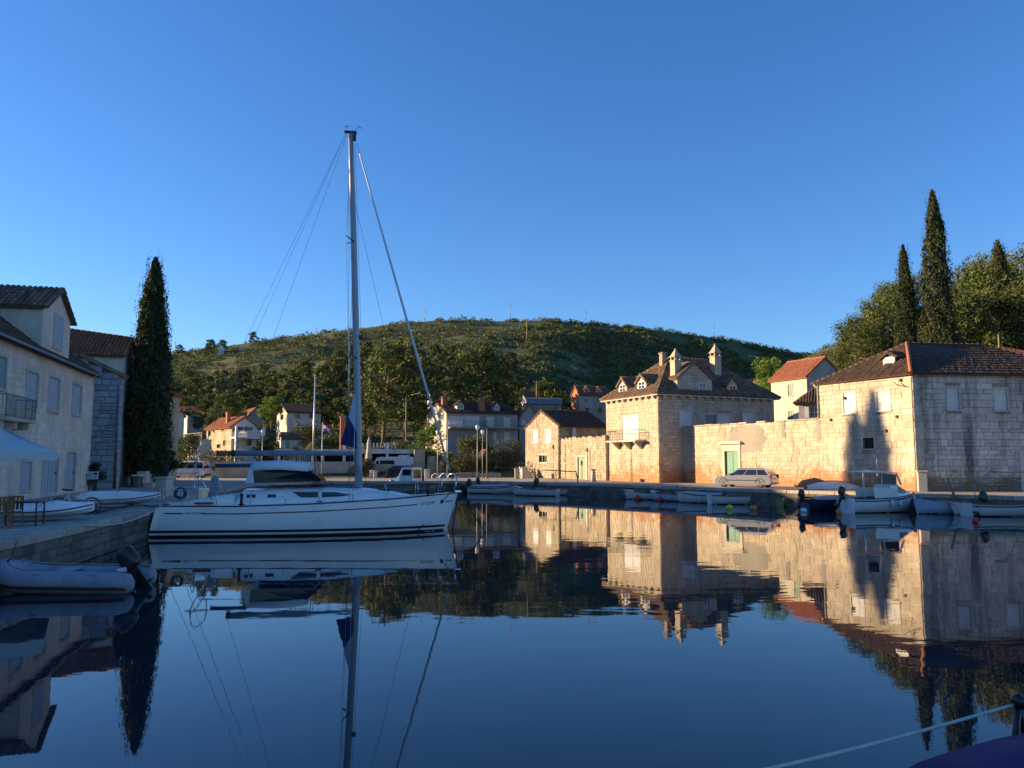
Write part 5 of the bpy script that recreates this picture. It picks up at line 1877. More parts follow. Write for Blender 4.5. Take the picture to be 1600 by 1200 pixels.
# palm
r = empty('palm_tree', at(472, 735, 97).to_tuple()[:2] + (1.0,), 0, 'feathery palm in front of the white terrace left of the mast', 'palm')
mb = MB(); mb.tube([(0, 0, -.2), (.05, 0, 1.4), (.02, 0, 2.6)], [.32, .26, .3], 9); mb.build('trunk', 'bark', r)
rs = np.random.RandomState(3)
for i in range(34):
    a = i * 2.4; el = rs.uniform(-.1, 1.25); L = rs.uniform(2.3, 3.1)
    mb = MB(); prev = None
    pts = []
    for k in range(9):
        s = k / 8
        rr = L * s * math.cos(el) * (1 - .1 * s); zz = 2.6 + L * s * math.sin(el) - 1.5 * s * s * (1.1 - .5 * math.sin(el))
        pts.append(Vector((rr * math.cos(a), rr * math.sin(a), zz)))
    side = Vector((-math.sin(a), math.cos(a), 0))
    mb.tube(pts, [.03 - .003 * k for k in range(9)], 4)
    for k in range(1, 9):
        for q in (.0, .5):
            c = pts[k - 1].lerp(pts[k], 1 - q)
            for sg in (-1, 1):
                ll = .55 * math.sin(math.pi * min(1, (k + .6) / 9.5)) + .12
                tip = c + side * sg * ll + (pts[k] - pts[k - 1]).normalized() * .3 - Vector((0, 0, .16))
                w = (pts[k] - pts[k - 1]).normalized() * .05
                mb.add([c - w, c + w, tip], [(0, 1, 2)])
    mb.build('frond', 'leaf_palm', r)
# ------------------------------------------------------------------ boats
def text_faces(txt, size, shear=0.0):
    cu = bpy.data.curves.new('lettering', 'FONT')
    cu.body = txt; cu.size = size; cu.shear = shear; cu.resolution_u = 3
    o = bpy.data.objects.new('lettering', cu)
    me = bpy.data.meshes.new_from_object(o)
    v = [tuple(q.co) for q in me.vertices]; f = [tuple(p.vertices) for p in me.polygons]
    bpy.data.objects.remove(o); bpy.data.curves.remove(cu); bpy.data.meshes.remove(me)
    return v, f


def pick(O, rz, yl, px, py):
    """local (x, z) of a photograph point on the upright plane y = yl of a turned frame"""
    u = Vector((math.cos(rz), math.sin(rz), 0)); v = Vector((-math.sin(rz), math.cos(rz), 0))
    o = Vector((O[0], O[1], 0)) + v * yl
    s, b2 = slope(px, py)
    a = (s * o.y - o.x) / (u.x - s * u.y)
    return a, CAMZ + b2 * (o.y + a * u.y)


class Hull:
    def __init__(self, L, beam, sheer, draft, tw=.8, rake=.9, stern=0.0, full=4.0, fine=1.0, pw=.5):
        self.L, self.B, self.sheer, self.draft, self.tw, self.rake, self.stern, self.full, self.fine, self.pw = L, beam, sheer, draft, tw, rake, stern, full, fine, pw

    def zs(self, s): return float(np.interp(s, [0, .25, .5, .75, 1], self.sheer))

    def half(self, s):
        return self.B / 2 * float(np.interp(s, [0, .12, .3, .5, .7, .82, .91, .97, 1], [self.tw, .5 * self.tw + .46, .97, 1, .86, .64, .40, .17, .015]))

    def pt(self, s, u, side=-1, off=0.0):
        w = self.half(s) * max(0, 1 - u ** self.full) ** self.pw
        z = self.zs(s) - (self.zs(s) + self.draft * (1 - .8 * s ** 4)) * u
        x = -self.L / 2 + self.L * s - self.rake * s ** 5 * u - self.stern * (1 - s) ** 8 * u
        return Vector((x, side * (w + off), z))

    def at_z(self, s, z, side=-1, off=.004):
        u = (self.zs(s) - z) / (self.zs(s) + self.draft * (1 - .8 * s ** 4))
        return self.pt(s, max(0, min(1, u)), side, off)

    def shell(self, n=30, m=9):
        mb = MB()
        us = [(k / m) ** .8 for k in range(m + 1)]
        rings = []
        for i in range(n + 1):
            s = i / n
            rings.append([self.pt(s, u, -1) for u in us] + [self.pt(s, u, 1) for u in reversed(us[:-1])])
        mb.loft(rings, False, False, True)
        k = len(rings[0])
        mb.f.append(tuple(range(k))); mb.smooth.append(False)
        return mb

    def band(self, z0, z1, s0=0, s1=1, n=30, side=-1, off=.005):
        """thin strip on the hull between two heights (numbers or functions of s)"""
        f0 = z0 if callable(z0) else (lambda s: z0); f1 = z1 if callable(z1) else (lambda s: z1)
        mb = MB(); v = []
        for i in range(n + 1):
            s = s0 + (s1 - s0) * i / n
            v += [self.at_z(s, f0(s), side, off), self.at_z(s, (f0(s) + f1(s)) / 2, side, off), self.at_z(s, f1(s), side, off)]
        f = []
        for i in range(n):
            for k in (0, 1): f.append((3 * i + k, 3 * i + 3 + k, 3 * i + 4 + k, 3 * i + 1 + k))
        return mb.add(v, f, True)

    def deck(self, dz=0.0, s0=0, s1=1, n=24, camber=.05, inset=0.0):
        mb = MB(); rings = []
        for i in range(n + 1):
            s = s0 + (s1 - s0) * i / n
            w = max(.005, self.half(s) - inset); z = self.zs(s) + dz; x = self.pt(s, 0).x
            rings.append([Vector((x, w * t, z + camber * (1 - t * t) * w)) for t in (-1, -.6, 0, .6, 1)])
        return mb.loft(rings, False, False, True)

    def rail(self, r=.02, s0=0, s1=1, n=28, dz=0.0):
        mb = MB()
        for sd in (-1, 1):
            mb.tube([self.pt(s0 + (s1 - s0) * i / n, 0, sd) + Vector((0, 0, dz)) for i in range(n + 1)], r, 5)
        return mb


def outboard(parent, x, y, z, tilt=.0, s=1.0, cowl='black_plastic', face=1):
    """outboard engine: cowl, midsection, gearcase with propeller, clamp"""
    M = Matrix.Translation((x, y, z)) @ Matrix.Rotation(tilt * face, 4, 'Y') @ Matrix.Scale(s, 4)
    f = -face
    mb = MB()
    prof = [(-.10, .12, .09), (-.06, .18, .13), (.02, .21, .145), (.26, .20, .14), (.36, .17, .125), (.40, .10, .08)]

    def sq(t): return math.copysign(abs(t) ** .62, t)
    rings = [[M @ Vector((f * (.17 + .016 * k) + a * sq(math.cos(2 * math.pi * q / 14)), b2 * sq(math.sin(2 * math.pi * q / 14)), zz + .12)) for q in range(14)] for k, (zz, a, b2) in enumerate(prof)]
    mb.loft(rings, True, True, True)
    o = mb.build('outboard', cowl, parent)
    g = MB(); g.loft([[M @ Vector((f * .16 + sx * wx, sy * wy, zz)) for sx, sy in ((-1, -1), (1, -1), (1, 1), (-1, 1))] for zz, wx, wy in ((.08, .13, .09), (-.2, .10, .07), (-.45, .075, .05), (-.64, .07, .035))], True, True); g.box(f * .20 - .14, f * .20 + .14, -.09, .09, -.40, -.37, M)
    g.tube([M @ Vector((f * .02, 0, -.66)), M @ Vector((f * .36, 0, -.66))], [.05, .055], 8)
    g.slab([M @ Vector((f * .1, -.012, -.70)), M @ Vector((f * .22, -.012, -.70)), M @ Vector((f * .2, -.012, -.86))], M.to_3x3() @ Vector((0, .024, 0)))
    g.build('leg', 'black_plastic', o)
    g = MB()
    for k in range(3):
        a = k * 2.094
        c = M @ Vector((f * .38, 0, -.66))
        R3 = M.to_3x3()
        d = R3 @ Vector((0, math.cos(a), math.sin(a))); e = R3 @ Vector((f * .6, -math.sin(a) * .8, math.cos(a) * .8))
        g.add([c, c + d * .07 + e * .04, c + d * .13 + e * .01, c + d * .11 - e * .03], [(0, 1, 2, 3)])
    g.build('propeller', 'tin_grey', o)
    g = MB(); g.box(-.05 * 1, .08, -.1, .1, -.22, .06, M); g.tube([M @ Vector((f * .05, 0, .14)), M @ Vector((-f * .42, .05, .20))], [.028, .022], 6); g.build('tiller', 'black_plastic', o)
    return o


# ---- the yacht
YO, YR_ = (-8.6, 34.0), math.radians(10.2)
Y_ = empty('sailing_yacht', (YO[0], YO[1], 0), YR_, 'large white sailing yacht with tall bare mast moored stern to the left quay', 'yacht')
pk = lambda px, py, yl=0.0: pick(YO, YR_, yl, px, py)
xs_, _ = pk(257, 800); xb_, zb_ = pk(716, 775)
YL = xb_ - xs_
Y_.location.x += math.cos(YR_) * (xs_ + xb_) / 2; Y_.location.y += math.sin(YR_) * (xs_ + xb_) / 2
YO = (Y_.location.x, Y_.location.y)
H_ = Hull(YL, 3.75, [1.22, 1.20, 1.28, 1.42, 1.62], .55, tw=.74, rake=.55, stern=.38, full=4.5, pw=.5)
hl = H_.shell(44, 12).build('hull', 'gelcoat', Y_)
H_.deck(.012, camber=.03).build('deck', 'gelcoat', Y_)
for sd in (-1, 1):
    H_.band(-.3, .075, .0, .985, n=120, side=sd, off=.012).build('antifouling', 'antifoul', hl)
    H_.band(.17, .265, .0, .985, n=120, side=sd, off=.012).build('boot_stripe', 'stripe_navy', hl)
    cz = lambda s: H_.zs(s) - .30 - .06 * s
    cz2 = lambda s: H_.zs(s) - .255 - .06 * s
    for a, b2 in ((.03, .088), (.145, .852), (.958, .985)):
        H_.band(cz, cz2, a, b2, side=sd, off=.012, n=max(4, int(120 * (b2 - a)))).build('cove_stripe', 'stripe_navy', hl)
H_.rail(.028).build('toe_rail', 'stripe_navy', Y_)


def hull_text(txt, size, s0, zf, m, shear=.2):
    v, f = text_faces(txt, size, shear)
    vs = []
    for x, y, _ in v:
        s = s0 + x / YL
        vs.append(H_.at_z(s, zf(s) + y, -1, .016))
    mb = MB(); mb.add(vs, f); return mb.build('lettering', m, hl)


hull_text('SUN ODYSSEY', .115, .094, lambda s: H_.zs(s) - .31, 'stripe_navy')
hull_text('ST 8749', .19, .862, lambda s: H_.zs(s) - .39, 'letter_maroon')
for a, z in ((.93, 0), ):
    mb = MB()
    pts = [(math.cos(t * .6283) * .09, math.sin(t * .6283) * .09) for t in range(10)]
    mb.add([H_.at_z(.944 + x / YL, H_.zs(.944) - .32 + y, -1, .016) for x, y in pts], [tuple(range(10))]); mb.build('emblem', 'stripe_navy', hl)
# coach roof
rings = []
cr = [(pk(372, 768)[0], 1.22, 1.24), (pk(386, 760)[0], 1.22, 1.80), (pk(450, 760)[0], 1.22, 1.86), (pk(520, 760)[0], 1.15, 1.86), (pk(575, 760)[0], 1.0, 1.80), (pk(620, 765)[0], .72, 1.62), (pk(655, 772)[0], .40, 1.42), (pk(664, 774)[0], .2, 1.36)]
for x, w, zt in cr:
    s = (x + YL / 2) / YL
    zb = H_.zs(s) - .05
    rings.append([Vector((x, -w - .12, zb)), Vector((x, -w, zb + (zt - zb) * .72)), Vector((x, -w + .16, zb + (zt - zb) * .96)), Vector((x, 0, zt + .05)), Vector((x, w - .16, zb + (zt - zb) * .96)), Vector((x, w, zb + (zt - zb) * .72)), Vector((x, w + .12, zb))])
mb = MB(); mb.loft(rings, False, False, True); mb.f.append(tuple(range(7))); mb.smooth.append(False)
cab = mb.build('coach_roof', 'gelcoat', Y_)


def cabin_y(x, z):
    """outer side of the coach roof at x, z"""
    xs2 = [q[0] for q in cr]
    w = float(np.interp(x, xs2, [q[1] for q in cr])); zt = float(np.interp(x, xs2, [q[2] for q in cr]))
    zb = H_.zs((x + YL / 2) / YL) - .05
    t = max(0, min(1, (z - zb) / max(.05, (zt - zb) * .72)))
    return w + .12 * (1 - t)


def cabin_window(poly, name, m):
    for sd in (-1, 1):
        mb = MB()
        pts = []
        n = len(poly)
        for i in range(n):
            (x0, z0), (x1, z1) = poly[i], poly[(i + 1) % n]
            for k in range(4): pts.append((x0 + (x1 - x0) * k / 4, z0 + (z1 - z0) * k / 4))
        mb.poly([(x, sd * (cabin_y(x, z) + .012), z) for x, z in pts]); mb.build(name, m, cab)


yl = -1.25
for x0, x1 in ((385.5, 399), (418, 431)):
    a, z1 = pk(x0, 772.5, yl); b2, z0 = pk(x1, 777.5, yl)
    cabin_window([(a, z0), (b2, z0), (b2, z1), (a, z1)], 'port_light', 'pane_boat')
a, z1 = pk(456.5, 768.5, yl); b2, z0 = pk(497, 777, yl); cabin_window([(a + .35, z0), (b2, z0), (b2, z1), (a, z1)], 'saloon_window', 'pane_boat')
a, z1 = pk(503, 769, yl); b2, z0 = pk(549, 776.5, yl); cabin_window([(a, z0), (b2 - .5, z0 + .02), (b2, (z0 + z1) / 2 - .02), (a + .5, z1 + .0), (a, z1)], 'saloon_window', 'pane_boat')
mb = MB()
for sd in (-1, 1): mb.tube([(pk(390, 760)[0], sd * .95, 1.9), (pk(470, 760)[0], sd * .95, 1.95), (pk(560, 760)[0], sd * .8, 1.87)], .022, 5)
mb.build('grab_rail', 'stripe_navy', cab)
for x, y, w in ((470, 0, .55), (530, .3, .4), (600, 0, .5)):
    mb = MB(); q = pk(x, 760)[0]; zt = float(np.interp(q, [c_[0] for c_ in cr], [c_[2] for c_ in cr])); mb.bbox(q - w / 2, q + w / 2, y - w / 2, y + w / 2, zt, zt + .1, .03); mb.build('hatch', 'pane_boat', cab)
# cockpit coaming and seats
xa, xc = pk(268, 785)[0], pk(374, 770)[0]
mb = MB()
for sd in (-1, 1):
    mb.loft([[Vector((x, sd * (y0 + .22), z0 - .05)), Vector((x, sd * (y0 + .12), z0 + hh)), Vector((x, sd * (y0 - .12), z0 + hh)), Vector((x, sd * (y0 - .2), z0 - .05))] for x, y0, z0, hh in
             ((xa, .95, 1.2, .04), (xa + .9, 1.1, 1.2, .20), (xa + 1.6, 1.2, 1.2, .33), (xc, 1.12, 1.2, .45))], True, True, True)
mb.build('coaming', 'gelcoat', Y_)
mb = MB(); mb.box(xa + .1, xc - .1, -.86, .86, 1.20, 1.235); mb.build('cockpit_floor', 'boat_inside', Y_)
mb = MB(); mb.bbox(xa + 1.0, xa + 1.5, -.2, .2, 1.2, 1.95, .06); mb.torus((xa + .95, 0, 1.95), .42, .018, 'x', 24, 5)
for k in range(5):
    t = k * 1.2566; mb.tube([(xa + .95, 0, 1.95), (xa + .95, .42 * math.cos(t), 1.95 + .42 * math.sin(t))], .009, 4)
mb.build('helm', 'steel', Y_)
# sprayhood
hx0, hz1 = pk(397, 723); hx1 = pk(486, 724)[0]; hx2, hz2 = pk(503, 752)
hb = pk(390, 757)[0]
mb = MB(); rings = []
for x, zt in ((hx0, hz1 - .03), ((hx0 + hx1) / 2, hz1 + .02), (hx1, hz1 - .06)):
    rings.append([Vector((x, y, z)) for y, z in ((-1.3, zt - .30), (-1.24, zt - .1), (-.9, zt), (0, zt + .06), (.9, zt), (1.24, zt - .1), (1.3, zt - .30))])
mb.loft(rings, False, False, True)
for q in range(len(rings[0]) * 3): pass
o = mb.build('sprayhood', 'canvas_white', Y_)
so = o.modifiers.new('thickness', 'SOLIDIFY'); so.thickness = .03
for sd in (-1, 1):
    mb = MB(); mb.slab([(hx0 + .14, sd * 1.3, hz1 - .28), (hx1, sd * 1.3, hz1 - .31), (hx2 + .1, sd * 1.22, hz2 + .02), (hb + .35, sd * 1.28, hz2 - .02)], (0, sd * .015, 0)); mb.build('hood_window', 'pane_boat', o)
    mb = MB(); mb.slab([(hx0, sd * 1.3, hz1 - .28), (hx0 + .14, sd * 1.3, hz1 - .28), (hb + .35, sd * 1.28, hz2 - .02), (hb, sd * 1.28, hz2 - .04)], (0, sd * .03, 0)); mb.build('hood_edge', 'canvas_white', o)
mb = MB(); mb.slab([(hx1 + .01, -1.26, hz1 - .30), (hx1 + .01, 1.26, hz1 - .30), (hx2 + .12, 1.18, hz2 + .02), (hx2 + .12, -1.18, hz2 + .02)], (.02, 0, 0)); mb.build('hood_window', 'pane_boat', o)
mb = MB(); mb.slab([(hx1 - .01, -1.28, hz1 - .32), (hx1 - .01, 1.28, hz1 - .32), (hx1, .95, hz1 - .05), (hx1, 0, hz1), (hx1, -.95, hz1 - .05)], (.015, 0, 0)); mb.build('hood_edge', 'canvas_white', o)
# mast, boom, rigging
mx, mz = pk(561, 757); tx, tz_ = pk(548, 208)
mast_p = lambda z: Vector((mx + (tx - mx) * ((z - 1.6) / (tz_ - 1.6)) ** 1.15, 0, z))
mb = MB(); rings = []
for k in range(13):
    z = 1.6 + (tz_ - 1.6) * k / 12; c = mast_p(z); r1 = .155 - .045 * (k / 12) ** 2; r2 = .10 - .03 * (k / 12) ** 2
    rings.append([Vector((c.x + r1 * math.cos(2 * math.pi * j / 12), r2 * math.sin(2 * math.pi * j / 12), z)) for j in range(12)])
mb.loft(rings, True, True, True)
ms = mb.build('mast', 'mast_paint', Y_)
mb = MB(); T = mast_p(tz_)
mb.box(T.x - .28, T.x + .26, -.06, .06, tz_, tz_ + .09); mb.box(T.x + .12, T.x + .24, -.05, .05, tz_ - .35, tz_)
mb.build('masthead', 'black_plastic', ms)
mb = MB(); mb.tube([(T.x - .2, 0, tz_ + .05), (T.x - .2, 0, tz_ + .3)], .012, 4); mb.tube([(T.x + .1, 0, tz_ + .05), (T.x + .35, .1, tz_ + .35)], .01, 4); mb.tube([(T.x + .28, .0, tz_ + .36), (T.x + .48, .1, tz_ + .3)], .014, 4); mb.tube([(T.x - .3, 0, tz_ + .3), (T.x - .05, 0, tz_ + .32)], .012, 4)
mb.build('wind_vane', 'black_plastic', ms)
sp_z = [pk(552, 378)[1], pk(556, 560)[1]]
chain = lambda x, sd: H_.pt((x + YL / 2) / YL, 0, sd) * 1.0
spt = {}
for i, z in enumerate(sp_z):
    c = mast_p(z)
    for sd in (-1, 1):
        wd = (.62, .95)[i]
        tip = Vector((c.x - .32, sd * wd, z + .10)); spt[(i, sd)] = tip
        mb = MB(); mb.tube([(c.x, sd * .08, z), tip], [.035, .02], 6); mb.build('spreader', 'black_plastic', ms)
mb = MB(); c = mast_p(pk(559, 527)[1]); mb.bbox(c.x + .14, c.x + .3, -.08, .08, c.z - .1, c.z + .1, .03); mb.build('deck_light', 'black_plastic', ms)


def wire(name, pts, r, m='steel', parent=Y_):
    mb = MB(); mb.tube(pts, r, 5); return mb.build(name, m, parent)


for sd in (-1, 1):
    ch = Vector((mx - .35, sd * 1.72, 1.32))
    wire('shroud', [ch, spt[(1, sd)], spt[(0, sd)], mast_p(tz_ - .4)], .009)
    wire('shroud', [ch + Vector((.12, 0, 0)), mast_p(sp_z[1] - .2)], .008)
    wire('shroud', [spt[(1, sd)], mast_p(sp_z[0] - .1)], .007)
    wire('backstay', [Vector((-YL / 2 + .3, sd * 1.2, 1.25)), mast_p(tz_ - .02) + Vector((-.2, 0, 0))], .009)
fs0, fs1 = mast_p(tz_ - .45) + Vector((.25, 0, 0)), Vector((YL / 2 - .12, 0, 1.68))
lerp = lambda t: fs0.lerp(fs1, t)
wire('forestay', [fs0, fs1], .011)
mb = MB(); mb.tube([lerp(.03), lerp(.30), lerp(.6), lerp(.94)], [.028, .045, .055, .04], 8); mb.build('furled_jib', 'canvas_white', Y_)
mb = MB(); mb.lathe([(.04, 0), (.13, .02), (.13, .16), (.05, .18)], 10, lerp(.965)); mb.build('furling_drum', 'black_plastic', Y_)
wire('halyard', [mast_p(pk(562, 300)[1]), Vector((pk(660, 770)[0], 0, 1.55))], .007, 'rope_dark')
wire('halyard', [mast_p(tz_ - .3) + Vector((-.1, .05, 0)), Vector((mx - .45, .3, 2.0))], .006, 'rope_dark')
wire('halyard', [mast_p(tz_ - .5) + Vector((.18, .0, 0)), Vector((mx + .28, .0, 2.0))], .007, 'rope_dark')
bx0, bz = pk(555, 708); bx1, bz1 = pk(363, 708)
mb = MB(); mb.tube([(bx0, 0, bz - .02), ((bx0 + bx1) / 2, 0, bz), (bx1, 0, bz1)], [.09, .125, .11], 10); bm = mb.build('boom', 'pipe_grey', Y_)
mb = MB(); mb.tube([(bx1 - .03, 0, bz1), (bx1 + .12, 0, bz1)], .13, 10); mb.tube([(bx0 - .25, 0, bz - .02), (bx0 - .02, 0, bz - .02)], .06, 8); mb.build('boom_end', 'black_plastic', bm)
wire('topping_lift', [Vector((bx1, 0, bz1 + .1)), mast_p(tz_ - .1) + Vector((-.18, 0, 0))], .006, 'rope_dark')
for k in range(6):
    x = pk(455 + k * 7, 740)[0]
    wire('line_coil', [(x, -.5 + k * .05, bz - .1), (x + .04, -.62, bz - .9), (x + .1, -.6, bz - 1.25), (x + .16, -.55, bz - .9), (x + .1, -.4, bz - .12)], .012, 'rope_white')
wire('mainsheet', [((bx0 + bx1) / 2, 0, bz - .1), (pk(470, 740)[0], 0, 2.1)], .014, 'rope_dark')
# folded sail and its pale luff against the mast
sz = lambda x, y: pk(x, y, -.02)
n_ = 8
tri = [sz(545, 651), sz(531, 694), sz(557, 701), sz(557, 676)]
mb = MB()
f_ = lambda q, w: Vector((q[0], w, q[1]))
mb.loft([[f_(tri[0], -.05), f_(tri[3], -.12), f_(tri[2], -.10), f_(tri[1], -.03)], [f_(tri[0], .05), f_(tri[3], .12), f_(tri[2], .16), f_(tri[1], .09)]], True, True)
sl = mb.build('sail_cover', 'sail_navy', Y_)
tri = [sz(558, 602), sz(544.5, 651), sz(557, 677)]
mb = MB(); mb.loft([[f_(q, -.07) for q in tri], [f_(q, .07) for q in tri]], True, True); mb.build('sail_luff', 'sail_pale', Y_)
# stern frame, folded bimini, rails
for (x0, x1, zt, rk, nm) in ((pk(343, 775)[0], pk(309, 722)[0], pk(320, 714)[1], 0, 'a'), (pk(318, 724)[0], pk(322, 705)[0], pk(325, 694)[1], 0, 'b')):
    z0 = 1.45 if nm == 'a' else pk(310, 722)[1] - .1
    pts = []
    for k in range(13):
        t = -1 + 2 * k / 12
        y = 1.55 * math.copysign(min(1, abs(t) * 1.35), t)
        f = 1 - abs(t) ** 3.2
        pts.append(Vector((x0 + (x1 - x0) * f, y if abs(t) < .75 else math.copysign(1.55, t), z0 + (zt - z0) * f)))
    mb = MB(); mb.tube(pts, .022, 6); mb.build('stern_hoop', 'steel', Y_)
mb = MB(); bz_ = pk(370, 727)[1]
mb.tube([(pk(345, 728)[0], -1.2, bz_), (pk(398, 727)[0], -1.2, bz_ + .02)], [.09, .1], 8); mb.build('folded_bimini', 'canvas_blue', Y_)
mb = MB(); mb.tube([(pk(308, 724)[0], -1.3, bz_ + .05), (pk(398, 722)[0], -1.25, bz_ + .1), (pk(398, 722)[0], 1.25, bz_ + .1), (pk(308, 724)[0], 1.3, bz_ + .05)], .02, 6); mb.build('bimini_frame', 'steel', Y_)
xx = [(.02, .62), (.10, .62), (.19, .62), (.30, .62), (.41, .62), (.52, .62), (.63, .62), (.74, .62), (.85, .62)]
for sd in (-1, 1):
    tops = []
    for s, hh in xx:
        p = H_.pt(s, 0, sd, -.08); q = p + Vector((0, 0, hh)); tops.append(q)
        mb = MB(); mb.tube([p, q], .013, 5); mb.build('stanchion', 'steel', Y_)
    pb = [H_.pt(.93, 0, sd, -.05), H_.pt(.93, 0, sd, -.05) + Vector((.12, 0, .68)), Vector((YL / 2 - .05, sd * .12, 1.62 + .68))]
    wire('pulpit', pb + [Vector((YL / 2 + .05, 0, 1.62 + .69))], .018)
    wire('pulpit', [H_.pt(.985, 0, sd), Vector((YL / 2 - .05, sd * .12, 1.62 + .68))], .016)
    wire('life_line', tops + [pb[1]], .006); wire('life_line', [q - Vector((0, 0, .3)) for q in tops] + [pb[1] - Vector((0, 0, .33))], .005)
    wire('pushpit', [H_.pt(.0, 0, sd, -.1) + Vector((.05, 0, 0)), H_.pt(.0, 0, sd, -.1) + Vector((.05, 0, .66)), H_.pt(.08, 0, sd, -.1) + Vector((0, 0, .66)), H_.pt(.08, 0, sd, -.1)], .016)
mb = MB(); c = H_.pt(.06, 0, -1); mb.torus((c.x + .15, c.y + .14, 1.72), .19, .06, 'y', 18, 7); mb.build('lifebuoy', 'black_plastic', Y_)
mb = MB(); mb.bbox(xa + 1.2, xa + 1.9, -1.6, -1.2, 1.3, 1.36, .02); mb.build('cushion', 'stripe_red', Y_)
mb = MB(); mb.bbox(xa + 1.25, xa + 1.6, 1.1, 1.35, 1.3, 2.15, .05); mb.ball((xa + 1.45, 1.22, 2.2), .17); mb.build('engine_on_rail', 'canvas_grey', Y_)
for s in (.27, .885):
    mb = MB(); p = H_.pt(s, 0, -1, -.06); mb.tube([p + Vector((0, 0, .02)), p + Vector((0, 0, .5))], [.05, .07], 7); mb.build('fender_roll', 'black_plastic', Y_)
for s in (.03, .27, .52, .9):
    mb = MB(); p = H_.pt(s, 0, -1, -.1); mb.tube([p + Vector((-.12, 0, .07)), p + Vector((.12, 0, .07))], .025, 5); mb.build('cleat', 'black_plastic', Y_)
mb = MB(); p = H_.at_z(.995, 1.2); mb.bbox(YL / 2 - .2, YL / 2 + .12, -.1, .1, 1.62, 1.72, .02); mb.build('bow_roller', 'steel', Y_)

YM = Matrix.Translation((YO[0], YO[1], 0)) @ Matrix.Rotation(YR_, 4, 'Z')


def rope(name, label, a, b2, sag, r, m, cat='rope', n=12):
    a, b2 = Vector(a), Vector(b2)
    mb = MB(); mb.tube([a.lerp(b2, i / n) - Vector((0, 0, sag * 4 * (i / n) * (1 - i / n))) for i in range(n + 1)], r, 6)
    return tag(mb.build(name, m), label, cat)


st_ = YM @ (H_.pt(.02, 0, -1, -.1) + Vector((0, 0, .06)))
qp = on(118, 838, 1.0)
rope('mooring_rope', 'pale mooring rope sagging from yacht stern to the near quay edge', st_, Vector((-12.9, 24.2, 1.08)), .28, .022, 'rope_white')
rope('mooring_rope', 'dark mooring rope from yacht stern to the quay bollard', st_, Vector((-15.8, 34.5, 1.1)), .08, .022, 'rope_dark')
bw = YM @ Vector((YL / 2, 0, 1.66))
rope('anchor_rope', 'dark slack rope dropping straight from the yacht bow', bw, bw + Vector((-.25, -.25, -1.75)), .0, .03, 'rope_dark')
rope('anchor_rope', 'dark rope running out from the yacht bow to the water at right', bw, bw + Vector((1.3, -1.4, -1.7)), .05, .02, 'rope_dark')
rope('anchor_rope', 'dark rope slanting along the yacht bow down to the left', YM @ (H_.pt(.965, 0, -1, .02)), YM @ Vector((YL / 2 - 1.9, -.9, -.05)), .0, .018, 'rope_dark')

# ---- the grey inflatable
DO = on(128, 912, 0.0)
dz = empty('inflatable_dinghy', (-10.5, 19.05, 0), math.radians(180 + 2), 'grey inflatable dinghy with black outboard in the left foreground', 'dinghy')
DL, TR = 2.95, .26
path = []
for sd in (-1, 1):
    side = []
    side.append(Vector((-DL / 2 - .28, sd * .62, .20)))
    for k in range(9):
        t = k / 8
        side.append(Vector((-DL / 2 + t * DL * .68, sd * (.66 - .02 * t), .22 + .03 * t)))
    path.append(side)
nose = [Vector((-DL / 2 + DL * .68 + math.sin(a) * DL * .30, -math.cos(a) * .64, .25 + .20 * math.sin(a) ** 2)) for a in [math.pi * k / 12 for k in range(1, 12)]]
pts = path[0] + nose + list(reversed(path[1]))
rr = [TR * .25] + [TR] * (len(pts) - 2) + [TR * .25]
pts = [pts[0] - Vector((.06, 0, 0)), pts[0] + Vector((.03, 0, 0))] + pts[1:-1] + [pts[-1] + Vector((.03, 0, 0)), pts[-1] - Vector((.06, 0, 0))]
rr = [TR * .45, TR * .86] + [TR] * (len(pts) - 4) + [TR * .86, TR * .45]
mb = MB(); mb.tube(pts, rr, 18); tube_o = mb.build('tube', 'rubber_grey', dz)


def off_line(k, dzz):
    out = []
    for i, p in enumerate(pts[1:-1]):
        a, b2 = pts[i], pts[i + 2]
        d = (b2 - a); nrm = Vector((d.y, -d.x, 0)).normalized()
        out.append(p + nrm * k + Vector((0, 0, dzz)))
    return out


mb = MB(); mb.tube(off_line(TR * .985, -.06), .018, 6); mb.build('rubbing_strake', 'stripe_red', tube_o)
mb = MB(); mb.tube(off_line(TR * .99, -.10), .02, 6); mb.build('rubbing_strake', 'rubber', tube_o)
mb = MB(); mb.tube(off_line(TR * -.35, TR * .93), .016, 6); mb.build('grab_line', 'rubber', tube_o)
for i in (6, 11, 16, 22, 27):
    p = off_line(TR * .55, TR * .82)[i]; mb = MB(); mb.ball(p, .06, 8, 5, (1.6, 1, .4)); mb.build('patch', 'rubber_pale', tube_o)
mb = MB(); mb.poly([(-DL / 2 + .08, -.5, .18), (DL * .40, -.42, .25), (DL * .40, .42, .25), (-DL / 2 + .08, .5, .18)]); mb.build('floor', 'rubber_pale', dz)
mb = MB(); mb.bbox(-DL / 2 + .02, -DL / 2 + .10, -.5, .5, .08, .52, .02); mb.build('transom', 'hull_old', dz)
mb = MB(); mb.bbox(-.15, .15, -.55, .55, .40, .45, .02); mb.build('seat', 'rubber_pale', dz)
outboard(dz, -DL / 2 + .04, 0, .32, .7, 1.1)
rope('painter', 'thin dark line tying the grey dinghy to the quay', Vector((-11.7, 18.7, .62)), (-12.0, 19.5, 1.05), .05, .012, 'rope_dark')


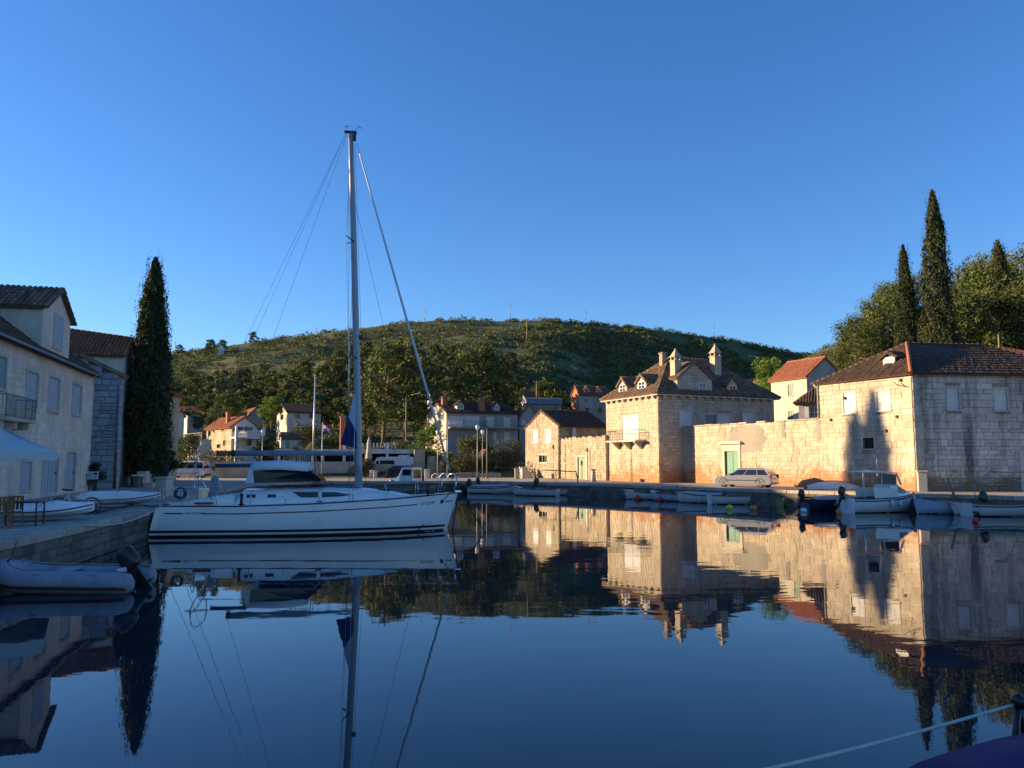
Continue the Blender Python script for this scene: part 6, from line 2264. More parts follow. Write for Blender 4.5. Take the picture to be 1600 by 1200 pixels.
# ---- small boats
def small_boat(name, label, px, py, length, rz, beam, sheer, hullm, group=None, inside='boat_inside', stripe=None, draft=.22, rake=.35, tw=.75, cat='boat', thw=2, foredeck=True, rail='wood_brown', anti=True, cover=None):
    p = on(px, py, 0.0)
    r = empty(name, (p.x, p.y, 0), math.radians(rz), label, cat, group)
    sheer = [q * (1.04 if max(sheer) < 1.0 else 1.0) for q in sheer]
    length *= 1.02
    Hb = Hull(length, beam, sheer, draft, tw, rake, .0, 2.6, pw=.6)
    o = Hb.shell(22, 7).build('hull', hullm, r)
    d = Hb.deck(-.22, .03, .97, 16, .0, .05); d.build('sole', inside, r)
    mb = MB()
    for sd in (-1, 1):
        v = []
        for i in range(17):
            s = .02 + .95 * i / 16
            a = Hb.pt(s, 0, sd); w = max(.01, Hb.half(s) - .05)
            v += [a, Vector((a.x, sd * w, a.z + .01)), Vector((a.x, sd * w, a.z - .22))]
        mb.add(v, [(3 * i + k, 3 * i + 3 + k, 3 * i + 4 + k, 3 * i + 1 + k) for i in range(16) for k in (0, 1)])
    mb.build('inner_side', inside, r)
    Hb.rail(.03, n=20).build('gunwale', rail, r)
    mb = MB(); w0 = Hb.half(0); mb.slab([(-length / 2 + .02, -w0, Hb.zs(0) + .02), (-length / 2 + .02, w0, Hb.zs(0) + .02), (-length / 2 + .02, w0 * .8, -.1), (-length / 2 + .02, -w0 * .8, -.1)], (.05, 0, 0)); mb.build('transom', hullm, r)
    if anti:
        for sd in (-1, 1): Hb.band(-.2, .06, 0, .97, 16, sd, .006).build('antifouling', 'antifoul', o)
    if stripe:
        for sd in (-1, 1): Hb.band(lambda s: Hb.zs(s) - .16, lambda s: Hb.zs(s) - .08, 0, .98, 18, sd, .006).build('stripe', stripe, o)
    for k in range(thw):
        s = .28 + .27 * k
        x = Hb.pt(s, 0).x; w = Hb.half(s) - .04
        mb = MB(); mb.bbox(x - .13, x + .13, -w, w, Hb.zs(s) - .12, Hb.zs(s) - .08, .015); mb.build('thwart', rail, r)
    if foredeck: Hb.deck(.012, .76, .985, 8, .06).build('foredeck', hullm, r)
    if cover:
        Hb.deck(.05, .08, .80, 14, .22, -.02).build('tarpaulin', cover, r)
    r['_'] = 0
    del r['_']
    return r, Hb


GB = 'small boats moored along the right quay'
r, Hb = small_boat('rowing_boat', 'white boat under a grey tarpaulin right of the yacht bow', 772, 771, 4.7, -8, 1.7, [.62, .58, .58, .66, .82], 'hull_old', GB, stripe='stripe_navy', cover='canvas_grey')
outboard(r, -2.3, 0, .75, .5, 1.0)
r, Hb = small_boat('rowing_boat', 'white open boat with wooden awning pole below the pale green door', 886, 773.5, 5.4, 4, 1.8, [.62, .56, .58, .68, .92], 'hull_old', GB, stripe='stripe_navy', thw=3)
outboard(r, -2.65, .2, .85, .55, 1.1)
mb = MB(); mb.tube([(1.0, 0, .4), (.95, 0, 1.3), (.8, 0, 2.15)], [.06, .05, .05], 6); mb.tube([(.85, 0, 2.05), (-2.2, 0, 2.2)], [.05, .04], 6); mb.build('awning_pole', 'wood_pole', r)
mb = MB(); mb.tube([(-1.2, -.7, .6), (-1.0, 0, 2.12), (-1.2 + .5, .7, .6)], .02, 5); mb.build('awning_strut', 'wood_pole', r)
r, Hb = small_boat('rowing_boat', 'white boat stern on beside the awning pole boat', 835, 774.5, 4.2, 160, 1.6, [.55, .52, .54, .62, .8], 'hull_old', GB)
r, Hb = small_boat('dinghy', 'small white dinghy with a dark transom notch, leftmost below the mansion', 1012, 780.5, 3.9, 155, 1.5, [.55, .5, .5, .58, .72], 'hull_old', GB, stripe=None)
r, Hb = small_boat('dinghy', 'pale dinghy in the middle of the row below the mansion', 1045, 782.5, 3.6, 130, 1.5, [.52, .5, .5, .56, .7], 'hull_blue', GB)
mb = MB(); mb.tube([(.3, .3, .3), (.3, .35, 1.9)], .02, 5); mb.tube([(-.6, -.3, .3), (-.6, -.3, 1.5)], .018, 5); mb.build('rod', 'wood_pole', r)
r, Hb = small_boat('dinghy', 'white dinghy with a square transom notch below the garden gate', 1096, 785.5, 3.8, 150, 1.6, [.56, .5, .52, .6, .74], 'hull_old', GB, cover='canvas_grey')
r, Hb = small_boat('rowing_boat', 'long white open boat lying below the silver estate car', 1160, 787.5, 4.6, 3, 1.65, [.6, .54, .56, .66, .84], 'hull_old', GB, thw=3, stripe=None)
r, Hb = small_boat('rowing_boat', 'white boat behind the long open boat below the silver car', 1126, 778, 4.0, 8, 1.5, [.62, .56, .58, .66, .8], 'hull_old', GB, cover='canvas_white')
r, Hb = small_boat('skiff', 'yellow green skiff with square stern left of the navy boat', 1242, 790, 2.7, 20, 1.35, [.5, .46, .46, .52, .6], 'hull_yellow', GB, tw=.95, rail='hull_yellow')
r, Hb = small_boat('motor_boat', 'navy blue boat with pale deck cover left of the white cabin boat', 1300, 797, 4.0, 18, 1.7, [.62, .60, .62, .7, .85], 'hull_navy', GB, cover='canvas_grey', rail='stripe_navy')
outboard(r, -2.1, .0, .75, .35, .9)
mb = MB(); mb.ball((.6, -.86, .42), .16, 10, 6, (1.6, .8, .8)); mb.build('fender', 'buoy_white', r)
# cabin boat
r, Hb = small_boat('cabin_boat', 'white cabin boat with hardtop moored in front of the quay house', 1376, 800, 4.5, 12, 1.95, [.82, .80, .84, .95, 1.15], 'gelcoat', GB, stripe='stripe_navy', thw=1, rake=.55, foredeck=True, rail='stripe_navy', tw=.9)
pkb = lambda px, py, yl=0.0: pick((r.location.x, r.location.y), r.rotation_euler.z, yl, px, py)
mb = MB()
sec = [(.15, .78, .86, 1.62), (.75, .76, .9, 1.62), (1.15, .68, .98, 1.34), (1.75, .42, 1.06, 1.16)]
mb.loft([[Vector((x, -w, z0)), Vector((x, -w * .93, z1 - .08)), Vector((x, -w * .8, z1)), Vector((x, w * .8, z1)), Vector((x, w * .93, z1 - .08)), Vector((x, w, z0))] for x, w, z0, z1 in sec], True, True)
cb = mb.build('cabin', 'gelcoat', r)
for sd in (-1, 1):
    for (x0, x1, z0, z1, z2) in ((.68, .92, 1.12, 1.52, 1.44), (.97, 1.27, 1.12, 1.42, 1.26)):
        w = lambda x: float(np.interp(x, [q[0] for q in sec], [q[1] for q in sec]))
        mb = MB(); mb.poly([(x0, sd * (w(x0) + .012), z0), (x1, sd * (w(x1) + .02), z0), (x1, sd * (w(x1) * .98 + .012), z2), (x0, sd * (w(x0) * .96 + .012), z1)]); mb.build('window', 'pane_boat', cb)
mb = MB(); mb.loft([[Vector((x, y, z + .06 * (1 - abs(y)))) for y in (-.92, -.5, 0, .5, .92)] for x, z in ((-1.75, 2.30), (-.4, 2.32), (.55, 2.24))], False, False, True)
o = mb.build('hardtop', 'gelcoat', r); so = o.modifiers.new('thickness', 'SOLIDIFY'); so.thickness = .06
mb = MB()
for sd in (-1, 1):
    mb.tube([(-1.65, sd * .86, .8), (-1.65, sd * .86, 2.28)], .02, 5); mb.tube([(-.55, sd * .86, .8), (-.45, sd * .86, 2.3)], .025, 5)
    mb.slab([(.45, sd * .84, 2.26), (.58, sd * .84, 2.24), (.95, sd * .74, 1.58), (.80, sd * .74, 1.60)], (0, sd * .03, 0))
mb.build('hardtop_post', 'gelcoat', r)
for sd in (-1, 1):
    mb = MB(); mb.slab([(-.95, sd * .85, .84), (.5, sd * .85, .9), (.5, sd * .85, 1.40), (-1.05, sd * .85, 1.42)], (0, sd * .03, 0)); mb.build('side_panel', 'gelcoat', r)
mb = MB(); mb.slab([(.55, -.78, 1.62), (.55, .78, 1.62), (.50, .8, 2.22), (.50, -.8, 2.22)], (.02, 0, 0)); mb.build('windscreen', 'pane_boat', r)
mb = MB(); mb.tube([(-.3, -.3, 2.35), (-.35, -.3, 3.1)], .02, 5); mb.build('antenna', 'paint_white', r)
outboard(r, -2.35, .1, .95, .35, .95)
for x in (.0, .55):
    mb = MB(); mb.lathe([(.03, 0), (.09, .06), (.09, .34), (.03, .4)], 8, (x, -1.06, .35)); mb.build('fender', 'buoy_white', r)
# light blue wooden boat, bow to the left
r, Hb = small_boat('wooden_boat', 'light blue wooden boat with a short brown mast right of the cabin boat', 1484, 802.5, 4.2, 184, 1.6, [.62, .56, .58, .66, .86], 'hull_blue', GB, stripe=None, thw=1, rail='hull_blue', rake=.2)
mb = MB(); mb.tube([(-.35, 0, .2), (-.30, 0, 1.1), (.02, 0, 2.0)], [.09, .075, .055], 7); mb.build('mast', 'wood_orange', r)
Hb.deck(.05, .22, .72, 12, .14, .12).build('tarpaulin', 'wood_orange', r)
mb = MB(); mb.bbox(-.1, .5, -.55, -.1, .6, .74, .05); mb.build('cushion', 'canvas_white', r)
mb = MB(); mb.tube([(2.0, 0, .8), (2.08, 0, 1.06)], [.06, .08], 6); mb.build('stem_post', 'hull_blue', r)
r, Hb = small_boat('motor_boat', 'white boat with black outboard and thin frame at the right edge', 1572, 806, 4.4, 2, 1.75, [.66, .62, .62, .7, .86], 'hull_old', GB, stripe='stripe_navy')
outboard(r, -1.55, -.6, .72, .45, 1.05)
mb = MB(); mb.tube([(-1.9, -.4, .6), (-1.95, -.4, 1.7), (-1.0, -.4, 2.45), (-.2, -.4, 2.1), (1.2, -.4, 1.7)], .025, 6); mb.tube([(-1.0, -.4, 2.45), (1.4, -.4, 2.42)], .04, 6); mb.build('awning_frame', 'tin_grey', r)
mb = MB(); mb.tube([(-1.0, -.42, 2.43), (1.4, -.42, 2.38)], .06, 6); mb.build('rolled_awning', 'parasol_beige', r)
r, Hb = small_boat('motor_boat', 'white open stern of a boat between the light blue boat and right edge boat', 1535, 805, 3.4, 170, 1.5, [.6, .56, .56, .64, .78], 'hull_old', GB)
# boats at the head of the harbour
GH = 'boats at the head of the harbour'
r, Hb = small_boat('cabin_boat', 'sunlit white cabin boat behind the yacht foredeck', 640, 768, 5.0, 150, 1.9, [.9, .85, .9, 1.0, 1.2], 'gelcoat', GH, thw=1, stripe=None)
mb = MB(); mb.loft([[Vector((x, -w, .9)), Vector((x, -w * .9, z1)), Vector((x, w * .9, z1)), Vector((x, w, .9))] for x, w, z1 in ((-.9, .8, 2.35), (.4, .78, 2.4), (.9, .7, 1.5), (1.8, .4, 1.2))], True, True)
cb = mb.build('cabin', 'gelcoat', r)
for sd in (-1, 1):
    mb = MB(); mb.poly([(-.7, sd * .80, 1.6), (.3, sd * .79, 1.6), (.3, sd * .75, 2.15), (-.7, sd * .77, 2.15)]); mb.build('window', 'pane_boat', cb)
mb = MB(); mb.poly([(-.92, -.6, 1.3), (-.92, .6, 1.3), (-.92, .6, 2.15), (-.92, -.6, 2.15)]); mb.build('window', 'pane_boat', cb)
r, Hb = small_boat('motor_boat', 'grey boat with a hoop frame just behind the yacht bow', 694, 767, 4.6, 30, 1.9, [.7, .68, .7, .78, .9], 'rubber_pale', GH, cover='canvas_grey')
mb = MB()
for k in (-1.2, -.3, .6): mb.tube([(k, -.85, .7), (k + .25, -.8, 1.6), (k + .3, 0, 1.75), (k + .25, .8, 1.6), (k, .85, .7)], .025, 5)
mb.build('hoop_frame', 'steel', r)
outboard(r, -2.3, 0, .85, .3, 1.2)
r, Hb = small_boat('motor_boat', 'dark boat between the yacht bow and tarpaulin boat', 733, 769, 3.6, 120, 1.6, [.6, .58, .6, .66, .8], 'hull_navy', GH)
outboard(r, -1.8, 0, .8, .6, 1.1)
r, Hb = small_boat('rowing_boat', 'dark rowing boat seen behind the yacht mast foot', 545, 768, 4.0, 10, 1.5, [.6, .58, .58, .66, .8], 'hull_navy', GH)
r, Hb = small_boat('rowing_boat', 'pale rowing boat seen above the yacht coach roof', 500, 768, 4.0, 20, 1.5, [.6, .58, .58, .66, .8], 'hull_old', GH)
p = on(492, 766, 0)
r, Hb = small_boat('mast_boat', 'boat with a slim pale mast behind the yacht boom', 470, 766, 5.6, 8, 1.9, [.8, .78, .8, .86, 1.0], 'hull_old', GH)
tp = at(493, 586, r.location.y); bs = at(487, 760, r.location.y)
lm = r.matrix_basis.inverted()
mb = MB(); mb.tube([lm @ Vector((bs.x, bs.y, .5)), lm @ tp], [.09, .07], 8); mb.build('mast', 'aluminium', r)

# upturned tenders on the left quay
def tender(name, label, px, py, L, rz, beam, Hh, m1, m2):
    p = on(px, py, 1.05)
    r = empty(name, (p.x, p.y, 1.05), math.radians(rz), label, 'dinghy', 'tenders lying on the left quay')
    rings = []
    for k in range(15):
        t = k / 14
        w = beam / 2 * float(np.interp(t, [0, .06, .2, .6, .85, .96, 1], [.55, .85, 1, 1, .78, .45, .12])); hh = Hh * float(np.interp(t, [0, .1, .6, 1], [.8, 1, 1, .55])); z0 = .06 + .22 * t ** 4
        rings.append([Vector((-L / 2 + L * t, w * math.cos(a) * (1 if abs(math.cos(a)) < .9 else 1.0), z0 + hh * (.42 + .58 * math.sin(a) if math.sin(a) > 0 else .42 + .42 * math.sin(a)))) for a in [2 * math.pi * j / 16 for j in range(16)]])
    mb = MB(); mb.loft(rings, True, True, True); o = mb.build('hull', m1, r)
    for zf, mm, nm in ((.40, m2, 'stripe'), (.20, 'rubber_grey', 'rubbing_strake')):
        mb = MB()
        for sd in (-1, 1):
            mb.tube([Vector((q[0].x, sd * (max(abs(v.y) for v in q) + .004) * (1.0 if zf > .3 else .93), .06 + .22 * (i / 14) ** 4 + Hh * zf)) for i, q in enumerate(rings)], .022, 5)
        mb.build(nm, mm, o)
    mb = MB(); mb.tube([Vector((0, y, .1 + Hh * (1.0 - .5 * abs(y) ** 2 * 2))) for y in (-.6, -.4, 0, .4, .6)], .015, 5); mb.build('strap', 'rubber', r)
    return r


tender('tender', 'white tender with dark stripe on the quay in front of the bicycle', 74, 812, 2.9, 6, 1.35, .55, 'gelcoat', 'stripe_navy')
tender('tender', 'white rounded tender lying on the quay behind the bicycle', 186, 791, 3.3, 14, 1.4, .6, 'gelcoat', 'stripe_red')

# buoys
for k, (nm, lab, px, py, rr, m1, el) in enumerate((('buoy', 'white oval buoy floating beside the left quay wall', 193, 828, .21, 'buoy_white', 1.6), ('buoy', 'red buoy below the leftmost white dinghy', 996, 781, .2, 'buoy_red', 1.2), ('buoy', 'dark red buoy below the pale dinghy', 1031.5, 783, .2, 'buoy_red', 1),
        ('buoy', 'white cone buoy left of the yellow buoy', 1117, 788, .22, 'buoy_white', 1), ('buoy', 'small white buoy below the notched dinghy', 1082, 785, .2, 'buoy_white', 1), ('buoy', 'bright yellow round buoy', 1140, 796, .2, 'buoy_yellow', 1), ('buoy', 'pinkish buoy below the long white open boat', 1177, 797, .2, 'buoy_orange', 1.2),
        ('buoy', 'orange buoy in front of the navy boat', 1311, 803, .2, 'buoy_orange', .8), ('buoy', 'red pointed buoy in front of the light blue boat', 1524, 816, .16, 'buoy_red', .9), ('buoy', 'white pearl buoy near the skiff', 1256, 800, .16, 'buoy_white', 1.3))):
    p = on(px, py, 0.0)
    r = empty(nm, (p.x, p.y, 0), 0, lab, 'buoy', 'mooring buoys')
    mb = MB(); mb.ball((0, 0, rr * .55), rr, 12, 8, (el, 1, 1)); mb.build('float', m1, r)
    mb = MB(); mb.tube([(0, 0, rr * 1.4), (0, 0, rr * 1.9)], .03, 6); mb.torus((0, 0, rr * 2.0), .05, .014, 'y', 10, 5); mb.build('ring', 'rubber', r)
# ------------------------------------------------------------------ vehicles
def car(name, label, px, py, rz, L, W, H, paint, kind='wagon', cat='car', group='parked vehicles'):
    p = on(px, py, 1.0)
    r = empty(name, (p.x, p.y, 1.004), math.radians(rz), label, cat, group)
    hl2 = L / 2
    belt = {'wagon': .62, 'van': .52, 'mpv': .56}[kind] * H
    if kind == 'wagon':
        body = [(-hl2, .34), (-hl2 + .02, .5 * H), (-hl2 + .12, belt), (hl2 - L * .27, belt + .02), (hl2 - .22, belt - .14), (hl2 - .02, .42 * H), (hl2, .30), (hl2 - .15, .18), (-hl2 + .15, .2)]
        gh = (-hl2 + .08, -hl2 + .55, hl2 - L * .42, hl2 - L * .24)
    elif kind == 'van':
        body = [(-hl2, .36), (-hl2, .95 * H), (-hl2 + .12, H - .02), (hl2 - L * .28, H), (hl2 - L * .2, .93 * H), (hl2 - .72, belt + .1), (hl2 - .12, .40 * H), (hl2, .32), (hl2 - .1, .2), (-hl2 + .1, .24)]
        gh = None
    else:
        body = [(-hl2, .34), (-hl2, .5 * H), (-hl2 + .03, belt), (hl2 - L * .26, belt + .02), (hl2 - .16, belt - .16), (hl2 - .01, .40 * H), (hl2, .30), (hl2 - .12, .2), (-hl2 + .1, .22)]
        gh = (-hl2 + .04, -hl2 + .22, hl2 - L * .42, hl2 - L * .2)
    rings = []
    cx, cz = 0, H * .45
    for y, k in ((-W / 2, .965), (-W / 2 + .035, .99), (-W / 2 + .12, 1), (W / 2 - .12, 1), (W / 2 - .035, .99), (W / 2, .965)):
        rings.append([Vector((x * k, y * (1 if kind != 'van' or z < belt else .93), cz + (z - cz) * (k if z < belt + .05 else 1 - (1 - k) * .6))) for x, z in body])
    mb = MB(); mb.loft(rings, True, True); bd = mb.build('body', paint, r)

    def side_pane(nm, q, yb, yt, zb, zt):
        for sd in (-1, 1):
            mb = MB(); v = [Vector((x, sd * ((yb if z < (zb + zt) / 2 else yt) + .008), z)) for x, z in q]; mb.poly(v); mb.build(nm, 'pane_car', r)
    if gh:
        x0b, x0t, x1t, x1b = gh
        yb, yt, zt = W / 2 - .04, W / 2 - .22, H
        mb = MB()
        b4 = [Vector((x0b, -yb, belt - .02)), Vector((x1b, -yb, belt - .02)), Vector((x1b, yb, belt - .02)), Vector((x0b, yb, belt - .02))]
        m4 = [Vector((x0t - .03, -yt - .02, zt - .08)), Vector((x1t + .08, -yt - .02, zt - .08)), Vector((x1t + .08, yt + .02, zt - .08)), Vector((x0t - .03, yt + .02, zt - .08))]
        t4 = [Vector((x0t + .15, -yt + .12, zt)), Vector((x1t - .1, -yt + .12, zt)), Vector((x1t - .1, yt - .12, zt)), Vector((x0t + .15, yt - .12, zt))]
        mb.loft([b4, m4, t4], True, True); mb.build('roof', paint, r)
        zb_, zt_ = belt + .03, zt - .13

        def lp(k, z):
            f = (z - belt) / (zt - .08 - belt)
            return (x0b + (x0t - x0b) * f) * (1 - k) + (x1b + (x1t - x1b) * f) * k
        ks = [.03, .30, .62, .955] if kind == 'wagon' else [.03, .33, .62, .955]
        for i in range(3):
            k0, k1 = ks[i] + .012, ks[i + 1] - .012
            f0 = (zb_ - belt) / (zt - .08 - belt); f1 = (zt_ - belt) / (zt - .08 - belt)
            for sd in (-1, 1):
                mb = MB(); mb.poly([(lp(k0, zb_), sd * (yb + (yt + .02 - yb) * f0 + .008), zb_), (lp(k1, zb_), sd * (yb + (yt + .02 - yb) * f0 + .008), zb_), (lp(k1, zt_), sd * (yb + (yt + .02 - yb) * f1 + .008), zt_), (lp(k0, zt_), sd * (yb + (yt + .02 - yb) * f1 + .008), zt_)])
                mb.build('side_window', 'pane_car', r)
        for k, nm, o in ((1, 'windscreen', .012), (0, 'rear_window', -.012)):
            mb = MB(); mb.poly([(lp(k, zb_) + o, -yb + .1, zb_), (lp(k, zb_) + o, yb - .1, zb_), (lp(k, zt_) + o, yt - .04, zt_), (lp(k, zt_) + o, -yt + .04, zt_)]); mb.build(nm, 'pane_car', r)
    else:
        yy = W / 2
        for q in (((hl2 - 1.55, belt + .10), (hl2 - .95, belt + .06), (hl2 - 1.25, H * .80), (hl2 - 1.55, H * .82)), ((-hl2 + L * .40, belt + .10), (hl2 - 1.7, belt + .10), (hl2 - 1.7, H * .82), (-hl2 + L * .40, H * .82))):
            for sd in (-1, 1):
                mb = MB(); mb.poly([(x, sd * (yy * (1 if z < belt + .2 else .945) * .985 + .02), z) for x, z in q]); mb.build('side_window', 'pane_car', r)
        mb = MB(); mb.poly([(hl2 - .70, -yy + .15, belt + .12), (hl2 - .70, yy - .15, belt + .12), (hl2 - L * .2 + .03, yy - .22, .9 * H), (hl2 - L * .2 + .03, -yy + .22, .9 * H)]); mb.build('windscreen', 'pane_car', r)
        mb = MB(); mb.bbox(-hl2 + 1.0, -hl2 + 2.0, -.4, .4, H, H + .22, .05); mb.build('roof_box', 'car_white', r)
    R = .32 if kind != 'van' else .34
    for sx in (-hl2 + L * .19, hl2 - L * .18):
        for sd in (-1, 1):
            y = sd * (W / 2 - .10)
            mb = MB(); mb.torus((sx, y, R), R - .07, .085, 'y', 20, 8); w = mb.build('wheel', 'rubber', r)
            mb = MB(); mb.lathe([(.02, .0), (.20, .01), (.245, .03), (.245, .08)], 16, M=Matrix.Translation((sx, y + sd * .095, R)) @ Matrix.Rotation(sd * math.pi / 2, 4, 'X')); mb.build('rim', 'aluminium', w)
            mb = MB()
            for k in range(5):
                a = k * 1.2566 + .3
                mb.box(-.025, .025, -.008, .008, .07, .2, Matrix.Translation((sx, y + sd * .101, R)) @ Matrix.Rotation(a, 4, 'Y'))
            mb.build('spoke', 'car_trim', w)
            mb = MB(); n = 14
            mb.add([Vector((sx + (R + .06) * math.cos(math.pi * i / n), sd * (W / 2 + .004), R + (R + .06) * math.sin(math.pi * i / n))) for i in range(n + 1)] + [Vector((sx + (R - .0) * math.cos(math.pi * i / n), sd * (W / 2 + .004), R + (R) * math.sin(math.pi * i / n))) for i in range(n + 1)], [(i, i + 1, n + 2 + i, n + 1 + i) for i in range(n)])
            mb.build('wheel_arch', 'car_trim', r)
    for sd in (-1, 1):
        mb = MB(); mb.bbox(hl2 - .28, hl2 - .03, sd * (W / 2 - .24) - .17, sd * (W / 2 - .24) + .17, .42 * H, .42 * H + .14, .03); mb.build('headlight', 'lamp_clear', r)
        mb = MB(); mb.bbox(-hl2 - .012, -hl2 + .12, sd * (W / 2 - .12) - .10, sd * (W / 2 - .12) + .10, .45 * H, .45 * H + (.34 if kind == 'wagon' else .5), .02); mb.build('tail_light', 'lamp_red', r)
        mb = MB(); mb.bbox(hl2 - L * .30, hl2 - L * .30 + .12, sd * (W / 2 + .06) - .09, sd * (W / 2 + .06) + .09, belt + .02, belt + .16, .03); mb.build('mirror', paint, r)
    for x0, x1 in ((hl2 - .1, hl2 + .03), (-hl2 - .03, -hl2 + .1)):
        mb = MB(); mb.bbox(x0, x1, -W / 2 + .06, W / 2 - .06, .26, .46, .04); mb.build('bumper', 'car_trim' if kind != 'wagon' else paint, r)
    mb = MB(); mb.box(-hl2 + .9, hl2 - .9, -W / 2 - .012, W / 2 + .012, .50, .56); mb.build('side_moulding', 'car_trim', r)
    mb = MB(); mb.box(-hl2 - .035, -hl2 - .02, -.26, .26, .62, .73); mb.build('number_plate', 'sign_white', r)
    return r


car('estate_car', 'silver estate car parked by the green garden gate', 1166, 761.0, 143, 4.5, 1.76, 1.46, 'car_silver')
car('minivan', 'white minivan parked behind the yacht stern', 293, 746.5, 176, 4.9, 1.9, 1.95, 'car_white', 'mpv', 'van')
car('camper_van', 'tall white camper van with roof box right of the mast', 612, 745.0, 172, 5.9, 2.0, 2.5, 'car_white', 'van', 'van')
car('estate_car', 'black estate car parked in front of the white camper van', 622, 746.5, 174, 4.6, 1.76, 1.45, 'car_black')


# ------------------------------------------------------------------ posts, poles, masts
def post(name, label, px, yt, Y, m, r, zb=1.0, cat='post', group=None, top=None, yb=None):
    a = at(px, yt, Y)
    z0 = zb if yb is None else at(px, yb, Y).z
    e = empty(name, (a.x, a.y, z0), 0, label, cat, group)
    mb = MB(); mb.tube([(0, 0, -.3), (0, 0, a.z - z0)], [r, r * .75], 7); mb.build('pole', m, e)
    h2 = a.z - z0
    if top == 'lamp':
        mb = MB(); mb.lathe([(.05, 0), (.16, .12), (.22, .42), (.12, .55)], 8, (0, 0, h2)); mb.build('lantern', 'lamp_clear', e)
    elif top == 'cross':
        mb = MB(); mb.box(-.6, .6, -.05, .05, h2 - .35, h2 - .25); mb.build('cross_arm', m, e)
        for k in (-.5, 0, .5):
            mb = MB(); mb.lathe([(.03, 0), (.06, .05), (.04, .14)], 6, (k, 0, h2 - .25)); mb.build('insulator', 'sign_white', e)
    elif top == 'antenna':
        mb = MB()
        for k in range(3): mb.tube([(-.8, 0, h2 - .5 - k * 1.4), (.8, 0, h2 - .5 - k * 1.4)], r * .5, 4)
        mb.build('dipole', m, e)
    mb = MB(); mb.lathe([(r * 2.2, 0), (r * 2.0, .12), (r * 1.1, .2)], 8); mb.build('footing', 'cement', e)
    return e


post('street_lamp', 'street lamp with white lantern right of the balcony house', 410.5, 678, 99, 'tin_grey', .07, cat='lamp', top='lamp')
post('utility_pole', 'wooden utility pole beside the large dark pines', 635, 622, 112, 'wood_pole', .12, zb=1.6, cat='pole', group='utility poles', top='cross')
post('street_lamp', 'slim lamp post with concrete foot on the sunlit quay', 684, 680, 88, 'tin_grey', .06, cat='lamp', top='lamp')
post('flag_pole', 'tall thin pale pole rising behind the yacht bow', 699.5, 651, 86, 'mast_paint', .06, cat='pole')
post('street_lamp', 'left lamp post of the pair before the olive bush', 746, 672, 86, 'tin_grey', .06, cat='lamp', top='lamp')
post('street_lamp', 'right lamp post of the pair before the olive bush', 754, 679, 92, 'tin_grey', .05, cat='lamp', top='lamp')
post('utility_pole', 'plain wooden pole touching the olive bush', 761, 670, 90, 'wood_pole', .08, cat='pole', group='utility poles')
post('utility_pole', 'wooden pole on the hill beside the small round tree', 838.5, 595, 148, 'wood_pole', .13, yb=632, cat='pole', group='utility poles', top='cross')
post('utility_pole', 'short pole on the weathered roof at the right edge', 1560, 522, 72, 'wood_pole', .09, yb=556, cat='pole', group='utility poles')
post('radio_mast', 'red and white radio mast halfway up the hill', 823, 498, 420, 'stone_rubble', .2, yb=536, cat='mast', group='masts on the hill', top='antenna')
for px, yt, yb, lab in ((797, 474, 495, 'thin mast on the hill top above the radio mast'), (664, 484, 500, 'thin mast on the skyline right of the forestay'), (495, 512, 540, 'thin mast on the hill left of the yacht mast'), (915, 484, 500, 'thin mast on the skyline above the gable house'), (1115, 505, 524, 'faint mast on the skyline above the mansion'), (274, 533, 556, 'thin mast on the skyline right of the left cypress')):
    post('radio_mast', lab, px, yt, 505, 'tin_grey', .2, yb=yb, cat='mast', group='masts on the hill', top='antenna')
e = post('flag_pole', 'white flagpole with red, white and blue flag left of the mast', 504, 660, 99, 'paint_white', .05, cat='flagpole')
fl = at(504, 660, 99)
for k, m_ in enumerate(('flag_red', 'flag_white', 'flag_blue')):
    mb = MB(); v = []
    for i in range(8):
        t = i / 7
        for zz in (0, .42):
            v.append((.05 + .95 * t * .8, .12 * math.sin(t * 6 + k), fl.z - 1.0 - .3 - .42 * k + zz - .55 * t * t))
    mb.add(v, [(2 * i, 2 * i + 2, 2 * i + 3, 2 * i + 1) for i in range(7)], True)
    o = mb.build('flag_stripe', m_, e); so = o.modifiers.new('thickness', 'SOLIDIFY'); so.thickness = .012
# closed beige parasol and banner on the terrace
p = at(576, 735, 98)
e = empty('closed_parasol', (p.x, p.y, 1.0), 0, 'tall closed beige parasol standing right of the mast', 'parasol')
mb = MB(); mb.tube([(0, 0, 0), (0, 0, 5.4)], .04, 6); mb.build('pole', 'wood_pole', e)
zt = at(576, 683, 98).z - 1
mb = MB(); mb.lathe([(.34, 1.9), (.42, 2.3), (.30, 3.2), (.22, 4.4), (.06, zt)], 9); mb.build('canopy', 'parasol_beige', e)
mb = MB(); mb.bbox(-.4, .4, -.4, .4, -.02, .12, .03); mb.build('base', 'cement', e)
p = at(535, 700, 106)
e = empty('brick_pillar', (p.x, p.y, 1.0), .3, 'orange brick chimney stack behind the blue sail cover', 'chimney')
mb = MB(); mb.bbox(-.34, .34, -.34, .34, 0, at(535, 652, 106).z - 1, .03); mb.build('shaft', 'brick_red', e); mb = MB(); zt = at(535, 652, 106).z - 1; mb.box(-.42, .42, -.42, .42, zt, zt + .15); mb.build('cap', 'cement', e)


